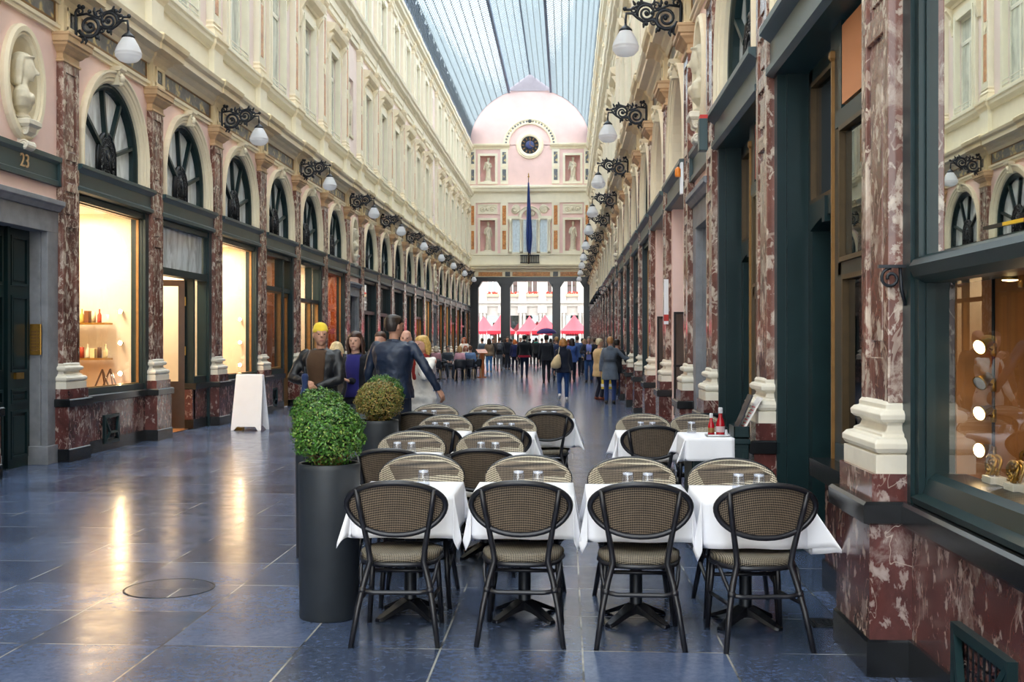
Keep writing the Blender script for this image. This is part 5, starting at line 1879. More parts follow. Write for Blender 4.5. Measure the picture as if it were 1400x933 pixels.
for q in range(14):
    up = q < 7
    x = XL - 0.58 - 0.095 * (q % 7)
    z = (1.86 if up else 1.3) + 0.03
    c = plain('goods_%d' % q, cols[q % 10], 0.5, 0, 0.1, 6)
    if q % 3 == 1:
        it = obj('bottle', MB().lathe([(0.032, 0), (0.035, 0.02), (0.034, 0.12), (0.012, 0.16), (0.012, 0.21), (0.015, 0.22)], 12), c, None, (x, yb - 0.14, z))
        nm = 'bottle'
    elif q % 3 == 0:
        it = obj('gift_box', MB().box(-0.038, 0.038, -0.06, 0.06, 0, 0.13 + 0.02 * (q % 4)), c, None, (x, yb - 0.14, z), bevel=0.004)
        nm = 'box'
    else:
        it = obj('candle', MB().lathe([(0.035, 0), (0.035, 0.17), (0.03, 0.172), (0.004, 0.175), (0.003, 0.195)], 12), c, None, (x, yb - 0.14, z))
        nm = 'candle'
    cw = ['cream', 'red brown', 'straw coloured', 'brown', 'golden', 'white', 'dark red', 'beige', 'dark brown', 'pale yellow'][q % 10]
    tag(it, '%s %s, %s on the %s shelf of the near left shop window' % (cw, nm, ORD[q % 7], 'upper' if up else 'lower'), nm, 'goods on the left shop shelves')
for q in range(2):
    e = MB()
    for s in (-1, 1):
        e.bar((s * 0.12, 0, 0), (0, 0.02, 0.3), 0.02, 0.02)
    e.bar((0, 0.12, 0), (0, 0.02, 0.3), 0.02, 0.02)
    tag(obj('easel', e, 'darkwood', None, (XL - 0.45, PY[5] - 0.62 - 0.3 * q, 0.86)), 'dark little display easel on the near left window floor, %s one' % ('farther', 'nearer')[q], 'easel')
# cabinet on the room's far side
cb = root('display_cabinet', 'cream cabinet behind the shelves of the near left shop', 'cabinet', (XL - 1.33, PY[5] - 0.36, 0.865))
obj('body', MB().box(-0.1, 0.03, -0.3, 0.0, 0, 2.0), 'base', cb, bevel=0.01)
for q in range(3):
    obj('door', MB().box(-0.09, 0.02, -0.32, -0.3, 0.03 + 0.66 * q, 0.65 + 0.66 * q), 'wood', cb, bevel=0.004)

# ---- things set in the floor
mh = root('manhole_cover', 'round stone manhole cover let into the slabs on the left', 'manhole cover', (*at(233, 7.2), 0.0))
mm = MB().lathe([(0.287, 0.0), (0.287, 0.0025), (0.276, 0.0025), (0.276, 0.001)], 40, caps=(False, False))
obj('rim', mm, 'black', mh)
obj('lid', MB().lathe([(0.272, 0.0), (0.272, 0.002), (0.02, 0.002)], 40, smooth=False), 'floor', mh)
dg_ = root('floor_drain', 'small square iron drain grate by the near right pilaster', 'drain', (*at(1130, 6.3), 0.0))
mm = MB()
rect_frame(mm, -0.09, 0.09, -0.09, 0.09, 0.015, -0.004, 0.0)
mm2 = MB()
for xq in range(4):
    mm2.box(-0.075 + xq * 0.045, -0.06 + xq * 0.045, -0.08, 0.08, 0.001, 0.006)
for xq in range(6):
    mm2.box(-0.08, 0.08, -0.085 + xq * 0.03, -0.075 + xq * 0.03, 0.001, 0.006)
mm2.box(-0.1, 0.1, -0.1, -0.085, 0, 0.006).box(-0.1, 0.1, 0.085, 0.1, 0, 0.006).box(-0.1, -0.085, -0.1, 0.1, 0, 0.006).box(0.085, 0.1, -0.1, 0.1, 0, 0.006)
obj('grate', mm2, 'iron', dg_)
obj('pit', MB().box(-0.09, 0.09, -0.09, 0.09, -0.005, 0.001), 'black', dg_)

# ---- light and camera
wd = bpy.data.worlds.new('sky')
SC.world = wd
wd.use_nodes = True
bg = wd.node_tree.nodes['Background']
bg.inputs['Color'].default_value = (0.91, 0.96, 1.0, 1)
bg.inputs['Strength'].default_value = 3.7
cam = bpy.data.cameras.new('camera')
co = bpy.data.objects.new('camera', cam)
COL.objects.link(co)
co.location = (0, 0, EYE)
co.rotation_euler = (R(90), 0, YAW)
cam.sensor_width = 36
cam.lens = F_PX / 1400 * 36
cam.clip_end = 400
cam.clip_start = 0.05
SC.camera = co
SC.view_settings.view_transform = 'Standard'
SC.view_settings.look = 'None'
SC.view_settings.exposure = 0.65
SC.view_settings.gamma = 1
SC.view_settings.use_curve_mapping = False
SC.cycles.max_bounces = 10
SC.cycles.diffuse_bounces = 5
SC.cycles.transparent_max_bounces = 16
SC.cycles.glossy_bounces = 4
SC.cycles.sample_clamp_indirect = 6
SC.cycles.use_denoising = True
SC.cycles.caustics_reflective = False
SC.cycles.caustics_refractive = False
# ---------------------------------------------------------------- bistro chairs, tables, cloths
def back_y(x, z):
    return -0.205 - 0.30 * (z - 0.45) + 0.75 * x * x


def back_outline(s=1.0, n=44):
    out = []
    for k in range(n):
        a = 2 * PI * k / n
        ca, sa = math.cos(a), math.sin(a)
        x = 0.272 * s * math.copysign(abs(ca) ** 0.92, ca)
        z = 0.735 + (0.13 * sa if sa > 0 else 0.165 * math.copysign(abs(sa) ** 1.1, sa)) * s
        out.append((x, z))
    return out


def make_chair(key):
    t = root('bistro_chair', '', 'chair')
    # woven seat
    def outline(s, z):
        r = []
        for k in range(36):
            a = 2 * PI * k / 36
            ca, sa = math.cos(a), math.sin(a)
            r.append((0.215 * s * math.copysign(abs(ca) ** 0.75, ca) * (1.03 if sa > 0 else 0.97), 0.005 + 0.21 * s * math.copysign(abs(sa) ** 0.78, sa), z))
        return r
    obj('seat', MB().rings([outline(0.94, 0.415), outline(1.0, 0.42), outline(1.02, 0.435), outline(1.0, 0.452), outline(0.9, 0.462), outline(0.5, 0.458), outline(0.05, 0.455)]), 'weaveb', t)
    # woven back panel
    fr, bk = [], []
    S = (1.0, 0.97, 0.8, 0.55, 0.3, 0.05)
    for s in S:
        o = back_outline(s)
        fr.append([(x, back_y(x, z) + 0.010, z) for x, z in o])
        bk.append([(x, back_y(x, z) - 0.004, z) for x, z in o])
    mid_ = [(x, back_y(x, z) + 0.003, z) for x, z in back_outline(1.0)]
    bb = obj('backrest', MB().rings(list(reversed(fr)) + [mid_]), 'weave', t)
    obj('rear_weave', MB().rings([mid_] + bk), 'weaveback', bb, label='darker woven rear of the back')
    o = back_outline(0.965)
    obj('back_frame', MB().tube([(x, back_y(x, z) - 0.012, z) for x, z in o], 0.0155, 8, closed=True), 'chairframe', t)
    for s in (-1, 1):
        top = (s * 0.205, back_y(0.205, 0.825) - 0.016, 0.825)
        pts = [(s * 0.228, -0.33, 0.0), (s * 0.197, -0.275, 0.2), (s * 0.17, -0.235, 0.33), (s * 0.142, -0.212, 0.43), (s * 0.15, -0.226, 0.5), (s * 0.168, back_y(0.168, 0.6) - 0.018, 0.6), (s * 0.19, back_y(0.19, 0.72) - 0.018, 0.72), top]
        leg = obj('leg', MB().tube(pts, [0.0145, 0.016, 0.017, 0.017, 0.016, 0.015, 0.015, 0.014], 9), 'chairframe', t, label='rear leg running up into the back')
        obj('collar', MB().tube([(s * 0.181, -0.252, 0.27), (s * 0.177, -0.246, 0.295)], 0.021, 9), 'chairframe', leg)
        obj('leg', MB().tube([(s * 0.178, 0.165, 0.425), (s * 0.19, 0.178, 0.25), (s * 0.206, 0.19, 0.0)], [0.016, 0.016, 0.0145], 9), 'chairframe', t, label='front leg')
        obj('side_stretcher', MB().tube([(s * 0.193, 0.181, 0.2), (s * 0.192, -0.265, 0.235)], 0.011, 7), 'chairframe', t)
        obj('brace', MB().tube([(s * 0.205, -0.06, 0.405), (s * 0.205, -0.12, 0.385), (s * 0.198, -0.18, 0.34), (s * 0.18, -0.235, 0.285)], 0.011, 7), 'chairframe', t)
    obj('stretcher', MB().tube([(-0.178, -0.249, 0.28), (-0.12, -0.25, 0.27), (0.12, -0.25, 0.27), (0.178, -0.249, 0.28)], 0.012, 8), 'chairframe', t)
    obj('stretcher', MB().tube([(-0.186, 0.178, 0.3), (0.186, 0.178, 0.3)], 0.0115, 8), 'chairframe', t)
    obj('seat_frame', MB().tube([(x * 0.985, y * 0.985, 0.408) for x, y, z in outline(1.0, 0)], 0.014, 7, closed=True), 'chairframe', t)
    return t


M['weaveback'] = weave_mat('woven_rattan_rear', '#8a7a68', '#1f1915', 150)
P_chair = Proto(make_chair)
TA, TB, TZ = 0.283, 0.30, 0.74


def make_table(key):
    t = root('bistro_table', '', 'table')
    obj('tabletop', MB().box(-TA + 0.01, TA - 0.01, -TB + 0.01, TB - 0.01, 0.71, TZ - 0.004), 'darkwood', t, bevel=0.006)
    obj('column', MB().lathe([(0.06, 0.05), (0.04, 0.08), (0.036, 0.1), (0.036, 0.66), (0.09, 0.69), (0.14, 0.71)], 14), 'iron', t)
    for k in range(4):
        a = R(45 + 90 * k)
        d, p = Vector((math.cos(a), math.sin(a), 0)), Vector((-math.sin(a), math.cos(a), 0))
        prof = [(0.03, 0.05, 0.055, 0.105), (0.1, 0.044, 0.045, 0.075), (0.17, 0.036, 0.02, 0.045), (0.215, 0.032, 0.004, 0.026), (0.236, 0.024, 0.0, 0.018)]
        rs = [[d * r - p * w + Vector((0, 0, z0)), d * r + p * w + Vector((0, 0, z0)), d * r + p * w * 0.75 + Vector((0, 0, z1)), d * r - p * w * 0.75 + Vector((0, 0, z1))] for r, w, z0, z1 in prof]
        obj('foot', MB().rings(rs, (True, True), False), 'tablefoot', t, bevel=0.004)
    return t


M['tablefoot'] = plain('cast_table_foot', '#23262e', 0.22, 0.6, 0.15, 14, 0.05)
P_table = Proto(make_table)


def cloth_mb(a, b, o, seed=0, right=None, ripple=1.0, far=None, inner=(False, False), wide=False):
    """a square cloth over a table top: flat middle, four hanging sides, four folded corners"""
    r = random.Random(seed)
    ph = [r.uniform(0, 6.3) for _ in range(4)]
    spl = {(sx, sy): r.uniform(0.26, 0.44) if not inner[(sx + 1) // 2] else 0.09 for sx in (-1, 1) for sy in (-1, 1)}
    if wide:
        spl[(1, -1)] = 0.62
    over = {(-1, 0): o, (1, 0): o if right is None else right, (0, -1): o, (0, 1): o if far is None else far}
    m = MB()

    def hang(x, y, dx, dy, sx, sy):
        rr = math.hypot(dx, dy)
        ang = math.atan2(dy, dx) if rr > 1e-9 else 0.0
        c2 = abs(math.sin(2 * ang))
        if c2 < 1e-6:
            c2 = 0.0
        near_ = inner[(sx + 1) // 2]
        sp = (0.05 if not near_ or abs(math.sin(ang)) > 0.999 else 0.05 - 0.035 * math.cos(ang)) + spl[(sx, sy)] * c2 ** 1.5
        rl = rr * (1 - 0.1 * c2)
        rip = ripple * 0.06 * rr * (math.sin(x * 21 + ph[2]) * math.sin(ang) ** 2 + (0.1 if near_ else 0.3) * math.sin(y * 21 + ph[3]) * math.cos(ang) ** 2)
        off = sp * rl + rip
        tw = 0.16 * math.sin(4 * ang) * rl * (1 if c2 > 0 else 0)          # the corner folds back on itself
        ca, sa = math.cos(ang), math.sin(ang)
        return (x + sx * (ca * off - sa * tw), y + sy * (sa * off + ca * tw), -rl * math.sqrt(max(0.2, 1 - sp * sp)) + 0.0)

    def grid(fn, nu, nv):
        vs = [fn(i / nu, j / nv) for i in range(nu + 1) for j in range(nv + 1)]
        m.add(vs, [(i * (nv + 1) + j, (i + 1) * (nv + 1) + j, (i + 1) * (nv + 1) + j + 1, i * (nv + 1) + j + 1) for i in range(nu) for j in range(nv)], True)

    grid(lambda u, v: (a * (2 * u - 1), b * (2 * v - 1), 0.0), 12, 12)
    for sx in (-1, 1):
        if over[(sx, 0)] > 0:
            grid(lambda u, v: hang(sx * a, b * (2 * v - 1), over[(sx, 0)] * u, 0.0, sx, 1), 8, 12)
    for sy in (-1, 1):
        if over[(0, sy)] > 0:
            grid(lambda u, v: hang(a * (2 * u - 1), sy * b, 0.0, over[(0, sy)] * v, 1, sy), 12, 8)
    for sx in (-1, 1):
        for sy in (-1, 1):
            ox, oy = over[(sx, 0)], over[(0, sy)]
            if ox <= 0 or oy <= 0:
                continue

            def fn(u, v):
                ang = PI / 2 * u
                R_ = min(ox / max(1e-6, math.cos(ang)), oy / max(1e-6, math.sin(ang)))
                return hang(sx * a, sy * b, R_ * v * math.cos(ang), R_ * v * math.sin(ang), sx, sy)
            grid(fn, 24, 9)
    return m


def cloth_obj(mb, loc, rz, label, group='white tablecloths'):
    import bmesh
    o = obj('tablecloth', mb, 'cloth', None, loc, (0, 0, rz), recalc=False)
    bm = bmesh.new()
    bm.from_mesh(o.data)
    bmesh.ops.remove_doubles(bm, verts=bm.verts, dist=0.0004)
    bmesh.ops.recalc_face_normals(bm, faces=bm.faces)
    if sum(f.normal.z for f in bm.faces) < 0:
        bmesh.ops.reverse_faces(bm, faces=bm.faces)
    bm.to_mesh(o.data)
    bm.free()
    for p in o.data.polygons:
        p.use_smooth = True
    so = o.modifiers.new('thick', 'SOLIDIFY')
    so.thickness = 0.003
    so.offset = 1.0
    tag(o, label, 'tablecloth', group)
    return o


def make_glass(key):
    t = root('drinking_glass', '', 'glass')
    obj('bowl', MB().rings([[(r * math.cos(2 * PI * k / 18), r * math.sin(2 * PI * k / 18), z) for k in range(18)] for r, z in ((0.0345, 0.0), (0.0365, 0.0), (0.0355, 0.03), (0.0315, 0.085), (0.029, 0.09), (0.004, 0.091))] ), 'tglass', t)
    obj('glass_base', MB().lathe([(0.004, 0.074), (0.026, 0.075), (0.0285, 0.079), (0.0288, 0.087), (0.004, 0.0885)], 18), 'tglassbase', t)
    obj('rim', MB().tube([(0.0355 * math.cos(2 * PI * k / 20), 0.0355 * math.sin(2 * PI * k / 20), 0.002) for k in range(20)], 0.0018, 6, closed=True), 'tglassbase', t)
    return t


t_ = NT('thick_glass')
_tr = t_.n('ShaderNodeBsdfTransparent')
_tr.inputs['Color'].default_value = (0.85, 0.88, 0.95, 1)
_pb = t_.n('ShaderNodeBsdfPrincipled')
_pb.inputs['Base Color'].default_value = (0.95, 0.96, 1.0, 1)
_pb.inputs['Roughness'].default_value = 0.05
_mx = t_.n('ShaderNodeMixShader')
_mx.inputs[0].default_value = 0.6
t_.l(_tr.outputs[0], _mx.inputs[1])
t_.l(_pb.outputs[0], _mx.inputs[2])
t_.l(_mx.outputs[0], t_.out.inputs['Surface'])
M['tglassbase'] = t_.m
P_glass = Proto(make_glass)

# front row first; (X, zc, group words)
ROWS = [
    ('front row', [(-0.91, 6.43, 'leftmost'), (-0.245, 6.43, 'second from left'), (0.395, 6.38, 'second from right'), (1.01, 6.36, 'rightmost')],
     [(541, 5.86), (722, 5.86), (876, 5.8), (1036, 5.76)], [(573, 7.05), (728, 6.98), (878, 6.86), (997, 6.78)]),
    ('second row', [(-1.235, 8.25, 'left'), (-0.6, 8.25, 'right')], [(541, 7.6), (651, 7.6)], [(558.6, 8.9), (667, 8.9)]),
    ('third row', [(-1.19, 10.25, 'left'), (-0.575, 10.22, 'right')], [(592, 9.68), (679, 9.66)], [(600, 10.9), (698, 10.78)]),
    ('fourth row', [(-1.53, 12.1, 'left'), (-0.86, 12.08, 'middle'), (-0.2, 12.02, 'right')], [(571, 11.52), (659, 11.5), (744, 11.46)], [(598, 12.75), (682, 12.65), (752, 12.5)]),
    ('right side group', [(0.75, 10.35, 'only')], [(885, 9.68)], [(881, 11.05)]),
]
rnd = random.Random(11)
for rname, tabs, near, far in ROWS:
    for q, (X, zc, pos) in enumerate(tabs):
        Y = (near[q][1] + 0.27 + far[q][1] - 0.2) / 2 + X * math.sin(YAW)
        wh = ('%s table of the %s' % (pos, rname)) if pos != 'only' else 'table beside the service cabinet'
        P_table('t', (X, Y, 0), rnd.uniform(-0.01, 0.01), 'small black pedestal table, %s' % wh, 'bistro tables')
        cloth_obj(cloth_mb(TA, TB, 0.235 if q < len(tabs) - 1 or len(tabs) == 1 else 0.26, 20 + q + 7 * len(rname), 0.29 if rname == 'front row' and q == 3 else None, inner=(q > 0, q < len(tabs) - 1), wide=(rname == 'front row' and q == 3)), (X, Y, TZ), 0.0, 'white tablecloth hanging in corners over the %s' % wh)
        for side, lst in (('near', near), ('far', far)):
            px, cz = lst[q]
            cx_, cy_ = at(px, cz)
            cx_ = 0.15 * cx_ + 0.85 * X
            cy_ += 0.27 if side == 'near' else -0.2
            rz = rnd.uniform(-0.05, 0.05)
            if rname == 'front row' and side == 'near':
                rz = (0.03, -0.02, -0.04, 0.10)[q]
            P_chair('c', (cx_, cy_, 0), rz if side == 'near' else PI + rz,
                    ('woven chair seen from behind, %s' if side == 'near' else 'woven chair facing the viewer, %s') % wh, 'woven bistro chairs')
        gx = [0.06] if (rname == 'front row' and q == 0) else [-0.04, 0.075] if rname == 'front row' else [-0.05, 0.06]
        for g, dx in enumerate(gx):
            P_glass('g', (X + dx + (0.02 if rname == 'front row' and q == 3 else 0), Y + (0.12 if rname == 'front row' else 0.16) - 0.01 * g, TZ + 0.0045), 0,
                    'upturned drinking glass, %s on the %s' % ('only one' if len(gx) == 1 else ('left one' if g == 0 else 'right one'), wh), 'upturned tumblers')
# the chair behind the cabinet
cx_, cy_ = at(953, 10.95)
P_chair('c', (cx_, cy_ - 0.1, 0), PI - 0.05, 'woven chair facing the viewer, behind the dark green service cabinet', 'woven bistro chairs')
cb = root('service_cabinet', 'dark green service cabinet half under a white cloth by the right wall', 'cabinet', (1.165, 8.72, 0))
obj('body', MB().box(-0.215, 0.215, -0.2, 0.34, 0.04, 0.815), 'green', cb, bevel=0.006)
obj('top', MB().box(-0.225, 0.225, -0.215, 0.35, 0.815, 0.855), 'green', cb, bevel=0.006)
obj('foot_rail', MB().box(-0.2, 0.2, -0.18, 0.32, 0.0, 0.04), 'black', cb)
for s in (-1, 1):
    d = MB()
    rect_frame(d, s * 0.105 - 0.095, s * 0.105 + 0.095, 0.08, 0.78, 0.03, -0.212, -0.2)
    d.box(s * 0.105 - 0.07, s * 0.105 + 0.07, -0.204, -0.2, 0.1, 0.76)
    dd = obj('door', d, 'green', cb)
    obj('knob', MB().ball((s * 0.03, -0.22, 0.42), 0.012, n=8, m=6), 'gold', dd)
cloth_obj(cloth_mb(0.185, 0.285, 0.17, 91, 0.0, 0.7), (1.085, 8.79, 0.8585), 0.0, 'white cloth draped over the left half of the service cabinet')
P_glass('g', (1.0, 8.98, 0.8635), 0, 'upturned drinking glass at the far left on the service cabinet cloth', 'upturned tumblers')
ty = root('tray', 'small pale tray of bottles on the service cabinet', 'tray', (1.165, 8.68, 0.8625))
m = MB()
rect_frame(m, -0.09, 0.09, -0.065, 0.065, 0.008, 0, 0.018)
m = MB().box(-0.09, 0.09, -0.065, 0.065, 0, 0.004).box(-0.09, 0.09, -0.065, -0.058, 0, 0.016).box(-0.09, 0.09, 0.058, 0.065, 0, 0.016).box(-0.09, -0.083, -0.065, 0.065, 0, 0.016).box(0.083, 0.09, -0.065, 0.065, 0, 0.016)
obj('body', m, 'globe', ty)
M['ketchup'] = plain('ketchup_red', '#9c1420', 0.18, 0, 0.08, 8, 0.0)
for nm, dx, dy, sc, lab in (('ketchup_bottle', 0.02, -0.02, 1.0, 'red sauce bottle with pale neck on the tray, the taller one'), ('ketchup_bottle', -0.045, 0.025, 0.78, 'red sauce bottle on the tray, the shorter one at the back')):
    k_ = root(nm, lab, 'bottle', (1.165 + dx, 8.68 + dy, 0.867), 0, 'sauce bottles on the tray')
    obj('bottle', MB().lathe([(0.03 * sc, 0), (0.033 * sc, 0.008), (0.033 * sc, 0.09 * sc), (0.028 * sc, 0.115 * sc), (0.015 * sc, 0.15 * sc), (0.014 * sc, 0.175 * sc)], 14), 'ketchup', k_)
    obj('cap', MB().lathe([(0.017 * sc, 0.175 * sc), (0.017 * sc, 0.215 * sc), (0.012 * sc, 0.22 * sc)], 14), 'globe', k_)
    obj('bottle_label', MB().lathe([(0.0338 * sc, 0.03 * sc), (0.0338 * sc, 0.075 * sc)], 14, caps=(False, False)), 'goldp' if sc < 1 else 'globe', k_)
sl = root('salt_shaker', 'small glass salt shaker with dark top beside the sauce bottles', 'shaker', (1.225, 8.67, 0.867))
obj('body', MB().lathe([(0.018, 0), (0.02, 0.01), (0.015, 0.05)], 12), 'tglassbase', sl)
obj('cap', MB().lathe([(0.016, 0.05), (0.015, 0.065), (0.004, 0.072)], 12), 'iron', sl)
mh_ = root('menu_holder', 'dark green box holding menus at the right end of the service cabinet', 'holder', (1.335, 8.7, 0.8565))
mm = MB().box(-0.06, 0.06, -0.13, 0.13, 0, 0.008)
for xa, xb, ya, yb in ((-0.06, -0.052, -0.13, 0.13), (0.052, 0.06, -0.13, 0.13), (-0.06, 0.06, -0.13, -0.122), (-0.06, 0.06, 0.122, 0.13)):
    mm.box(xa, xb, ya, yb, 0.0, 0.09)
obj('box', mm, 'green', mh_)
for q, (c, lab, tilt, yy) in enumerate((('#24262e', 'black menu folder leaning in the holder on the service cabinet', 0.40, 0.01), ('#ece7e4', 'white menu card with red print leaning in the holder, in front of the black folder', 0.52, -0.01))):
    mn = root('menu', lab, 'menu', (1.292 + 0.032 * q, 8.7 + yy, 0.87))
    mn.rotation_euler = (0, tilt, 0)
    obj('card', MB().box(-0.006, 0.006, -0.1, 0.1, 0, 0.34), plain('menu_%d' % q, c, 0.4), mn)
    if q:
        pr = MB()
        for z in range(8):
            pr.box(-0.0075, -0.006, -0.07, 0.05 + 0.02 * (z % 2), 0.05 + z * 0.028, 0.058 + z * 0.028)
        obj('print', pr, 'tentred', mn)

# ---------------------------------------------------------------- box balls in tall planters
def make_planter(key):
    t = root('planter', '', 'planter')
    b = MB().lathe([(0.168, 0.0), (0.172, 0.005), (0.178, 0.86), (0.178, 0.888), (0.174, 0.892), (0.162, 0.892), (0.16, 0.885), (0.158, 0.84)], 40, caps=(True, False))
    obj('pot', b, 'planter', t)
    obj('soil', MB().lathe([(0.16, 0.855), (0.1, 0.865), (0.01, 0.87)], 24, caps=(False, True)), 'soil', t)
    return t


def ball_mesh(seed, brown):
    r = random.Random(seed)
    m = MB()
    N = 8200
    rad = 0.205
    ph = [r.uniform(0, 6.3) for _ in range(3)]
    for _ in range(N):
        z = r.uniform(-1, 1)
        a = r.uniform(0, 2 * PI)
        s = math.sqrt(1 - z * z)
        d = Vector((s * math.cos(a), s * math.sin(a), z))
        lump = 1 + 0.045 * math.sin(9 * d.x + ph[0]) * math.sin(8 * d.y + ph[1]) + 0.035 * math.sin(13 * d.z + ph[2] + 5 * d.x)
        if z < -0.55 and r.random() < 0.75:
            continue
        rr = rad * lump * (r.uniform(0.86, 1.0) if r.random() < 0.8 else r.uniform(0.97, 1.07))
        p = d * rr
        p.z *= 0.93
        n = (d + Vector((r.gauss(0, 0.5), r.gauss(0, 0.5), r.gauss(0.15, 0.5)))).normalized()
        u = n.orthogonal().normalized()
        u.rotate(Matrix.Rotation(r.uniform(0, 6.3), 3, n))
        w = n.cross(u)
        L, W = r.uniform(0.007, 0.0125), r.uniform(0.0042, 0.0065)
        k = n * L * 0.25
        m.add([p - u * L, p - w * W * 0.9 - u * L * 0.2 + k * 0.5, p - w * W * 0.7 + u * L * 0.6 + k * 0.5, p + u * L, p + w * W * 0.7 + u * L * 0.6 + k * 0.5, p + w * W * 0.9 - u * L * 0.2 + k * 0.5], [(0, 1, 2, 3, 4, 5)], False)
    return m


P_plant = Proto(make_planter)
balls = {}
for q, (px, zc, browned, lab) in enumerate(((451, 6.48, 0, 'nearest one, beside the front left chair'), (438, 8.28, 0, 'second one, behind the nearest planter'), (518.5, 10.0, 1, 'browned one, in front of the man in navy'), (525, 11.3, 0, 'farthest one, behind the browned bush'))):
    X, Y = at(px, zc)
    P_plant('p', (X, Y, 0), 0.7 * q, 'tall round anthracite planter, %s' % lab.replace('browned one', 'under the browned bush'), 'tall planters')
    bt = root('box_bush', 'clipped round box bush, %s' % lab, 'bush', (X, Y, 0.87), 1.3 * q, 'clipped box bushes')
    obj('leaves', ball_mesh(5 + q, browned), 'leafb' if browned else 'leaf', bt, (0, 0, 0.185), recalc=False)
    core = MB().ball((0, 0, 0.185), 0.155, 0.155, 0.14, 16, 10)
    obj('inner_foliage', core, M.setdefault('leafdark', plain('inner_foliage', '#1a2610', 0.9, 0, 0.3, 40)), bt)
    tw_ = MB()
    rr = random.Random(q)
    for _ in range(46):
        a = rr.uniform(0, 2 * PI)
        b0, b1 = rr.uniform(0.0, 0.07), rr.uniform(0.09, 0.17)
        a2 = a + rr.uniform(-0.4, 0.4)
        tw_.tube([(b0 * math.cos(a), b0 * math.sin(a), -0.01), ((b0 + b1) / 2 * math.cos(a), (b0 + b1) / 2 * math.sin(a), 0.05), (b1 * math.cos(a2), b1 * math.sin(a2), rr.uniform(0.07, 0.13))], [0.004, 0.003, 0.002], 5)
    obj('stems', tw_, 'twig', bt)

# ---------------------------------------------------------------- white pavement board
X, Y = at(343, 20.0)
bo = root('sandwich_board', 'blank white folding sandwich board standing by the left shop windows', 'sign board', (X, Y, 0), R(-8))
for s, nm in ((-1, 'front_panel'), (1, 'rear_panel')):
    p = MB()
    vs = []
    W, H_, LEAN = 0.255, 0.99, 0.16
    for yo in (0, 0.022):
        for x, z in ((-W, 0.06), (-W, H_), (W, H_), (W, 0.06), (W, 0.0), (W - 0.05, 0.0), (W - 0.1, 0.07), (-W + 0.1, 0.07), (-W + 0.05, 0.0), (-W, 0.0)):
            vs.append((x * (1 + 0.12 * (1 - z / H_)), s * (0.012 + LEAN * (1 - z / H_)) + s * yo, z))
    n = 10
    p.add(vs, [tuple(range(n)), tuple(reversed(range(n, 2 * n)))] + [(j, j + n, (j + 1) % n + n, (j + 1) % n) for j in range(n)], False)
    pp = obj(nm, p, 'white', bo, bevel=0.004)
obj('hinge', MB().tube([(-0.255, 0, H_), (0.255, 0, H_)], 0.014, 8), 'white', bo)
obj('ballast', MB().box(-0.23, -0.1, -0.12, -0.02, 0.0, 0.05), 'gold', bo)
# ---------------------------------------------------------------- people
CL = {}
def colmat(hexc, kind='cloth'):
    k = (hexc, kind)
    if k not in CL:
        if kind == 'cloth':
            CL[k] = cloth_mat('fabric_' + hexc.strip('#'), hexc)
        elif kind == 'hair':
            CL[k] = plain('hair_' + hexc.strip('#'), hexc, 0.45, 0, 0.3, 40, 0.5, 120.0)
        elif kind == 'skin':
            CL[k] = plain('skin_' + hexc.strip('#'), hexc, 0.55, 0, 0.05, 14, 0.05)
        elif kind == 'gloss':
            CL[k] = plain('shiny_' + hexc.strip('#'), hexc, 0.5, 0, 0.15, 10, 0.3, 60.0)
        else:
            CL[k] = plain('leather_' + hexc.strip('#'), hexc, 0.4, 0, 0.1, 20)
    return CL[k]


def ik(a, b, l1, l2, pole):
    a, b = Vector(a), Vector(b)
    d = b - a
    L = min(d.length, (l1 + l2) * 0.999)
    d = d.normalized()
    b = a + d * L
    c = (l1 * l1 - l2 * l2 + L * L) / (2 * L)
    h = math.sqrt(max(0, l1 * l1 - c * c))
    p = Vector(pole)
    p = (p - d * p.dot(d)).normalized()
    return a + d * c + p * h, b


def hand(mb, w, d, nrm, s, curl=0.5, side=1, fat=1.0):
    """five fingers on a palm; w wrist, d pointing along the hand, nrm out of the palm's back, side picks the thumb's side"""
    d, nrm = Vector(d).normalized(), Vector(nrm)
    nrm = (nrm - d * nrm.dot(d)).normalized()
    x = d.cross(nrm) * side
    w = Vector(w)
    for k, (off, ln) in enumerate(((0.03, 0.068), (0.0105, 0.076), (-0.009, 0.071), (-0.027, 0.056))):
        root_ = w + x * off * 0.6 * s
        kn = w + d * 0.088 * s + x * off * s
        c1, c2 = curl * 0.75, curl * 1.6
        q1 = kn + (d * math.cos(c1) - nrm * math.sin(c1)) * ln * 0.55 * s + x * off * 0.12 * s
        q2 = q1 + (d * math.cos(c2) - nrm * math.sin(c2)) * ln * 0.5 * s
        mb.limb([root_, kn], [0.0155 * s, 0.0125 * s * fat], 8)
        mb.limb([kn, q1, q2], [0.0105 * s * fat, 0.0092 * s * fat, 0.0078 * s * fat], 7)
    b = w + d * 0.02 * s + x * 0.022 * s
    t1 = b + (d * 0.7 + x * 0.75 - nrm * 0.25).normalized() * 0.042 * s
    t2 = t1 + (d * 0.9 + x * 0.3 - nrm * 0.35).normalized() * 0.034 * s
    mb.limb([b, t1, t2], [0.0145 * s, 0.0115 * s * fat, 0.0088 * s * fat], 7)


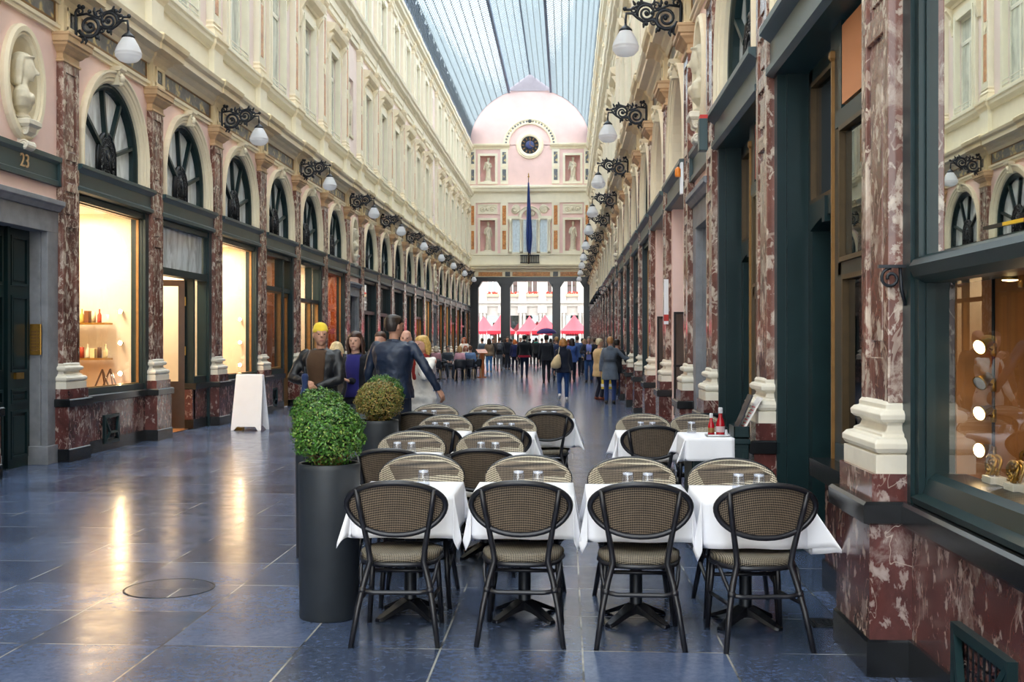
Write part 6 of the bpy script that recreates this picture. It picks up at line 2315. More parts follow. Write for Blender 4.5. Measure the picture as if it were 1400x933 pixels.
def person(label, X, Y, rz, H=1.72, skin='#c99a82', hair=('short', '#2a211b'), top='#20242c', hem=0.5, trousers='#26304a', shoes='#1c1a1a', arms=None, stride=0.0, near=False, girth=1.0,
           gloss=False, under=None, fem=False, seated=False, skirt=None, lean=0.0, turn=0.0, scarf=None, hood=None, z0=0.0, group=None, bare=False, sleeve=1.0):
    t = root('person', label, 'person', (X, Y, z0), rz, group)
    vox = 0.0075 if near else 0.014
    fat = 1.0 if near else 1.3
    h = H
    sw = (0.098 if fem else 0.112) * h * girth ** 0.5
    hipz = 0.515 * h if not seated else 0.575
    dz = hipz - 0.515 * h
    lv = lambda z: (lean * (z - 0.515 * h) * 1.0)                     # forward lean above the hips
    P = lambda x, y, zf: Vector((x, y + lv(zf * h), zf * h + dz))
    body = MB()
    # head
    hc = Matrix.Translation(P(0, 0.012, 0.0) + Vector((0, lv(0.93 * h), 0))) if False else None
    hm = MB()
    s = h / 1.75
    rows = [(0.868, 0.02, 0.035, 0.035), (0.878, 0.024, 0.048, 0.055), (0.892, 0.018, 0.060, 0.078), (0.915, 0.008, 0.069, 0.092), (0.94, 0.0, 0.074, 0.099), (0.962, -0.004, 0.074, 0.099), (0.982, -0.006, 0.064, 0.086), (0.995, -0.006, 0.040, 0.055), (1.0, -0.006, 0.012, 0.018)]
    hm.loft([(0, cy * s, (zf - 0.868) * h, rx * s, ry * s) for zf, cy, rx, ry in rows], 18, 2.1)
    hm.limb([(0, 0.098 * s, 0.078 * h), (0, 0.116 * s, 0.055 * h)], [0.009 * s, 0.014 * s], 7)          # nose
    hm.limb([(-0.022 * s, 0.088 * s, 0.028 * h), (0.022 * s, 0.088 * s, 0.028 * h)], [0.009 * s, 0.009 * s], 6)   # lips
    hm.limb([(-0.045 * s, 0.082 * s, 0.082 * h), (0.045 * s, 0.082 * s, 0.082 * h)], [0.012 * s, 0.012 * s], 6)   # brow
    hm.ball((0, 0.07 * s, 0.008 * h), 0.022 * s, 0.02 * s, 0.02 * s, 8, 6)                              # chin
    for sd in (-1, 1):
        hm.ball((sd * 0.075 * s, -0.004 * s, 0.062 * h), 0.012 * s, 0.022 * s, 0.034 * s, 8, 6)         # ears
    Hd = Matrix.Translation(P(0, 0.02, 0.868)) @ Matrix.Rotation(turn, 4, 'Z')
    hm.xform(Hd)
    body.add(hm.v, hm.f, True)
    body.limb([P(0, -0.005, 0.82), P(0, 0.012, 0.885)], [0.058 * s, 0.052 * s], 12)
    # trunk core
    g = girth
    trunk = [(0.48, 0.098, 0.078), (0.53, 0.1, 0.082), (0.6, 0.086, 0.072), (0.66, 0.086, 0.074), (0.72, 0.1, 0.082), (0.775, 0.108, 0.08), (0.812, 0.1, 0.062), (0.835, 0.055, 0.048)]
    if fem:
        trunk = [(0.48, 0.1, 0.08), (0.53, 0.102, 0.084), (0.6, 0.08, 0.066), (0.66, 0.077, 0.066), (0.72, 0.088, 0.08), (0.775, 0.094, 0.074), (0.812, 0.088, 0.058), (0.835, 0.05, 0.045)]
    body.loft([(0, lv(zf * h), zf * h + dz, rx * h * 0.96 * g ** 0.5, ry * h * 0.96 * g) for zf, rx, ry in trunk], 18, 2.3)
    # arms
    arms = arms or [None, None]
    wr, el, sh = [], [], []
    for k, sd in enumerate((-1, 1)):
        S0 = P(sd * sw, 0.0, 0.808)
        a = arms[k]
        if a is None:
            a = (0.045 * sd, 0.03 + 0.02 * k, -0.325)
        T = S0 + Vector(a[:3]) * h
        pole = Vector(a[3]) if len(a) > 3 and a[3] else Vector((sd * 0.5, -1.0, -0.1))
        e, w = ik(S0, T, 0.172 * h, 0.155 * h, pole)
        sh.append(S0), el.append(e), wr.append(w)
        body.limb([S0, (S0 + e) / 2, e], [0.046 * s, 0.043 * s, 0.036 * s], 10)
        body.limb([e, e.lerp(w, 0.35), w], [0.037 * s, 0.037 * s, 0.024 * s], 10)
        hd = (w - e).normalized()
        cu = 0.45
        nrm = Vector((sd, 0.0, 0.15))
        if len(a) > 4 and a[4]:
            hd, nrm, cu = Vector(a[4][0]), Vector(a[4][1]), a[4][2]
        side_ = 1 if (hd.cross(nrm - hd * nrm.dot(hd))).dot(Vector((0, 1, 0.3)) if abs(hd.z) > 0.5 else Vector((0, 0, 1))) > 0 else -1
        hand(body, w, hd, nrm, s, cu, side_, fat)
    # legs
    foot = []
    tro = MB()
    shoe = MB()
    for k, sd in enumerate((-1, 1)):
        hp = P(sd * 0.052 * h, 0, 0.51)
        if seated:
            kn = Vector((sd * 0.085 * h, 0.27 * h, 0.56))
            an = Vector((sd * 0.07 * h, 0.27 * h - 0.02 + 0.08 * k, 0.075))
        else:
            fy = stride * sd * h
            lift = 0.06 * h if fy < -0.06 * h else 0.0
            an = Vector((sd * 0.052 * h + sd * 0.004, fy, 0.045 * h + lift))
            kn, an = ik(hp, an, 0.245 * h, 0.232 * h, (sd * 0.08, 1, 0))
        body.limb([hp, hp.lerp(kn, 0.5), kn], [0.085 * s * g ** 0.5, 0.078 * s, 0.055 * s], 12)
        body.limb([kn, kn.lerp(an, 0.35), an], [0.054 * s, 0.056 * s, 0.037 * s], 12)
        if not bare:
            tro.limb([hp + Vector((0, 0, 0.02)), hp.lerp(kn, 0.5), kn], [0.098 * s * g ** 0.5, 0.089 * s, 0.067 * s], 12)
            tro.limb([kn, kn.lerp(an, 0.4), an + Vector((0, -0.005, 0.01))], [0.066 * s, 0.066 * s, 0.054 * s], 12)
        tip = -0.5 if (not seated and stride * sd < -0.04) else 0.0
        f0 = an + Vector((0, -0.035 * s, -0.045 * h + 0.03))
        fd = Vector((sd * 0.12, 1, tip)).normalized()
        shoe.limb([f0 + Vector((0, 0, 0.012)), f0 + fd * 0.09 * s + Vector((0, 0, 0.012)), f0 + fd * 0.18 * s], [0.043 * s, 0.044 * s, 0.032 * s], 10)
        shoe.limb([f0 + Vector((0, 0, 0.02)), an + Vector((0, 0, 0.02))], [0.04 * s, 0.046 * s], 9)
        body.limb([an, f0 + fd * 0.15 * s], [0.034 * s, 0.026 * s], 8)
        foot.append(an)
    o = obj('body', body, colmat(skin, 'skin'), t, recalc=True)
    remesh(o, vox)
    if not bare:
        tro.loft([(0, 0, 0.475 * h + dz, 0.098 * h, 0.082 * h * g), (0, 0, 0.52 * h + dz, 0.106 * h * g ** 0.5, 0.088 * h * g), (0, lv(0.58 * h), 0.585 * h + dz, 0.096 * h * g ** 0.5, 0.08 * h * g)], 16, 2.3)
        remesh(obj('trousers', tro, colmat(trousers), t), 0.014 if near else 0.02)
    remesh(obj('shoes', shoe, colmat(shoes, 'leather'), t), 0.01 if near else 0.014)
    # jacket or shirt
    j = MB()
    ex = 1.12 if near else 1.14
    secs = []
    for zf, rx, ry in trunk:
        if zf >= hem - 0.02:
            secs.append((zf, rx * ex, ry * ex * 1.05))
    lowest = trunk[1]
    if hem < 0.5:
        fl_ = 1 + (0.5 - hem) * (0.9 if fem else 0.45)
        secs = [(hem, lowest[1] * ex * fl_, lowest[2] * ex * fl_ * 1.1), ((hem + 0.5) / 2, lowest[1] * ex * (1 + fl_) / 2, lowest[2] * ex * (1 + fl_) / 2 * 1.08)] + secs
    if not seated or hem >= 0.5:
        pass
    else:
        secs = [q for q in secs if q[0] > 0.49]
    secs[-1] = (0.838, 0.062, 0.058)
    j.loft([(0, lv(zf * h), zf * h + dz, rx * h * g ** 0.5, ry * h * g) for zf, rx, ry in secs], 24, 2.3)
    for k, sd in enumerate((-1, 1)):
        w2 = el[k].lerp(wr[k], 0.93 * sleeve)
        j.limb([sh[k] + Vector((-sd * 0.02, 0, 0.0)), (sh[k] + el[k]) / 2, el[k]], [0.064 * s, 0.059 * s, 0.052 * s], 12)
        j.limb([el[k], el[k].lerp(w2, 0.5), w2], [0.053 * s, 0.05 * s, 0.041 * s], 12)
    if near or hood:
        j.tube([P(0.068 * s * math.cos(a), 0.004 + 0.066 * s * math.sin(a), 0.838 + 0.006 * math.sin(-a)) for a in [2 * PI * q / 16 for q in range(16)]], 0.022 * s, 8, closed=True)
    if hood:
        j.ball(P(0, -0.085 * s, 0.825), 0.1 * s, 0.06 * s, 0.085 * s, 12, 8)
        j.ball(P(0, -0.09 * s, 0.79), 0.07 * s, 0.045 * s, 0.07 * s, 12, 8)
    jo = obj('jacket' if hem <= 0.52 else 'top', j, colmat(top, 'gloss' if gloss else 'cloth'), t)
    remesh(jo, 0.012 if near else 0.02)
    if near:
        tx = bpy.data.textures.new('folds', 'CLOUDS')
        tx.noise_scale = 0.09
        dm = jo.modifiers.new('folds', 'DISPLACE')
        dm.texture = tx
        dm.strength = 0.022
        dm.mid_level = 0.5
    if under:                                                           # shirt front showing in an open jacket
        u = MB()
        rs = []
        for zf, rx, ry in [(z_, a_, b_) for z_, a_, b_ in secs if z_ > 0.49]:
            w_ = 25 if zf < 0.78 else 24 if zf < 0.82 else 50
            push = 0.017 if near else 0.012
            sect = lambda ad, o_: P((rx * h * g ** 0.5 + o_) * math.copysign(abs(math.cos(R(ad))) ** 0.87, math.cos(R(ad))), (ry * h * g + o_) * math.sin(R(ad)) ** 0.87, zf)
            rs.append([sect(90 + w_ - 2 * w_ * q / 8, push) for q in range(9)] + [sect(90 - w_ + 2 * w_ * q / 8, -0.02) for q in range(9)])
        obj('shirt', MB().rings(rs), colmat(under), t)
    if scarf:
        sc = MB()
        sc.tube([P(0.075 * s * math.cos(a), 0.01 + 0.075 * s * math.sin(a), 0.842 + 0.008 * math.sin(3 * a)) for a in [2 * PI * q / 18 for q in range(18)]], 0.036 * s, 9, closed=True)
        sc.limb([P(0.03, 0.1, 0.83), P(0.05, 0.13, 0.76), P(0.04, 0.135, 0.68)], [0.035, 0.04, 0.03], 8)
        sc.limb([P(-0.03, 0.1, 0.83), P(-0.05, 0.13, 0.77), P(-0.05, 0.135, 0.71)], [0.035, 0.04, 0.03], 8)
        remesh(obj('scarf', sc, colmat(scarf), t), 0.011)
    if skirt:
        k_ = MB().loft([(0, 0, 0.27 * h + dz, 0.13 * h, 0.11 * h), (0, 0, 0.4 * h + dz, 0.115 * h, 0.095 * h), (0, 0, 0.54 * h + dz, 0.1 * h, 0.085 * h)], 20)
        obj('skirt', k_, colmat(skirt), t)
    # hair
    style, hc_ = hair
    hb = MB()
    z_ = lambda f: (f - 0.868) * h
    if style in ('short', 'long', 'bob', 'curly', 'tail'):
        hb.loft([(0, (cy - 0.02) * s, z_(zf), rx * s, ry * s) for zf, cy, rx, ry in ((0.905, -0.022, 0.058, 0.055), (0.93, -0.02, 0.078, 0.082), (0.952, -0.004, 0.083, 0.102), (0.972, 0.008, 0.083, 0.112), (0.99, 0.006, 0.073, 0.1), (1.004, 0.0, 0.048, 0.066), (1.01, -0.002, 0.015, 0.02))], 18, 2.1)
        for q in range(9):
            a = R(205 + q * 16.5)
            hb.limb([(0.06 * s * math.cos(a), 0.075 * s * math.sin(a) - 0.01, z_(0.975)), (0.079 * s * math.cos(a), 0.1 * s * math.sin(a) - 0.012, z_(0.945)), (0.07 * s * math.cos(a), 0.088 * s * math.sin(a) - 0.012, z_(0.905))], [0.016, 0.02, 0.012], 6)
    if style in ('long', 'bob', 'curly', 'tail'):
        end = {'long': 0.79, 'bob': 0.862, 'curly': 0.885, 'tail': 0.9}[style]
        for q in range(15):
            a = R(172 + q * 14)
            cx_, sy_ = math.cos(a), math.sin(a)
            wv = 0.012 * math.sin(q * 2.4)
            fat_ = 0.03 if style == 'curly' else 0.022
            hb.limb([(0.06 * s * cx_, 0.07 * s * sy_ - 0.006, z_(0.985)), (0.088 * s * cx_, 0.105 * s * sy_ - 0.01, z_(0.945)), (0.094 * s * cx_ + wv, 0.108 * s * sy_ - 0.012, z_(0.905)), (0.098 * s * cx_ - wv, 0.104 * s * sy_ - 0.02, z_((0.905 + end) / 2)), (0.088 * s * cx_, 0.1 * s * sy_ - 0.02, z_(end))], [0.02, fat_, fat_, fat_ * 0.95, 0.013], 7)
        if style == 'tail':
            hb.limb([(0, -0.11 * s, z_(0.95)), (0, -0.15 * s, z_(0.92)), (0, -0.14 * s, z_(0.85))], [0.02, 0.03, 0.012], 8)
    if style == 'thin':
        hb.loft([(0, (cy - 0.02) * s, z_(zf), rx * s, ry * s) for zf, cy, rx, ry in ((0.9, -0.03, 0.05, 0.05), (0.925, -0.03, 0.074, 0.072), (0.945, -0.026, 0.078, 0.076), (0.96, -0.03, 0.07, 0.07))], 16)
    if style == 'beanie':
        hb.loft([(0, (cy) * s, z_(zf), rx * s, ry * s) for zf, cy, rx, ry in ((0.948, -0.012, 0.079, 0.1), (0.953, -0.012, 0.086, 0.108), (0.966, -0.013, 0.087, 0.109), (0.97, -0.014, 0.082, 0.104), (0.99, -0.018, 0.074, 0.094), (1.008, -0.024, 0.05, 0.066), (1.014, -0.026, 0.012, 0.018))], 20)
    if hb.v:
        hb.xform(Hd)
        ho = obj('beanie' if style == 'beanie' else 'hair', hb, colmat(hc_, 'cloth' if style == 'beanie' else 'hair'), t)
        if style != 'beanie':
            remesh(ho, 0.0085 if near else 0.014)
    if near:
        ey_ = MB()
        for sd in (-1, 1):
            ey_.ball((sd * 0.031 * s, 0.092 * s, z_(0.937)), 0.0105 * s, 0.007 * s, 0.007 * s, 8, 6)
        obj('eyes', ey_.xform(Hd), colmat('#2b1f1a', 'leather'), t)
        lp = MB().limb([(-0.022 * s, 0.096 * s, z_(0.897)), (0, 0.1 * s, z_(0.896)), (0.022 * s, 0.096 * s, z_(0.897))], [0.004, 0.006, 0.004], 6)
        obj('lips', lp.xform(Hd), colmat('#a5655a', 'skin'), t)
    t['_w'] = [tuple(wr[0]), tuple(wr[1])]
    return t, wr, P


def backpack(t, P, h, c, low=False):
    m = MB()
    m.loft([(0, -0.17, 0.6 * h, 0.12, 0.05), (0, -0.19, 0.63 * h, 0.15, 0.085), (0, -0.195, 0.72 * h, 0.15, 0.095), (0, -0.18, 0.79 * h, 0.12, 0.07), (0, -0.17, 0.815 * h, 0.06, 0.03)], 16, 3)
    b = obj('backpack', m, colmat(c), t)
    st = MB()
    for s in (-1, 1):
        st.tube([(s * 0.09, -0.12, 0.8 * h), (s * 0.1, -0.02, 0.845 * h), (s * 0.1, 0.1, 0.8 * h), (s * 0.12, 0.12, 0.7 * h), (s * 0.13, -0.05, 0.64 * h)], 0.014, 6)
    obj('straps', st, colmat(c), b)
    pk = MB().loft([(0, -0.275, 0.62 * h, 0.09, 0.02), (0, -0.285, 0.65 * h, 0.1, 0.025), (0, -0.28, 0.7 * h, 0.09, 0.02)], 12, 3)
    obj('pocket', pk, colmat(c), b)
    return b


UP = (0, 0, 1)
# the talking group left of the tables
X, Y = at(539, 13.3)
navy, wr, P_ = person('man in a navy jacket seen from behind, right arm stretched out', X, Y, R(-12), 1.9, '#b98a72', ('short', '#2a201b'), '#17253c', 0.49, '#20283a', near=True, girth=1.28, arms=[(-0.05, 0.08, -0.30), (0.16, 0.02, -0.27, None, ((0.5, 0.1, -0.8), (0.6, -0.3, 0.5), 0.7))], stride=0.03, gloss=True, turn=R(-30))
X, Y = at(487, 13.9)
person('woman with long brown hair, dark cardigan over a blue top and grey jeans', X, Y, R(176), 1.71, '#cfa28c', ('long', '#3a231a'), '#14161e', 0.5, '#7d828c', near=True, fem=True, under='#28266a', arms=[(0.12, 0.12, -0.16, None, ((0.6, 0.5, 0.3), (0, 0.3, 0.9), 0.8)), (0.07, 0.06, -0.30)], stride=0.03)
cmb = None
X, Y = at(440, 12.7)
bean, wrb, P_ = person('man in a yellow beanie and open black jacket holding a folded umbrella', X, Y, R(172), 1.79, '#c08f76', ('beanie', '#e3c63c'), '#15161a', 0.47, '#20242c', near=True, under='#4a3524', girth=1.08, gloss=True, arms=[(0.085, 0.16, -0.20, (-1, -0.5, -0.2), ((0.9, 0.35, -0.2), (0.1, 0.4, 0.9), 1.0)), (-0.07, 0.17, -0.17, (1, -0.5, -0.2), ((-0.8, 0.45, -0.2), (0.1, 0.4, 0.9), 1.0))], stride=0.02, turn=R(28))
um = root('umbrella', 'folded navy umbrella held by the man in the yellow beanie', 'umbrella', (X, Y, 0), R(172))
mid = (wrb[0] + wrb[1]) / 2 + Vector((0.02, 0.09, 0.0))
m = MB().limb([mid + Vector((0.0, 0.03, 0.09)), mid + Vector((0.0, 0.03, 0.0)), mid + Vector((0.02, 0.05, -0.25)), mid + Vector((0.03, 0.06, -0.5))], [0.04, 0.03, 0.055, 0.03], 10)
obj('canopy', m, colmat('#26355c'), um)
obj('handle', MB().tube([mid + Vector((0, 0.03, 0.09)), mid + Vector((0, 0.03, 0.2))], 0.012, 7), 'iron', um)
X, Y = at(578, 14.3)
bl_, wrl, P_ = person('blonde woman in a long white coat and red scarf, hand at her chin', X, Y, R(158), 1.66, '#d3a38e', ('bob', '#c9a55c'), '#f3f0ea', 0.42, '#44669a', near=True, fem=True, scarf='#9c2f2c', arms=[(0.075, 0.12, 0.02, (-0.6, -0.3, -1), ((0.4, 0.3, 0.8), (-0.6, 0.5, 0.2), 0.9)), (0.05, 0.09, -0.29)], stride=0.03, turn=R(-14))
bg_ = root('shopping_bag', 'white and blue patterned bag in the hand of the blonde woman', 'bag', (X, Y, 0), R(158))
w = wrl[1] + Vector((0.07, 0.0, 0))
bm = MB().add([(w.x - 0.02, w.y + 0.14, w.z - 0.14), (w.x + 0.02, w.y + 0.14, w.z - 0.14), (w.x + 0.06, w.y - 0.12, w.z - 0.16), (w.x - 0.04, w.y - 0.12, w.z - 0.16),
               (w.x - 0.05, w.y + 0.16, w.z - 0.42), (w.x + 0.08, w.y + 0.16, w.z - 0.4), (w.x + 0.1, w.y - 0.15, w.z - 0.42), (w.x - 0.07, w.y - 0.15, w.z - 0.44)],
              [(0, 1, 2, 3), (4, 7, 6, 5), (0, 4, 5, 1), (1, 5, 6, 2), (2, 6, 7, 3), (3, 7, 4, 0)], False)
tb = NT('bag_print')
vb = tb.coords()
cb_ = tb.ramp(tb.noise(vb, 22, 3, 0.6, 1.5), [(0.48, lin('#eef0f6')), (0.52, lin('#3b4f92'))], 'CONSTANT')
obj('body', bm, tb.pbsdf(cb_, 0.6), bg_)
obj('handles', MB().tube([(w.x, w.y + 0.1, w.z - 0.14), (w.x, w.y + 0.04, w.z - 0.07), (w.x, w.y - 0.04, w.z - 0.07), (w.x, w.y - 0.08, w.z - 0.15)], 0.006, 6), colmat('#e6e6ee'), bg_)
X, Y = at(556, 15.9)
person('bald man in a dark top behind the navy jacketed man', X, Y, R(180), 1.75, '#c99a86', ('none', '#000000'), '#221c22', 0.5, '#262a33', near=True, under=None)
X, Y = at(521, 16.6)
person('person with brown hair mostly hidden behind the navy jacketed man', X, Y, R(170), 1.73, '#c99a86', ('short', '#4a3226'), '#2a2d36', 0.5, '#262a33')
X, Y = at(461, 15.6)
person('person with pale blond hair mostly hidden behind the man in the beanie', X, Y, R(20), 1.58, '#cfa28c', ('bob', '#cdb78c'), '#3a3530', 0.5, '#262a33', fem=True)

# ---- walkers; px, feet depth zc, facing degrees (0 walks away)
W = [
    (770, 30.0, 0, 1.66, 'curly', '#a8743e', '#1b2030', 0.45, '#27477c', 'woman with curly light brown hair, dark hooded coat and blue jeans walking away', dict(fem=True, hood=True, stride=0.07, shoes='#d8d8d8')),
    (747, 43.0, 4, 1.83, 'short', '#1c1714', '#20222a', 0.46, '#23252c', 'man in a dark suit walking away, left of the curly haired woman', dict(stride=0.06)),
    (717, 49.0, 0, 1.86, 'short', '#18140f', '#14161c', 0.5, '#1d2940', 'large person in a black hooded jacket with a red hem walking away', dict(girth=1.3, hood=True, stride=0.05)),
    (669, 57.0, 10, 1.72, 'long', '#2a1c14', '#7b6a58', 0.5, '#4f86c2', 'woman with long dark hair, brown coat and light blue jeans', dict(fem=True, stride=0.03)),
    (683, 60.0, 5, 1.8, 'short', '#33291f', '#2c3038', 0.5, '#75777e', 'person with a grey backpack and grey trousers', dict(stride=0.03)),
    (694, 62.0, 200, 1.84, 'short', '#241a14', '#151a26', 0.5, '#1c2230', 'man in black facing the viewer beside the second column', dict(stride=0.03)),
    (704, 58.0, 0, 1.68, 'bob', '#c46a2e', '#1d2450', 0.46, '#22263a', 'person with orange hair in a navy coat', dict(fem=True, stride=0.04)),
    (733, 66.0, 0, 1.78, 'short', '#1f1a16', '#23282c', 0.5, '#1c1f28', 'person in black with a turquoise scarf', dict(scarf='#2aa08e', stride=0.05)),
    (761, 45.0, 0, 1.76, 'short', '#b98a58', '#29324a', 0.48, '#1e2433', 'light haired person with a dark blue backpack', dict(stride=0.06)),
    (789, 49.5, 0, 1.82, 'short', '#2b221b', '#4d6794', 0.5, '#242a38', 'man in a denim blue jacket walking away', dict(stride=0.05)),
    (782, 43.5, 8, 1.7, 'long', '#33201a', '#3d5896', 0.45, '#20263a', 'woman with long dark hair in a blue jacket', dict(fem=True, stride=0.06)),
    (805, 43.0, 180, 1.76, 'short', '#8a8178', '#181a24', 0.49, '#2c4a78', 'man in a dark jacket and jeans looking at his phone', dict(under='#7c86c8', arms=[(0.09, 0.15, -0.17, (-1, -0.4, -0.3)), (-0.06, 0.15, -0.16, (1, -0.4, -0.3))], stride=0.04)),
    (819, 30.3, -70, 1.66, 'short', '#cbbb98', '#c9a878', 0.38, '#1d2030', 'older person in a long beige coat with a yellow bag', dict(arms=[(0.02, 0.2, -0.16, (-0.4, -1, -0.3)), (0.04, 0.06, -0.31)], stride=0.02, shoes='#7a3b24')),
    (834, 28.4, -4, 1.7, 'short', '#a97a4c', '#5c6674', 0.36, '#22386a', 'woman in a belted grey hooded coat reaching towards the right wall', dict(fem=True, hood=True, arms=[(-0.05, 0.02, -0.32), (0.24, 0.12, -0.15, (0.2, -0.3, -1))], stride=0.015)),
    (843, 30.2, -20, 1.64, 'short', '#2b211b', '#1b1d24', 0.45, '#1a2440', 'person in black half hidden behind the grey coated woman', dict(stride=0.01)),
    (659.5, 62.0, 30, 1.75, 'short', '#1e1914', '#5a6a78', 0.5, '#22242c', 'person in grey by the black columns, leftmost of the crowd', dict()),
    (674, 68.0, 180, 1.76, 'short', '#1d1814', '#191b20', 0.5, '#22252c', 'dark dressed person facing the viewer in the left gap of the columns', dict()),
    (690, 70.0, 15, 1.74, 'long', '#241912', '#20232b', 0.5, '#22252c', 'long haired person in black near the second column', dict(fem=True)),
    (712, 70.0, 190, 1.8, 'short', '#6a4a34', '#7d2b33', 0.5, '#2a2c34', 'person in a dark red jacket facing the viewer in the crowd', dict()),
    (724, 72.0, 0, 1.76, 'short', '#1a1612', '#23262c', 0.5, '#1d2028', 'dark haired person far in the crowd left of the turquoise scarf', dict()),
    (741, 69.0, 0, 1.76, 'short', '#201a15', '#2f7f98', 0.5, '#1d2028', 'person in a teal jacket in the crowd', dict()),
    (753, 60.0, 6, 1.72, 'short', '#1d1814', '#2a2c32', 0.5, '#1d2028', 'person in charcoal under the purple umbrella', dict(arms=[(0.0, 0.14, 0.0, (-1, -0.3, -0.5)), None])),
    (769, 64.0, 180, 1.8, 'short', '#3a2a20', '#1f2533', 0.5, '#1d2028', 'tall dark coated person facing the viewer behind the curly haired woman', dict()),
    (777, 66.0, 0, 1.7, 'short', '#6c3428', '#8d3a3c', 0.5, '#1d2028', 'person in faded red between the walkers in blue', dict()),
    (796, 60.0, 0, 1.74, 'short', '#151210', '#20232b', 0.5, '#1d2028', 'black haired person behind the denim jacketed man', dict()),
    (799, 52.0, 175, 1.68, 'bob', '#c8a878', '#b9a78c', 0.48, '#30343f', 'fair haired person in beige left of the man with the phone', dict(fem=True)),
    (813, 48.0, 10, 1.74, 'short', '#4a3629', '#2b2f38', 0.5, '#23283a', 'dark dressed person right of the man with the phone', dict()),
    (699, 73.0, 0, 1.74, 'short', '#3c2a1f', '#39404c', 0.5, '#23283a', 'grey jacketed person just inside the arcade exit', dict()),
    (758, 74.0, 0, 1.76, 'short', '#2c211a', '#41332d', 0.5, '#23283a', 'brown jacketed person just inside the arcade exit', dict()),
    (784, 74.5, 180, 1.74, 'short', '#1c1714', '#2a3550', 0.5, '#23283a', 'navy dressed person facing the viewer just inside the arcade exit', dict()),
]
PP = {}
for px, zc, deg, H, st_, hc_, top, hem, tr, lab, kw in W:
    X, Y = at(px, zc)
    PP[lab] = (*person(lab, X, Y, R(deg), H, '#c39580', (st_, hc_), top, hem, tr, **kw), X, Y, R(deg), H)


def held(lab):
    return PP[lab]


for lab, c in (('person with a grey backpack and grey trousers', '#4c4f58'), ('light haired person with a dark blue backpack', '#1c2747')):
    t, wr, P_, X, Y, rz, H = held(lab)
    backpack(t, P_, H, c)
t, wr, P_, X, Y, rz, H = held('large person in a black hooded jacket with a red hem walking away')
obj('red_hem', MB().rings([[(0.147 * H * 1.05 * math.cos(2 * PI * k / 24), 0.128 * H * 1.05 * math.sin(2 * PI * k / 24), z * H) for k in range(24)] for z in (0.475, 0.5, 0.525)], (False, False)), colmat('#9c1f34'), t)
t, wr, P_, X, Y, rz, H = held('woman with curly light brown hair, dark hooded coat and blue jeans walking away')
bp = root('drawstring_bag', 'beige drawstring bag on the back of the curly haired woman', 'bag', (X, Y, 0), rz)
obj('sack', MB().loft([(-0.2, -0.17, 0.86, 0.06, 0.05), (-0.2, -0.2, 0.89, 0.13, 0.09), (-0.19, -0.21, 1.0, 0.14, 0.1), (-0.16, -0.19, 1.15, 0.09, 0.07), (-0.13, -0.18, 1.24, 0.03, 0.03)], 16), colmat('#c9b48c'), bp)
obj('cord', MB().tube([(-0.13, -0.18, 1.24), (-0.11, -0.16, 1.36), (-0.1, -0.1, 1.44)], 0.01, 6), colmat('#d8cba8'), bp)
t, wr, P_, X, Y, rz, H = held('man in a dark jacket and jeans looking at his phone')
ph = root('phone', 'dark phone in the hands of the man in the dark jacket', 'phone', (X, Y, 0), rz)
pm = (wr[0] + wr[1]) / 2 + Vector((0, 0.1, 0.02))
obj('body', MB().box(pm.x - 0.04, pm.x + 0.04, pm.y - 0.006, pm.y + 0.006, pm.z - 0.075, pm.z + 0.075), 'black', ph, bevel=0.004)
obj('screen', MB().box(pm.x - 0.034, pm.x + 0.034, pm.y - 0.008, pm.y - 0.005, pm.z - 0.068, pm.z + 0.068), plain('phone_screen', '#4a5a7c', 0.15), ph)
t, wr, P_, X, Y, rz, H = held('older person in a long beige coat with a yellow bag')
yb_ = root('carrier_bag', 'yellow and white carrier bag held by the older person in beige', 'bag', (X, Y, 0), rz)
w = wr[1] + Vector((0.09, 0, 0))
obj('body', MB().box(w.x - 0.05, w.x + 0.06, w.y - 0.16, w.y + 0.12, w.z - 0.52, w.z - 0.16), plain('bag_yellow', '#d8b93a', 0.5), yb_, bevel=0.01)
obj('white_band', MB().box(w.x - 0.053, w.x + 0.063, w.y - 0.163, w.y + 0.123, w.z - 0.46, w.z - 0.38), 'white', yb_)
obj('handles', MB().tube([(w.x, w.y - 0.1, w.z - 0.16), (w.x, w.y - 0.03, w.z - 0.07), (w.x, w.y + 0.02, w.z - 0.07), (w.x, w.y + 0.08, w.z - 0.16)], 0.006, 6), 'white', yb_)
t, wr, P_, X, Y, rz, H = held('woman in a belted grey hooded coat reaching towards the right wall')
obj('belt', MB().rings([[(0.102 * H * 1.02 * math.cos(2 * PI * k / 24), 0.088 * H * 1.02 * math.sin(2 * PI * k / 24), z * H) for k in range(24)] for z in (0.625, 0.665)], (False, False)), colmat('#3a424e'), t)
t, wr, P_, X, Y, rz, H = held('person in charcoal under the purple umbrella')
uo = root('umbrella', 'open purple umbrella over the crowd', 'umbrella', (X, Y, 0), rz)
w = wr[0] + Vector((0, 0.08, 0))
um_ = MB()
rs = []
for k in range(8):
    a = (PI / 2) * k / 7
    rs.append([(w.x + 0.55 * math.cos(a) * math.cos(2 * PI * q / 16), w.y + 0.55 * math.cos(a) * math.sin(2 * PI * q / 16), 2.0 + 0.3 * math.sin(a)) for q in range(16)])
um_.rings(rs, (False, False))
obj('canopy', um_, colmat('#3a2c66'), uo, recalc=False)
obj('shaft', MB().tube([w + Vector((0, 0, -0.05)), (w.x, w.y, 2.34)], 0.01, 6), 'iron', uo)

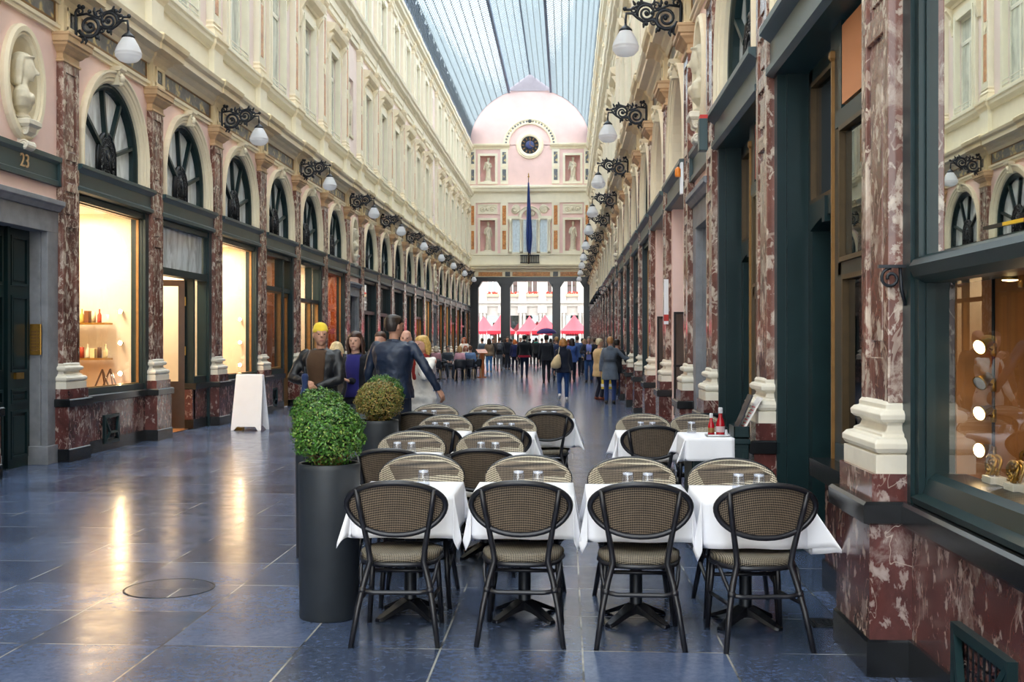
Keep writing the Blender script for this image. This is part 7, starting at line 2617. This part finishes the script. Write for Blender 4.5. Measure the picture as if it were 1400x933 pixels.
# ---- cafe on the far left: seated guests, dark chairs, small tables
def make_cafechair(key):
    t = root('cafe_chair', '', 'chair')
    obj('seat', MB().loft([(0, 0, 0.43, 0.21, 0.21), (0, 0, 0.46, 0.22, 0.22)], 16, 3), 'chairframe', t)
    rs = []
    for z, w_ in ((0.5, 0.2), (0.62, 0.235), (0.78, 0.24), (0.86, 0.2)):
        rs.append([(w_ * math.sin(a), -0.21 - 0.1 * (z - 0.5) + 0.1 * (1 - math.cos(a)) + d, z) for d, sg in ((0.0, 1), (-0.02, -1)) for a in ([R(-80 + 16 * k) for k in range(11)][::sg])])
    obj('backrest', MB().rings(rs), 'weavedark', t)
    for sx in (-1, 1):
        for sy in (-1, 1):
            obj('leg', MB().tube([(sx * 0.17, sy * 0.16, 0.44), (sx * 0.21, sy * 0.21, 0)], 0.014, 6), 'capital', t, label='pale wooden leg')
    return t


M['weavedark'] = plain('dark_wicker', '#23252c', 0.5, 0, 0.2, 60, 0.4)
P_cafe = Proto(make_cafechair)
for q, (px, zc, rz, lab) in enumerate(((596, 45.5, 0, 'leftmost, under the guest in dusty pink'), (629, 45.0, 8, 'under the guest with striped pink shirt'), (643, 46.5, -6, 'under the guest in blue grey'), (652, 47.5, 0, 'nearest the wooden stand'), (612, 47.5, 200, 'facing the viewer behind the small table'), (637, 49.5, 185, 'facing the viewer at the back'))):
    X, Y = at(px, zc)
    P_cafe('c', (X, Y, 0), R(rz), 'dark wicker cafe chair on pale legs, %s' % lab, 'wicker cafe chairs')
for q, (px, zc, lab) in enumerate(((603.5, 46.46, 'left'), (640, 48.0, 'right'))):
    X, Y = at(px, zc)
    t = root('cafe_table', 'small round cafe table among the seated guests, %s one' % lab, 'table', (X, Y, 0), 0, 'cafe tables')
    obj('tabletop', MB().lathe([(0.3, 0.72), (0.31, 0.73), (0.3, 0.75)], 20), 'black', t)
    obj('column', MB().tube([(0, 0, 0.03), (0, 0, 0.72)], 0.03, 8), 'iron', t)
    obj('foot', MB().lathe([(0.22, 0), (0.2, 0.03), (0.03, 0.06)], 16), 'iron', t)
lapa = [(0.05, 0.16, -0.2), (-0.05, 0.16, -0.2)]
for px, zc, deg, top, hc_, st_, lab in ((596, 45.52, 0, '#b07f86', '#cbb9a0', 'bob', 'seated guest in dusty pink, leftmost at the cafe'), (629, 45.02, 8, '#d9a0ad', '#b98d5a', 'bob', 'seated guest in a pink striped shirt seen from behind'), (643, 46.52, -6, '#6c86ae', '#7a4a2c', 'short', 'seated guest in a blue grey shirt seen from behind'),
                                        (612, 47.52, 200, '#3a4048', '#2b211a', 'short', 'seated guest in grey facing the viewer'), (637, 49.52, 185, '#e2dccf', '#a8502c', 'long', 'seated guest with red hair and white blouse facing the viewer')):
    X, Y = at(px, zc)
    X, Y = X - 0.05 * math.sin(R(deg)), Y + 0.07 * math.cos(R(deg))
    person(lab, X, Y, R(deg), 1.68, '#cfa28c', (st_, hc_), top, 0.5, '#2a2f3a', seated=True, arms=lapa, fem=(st_ != 'short'))
X, Y = at(635, 52.5)
person('standing red haired waiter in white beside the cafe guests', X, Y, R(175), 1.76, '#cf9f8a', ('long', '#b4552c'), '#e7e2da', 0.5, '#22242a', fem=True)
X, Y = at(659, 48.6)
t = root('menu_stand', 'copper coloured wooden menu lectern at the edge of the cafe', 'lectern', (X, Y, 0), R(20))
obj('post', MB().box(-0.09, 0.09, -0.06, 0.06, 0, 1.08).box(-0.17, 0.17, -0.14, 0.14, 0, 0.05), 'copperwood', t) if 'copperwood' in M else obj('post', MB().box(-0.09, 0.09, -0.06, 0.06, 0, 1.08).box(-0.17, 0.17, -0.14, 0.14, 0, 0.05), M.setdefault('copperwood', plain('copper_wood', '#b5673a', 0.35, 0, 0.25, 6)), t)
obj('top', MB().add([(-0.22, -0.2, 1.05), (0.22, -0.2, 1.05), (0.22, 0.2, 1.2), (-0.22, 0.2, 1.2), (-0.22, -0.2, 1.08), (0.22, -0.2, 1.08), (0.22, 0.2, 1.24), (-0.22, 0.2, 1.24)], [(0, 1, 2, 3), (4, 5, 6, 7), (0, 1, 5, 4), (1, 2, 6, 5), (2, 3, 7, 6), (3, 0, 4, 7)], False), 'copperwood', t)
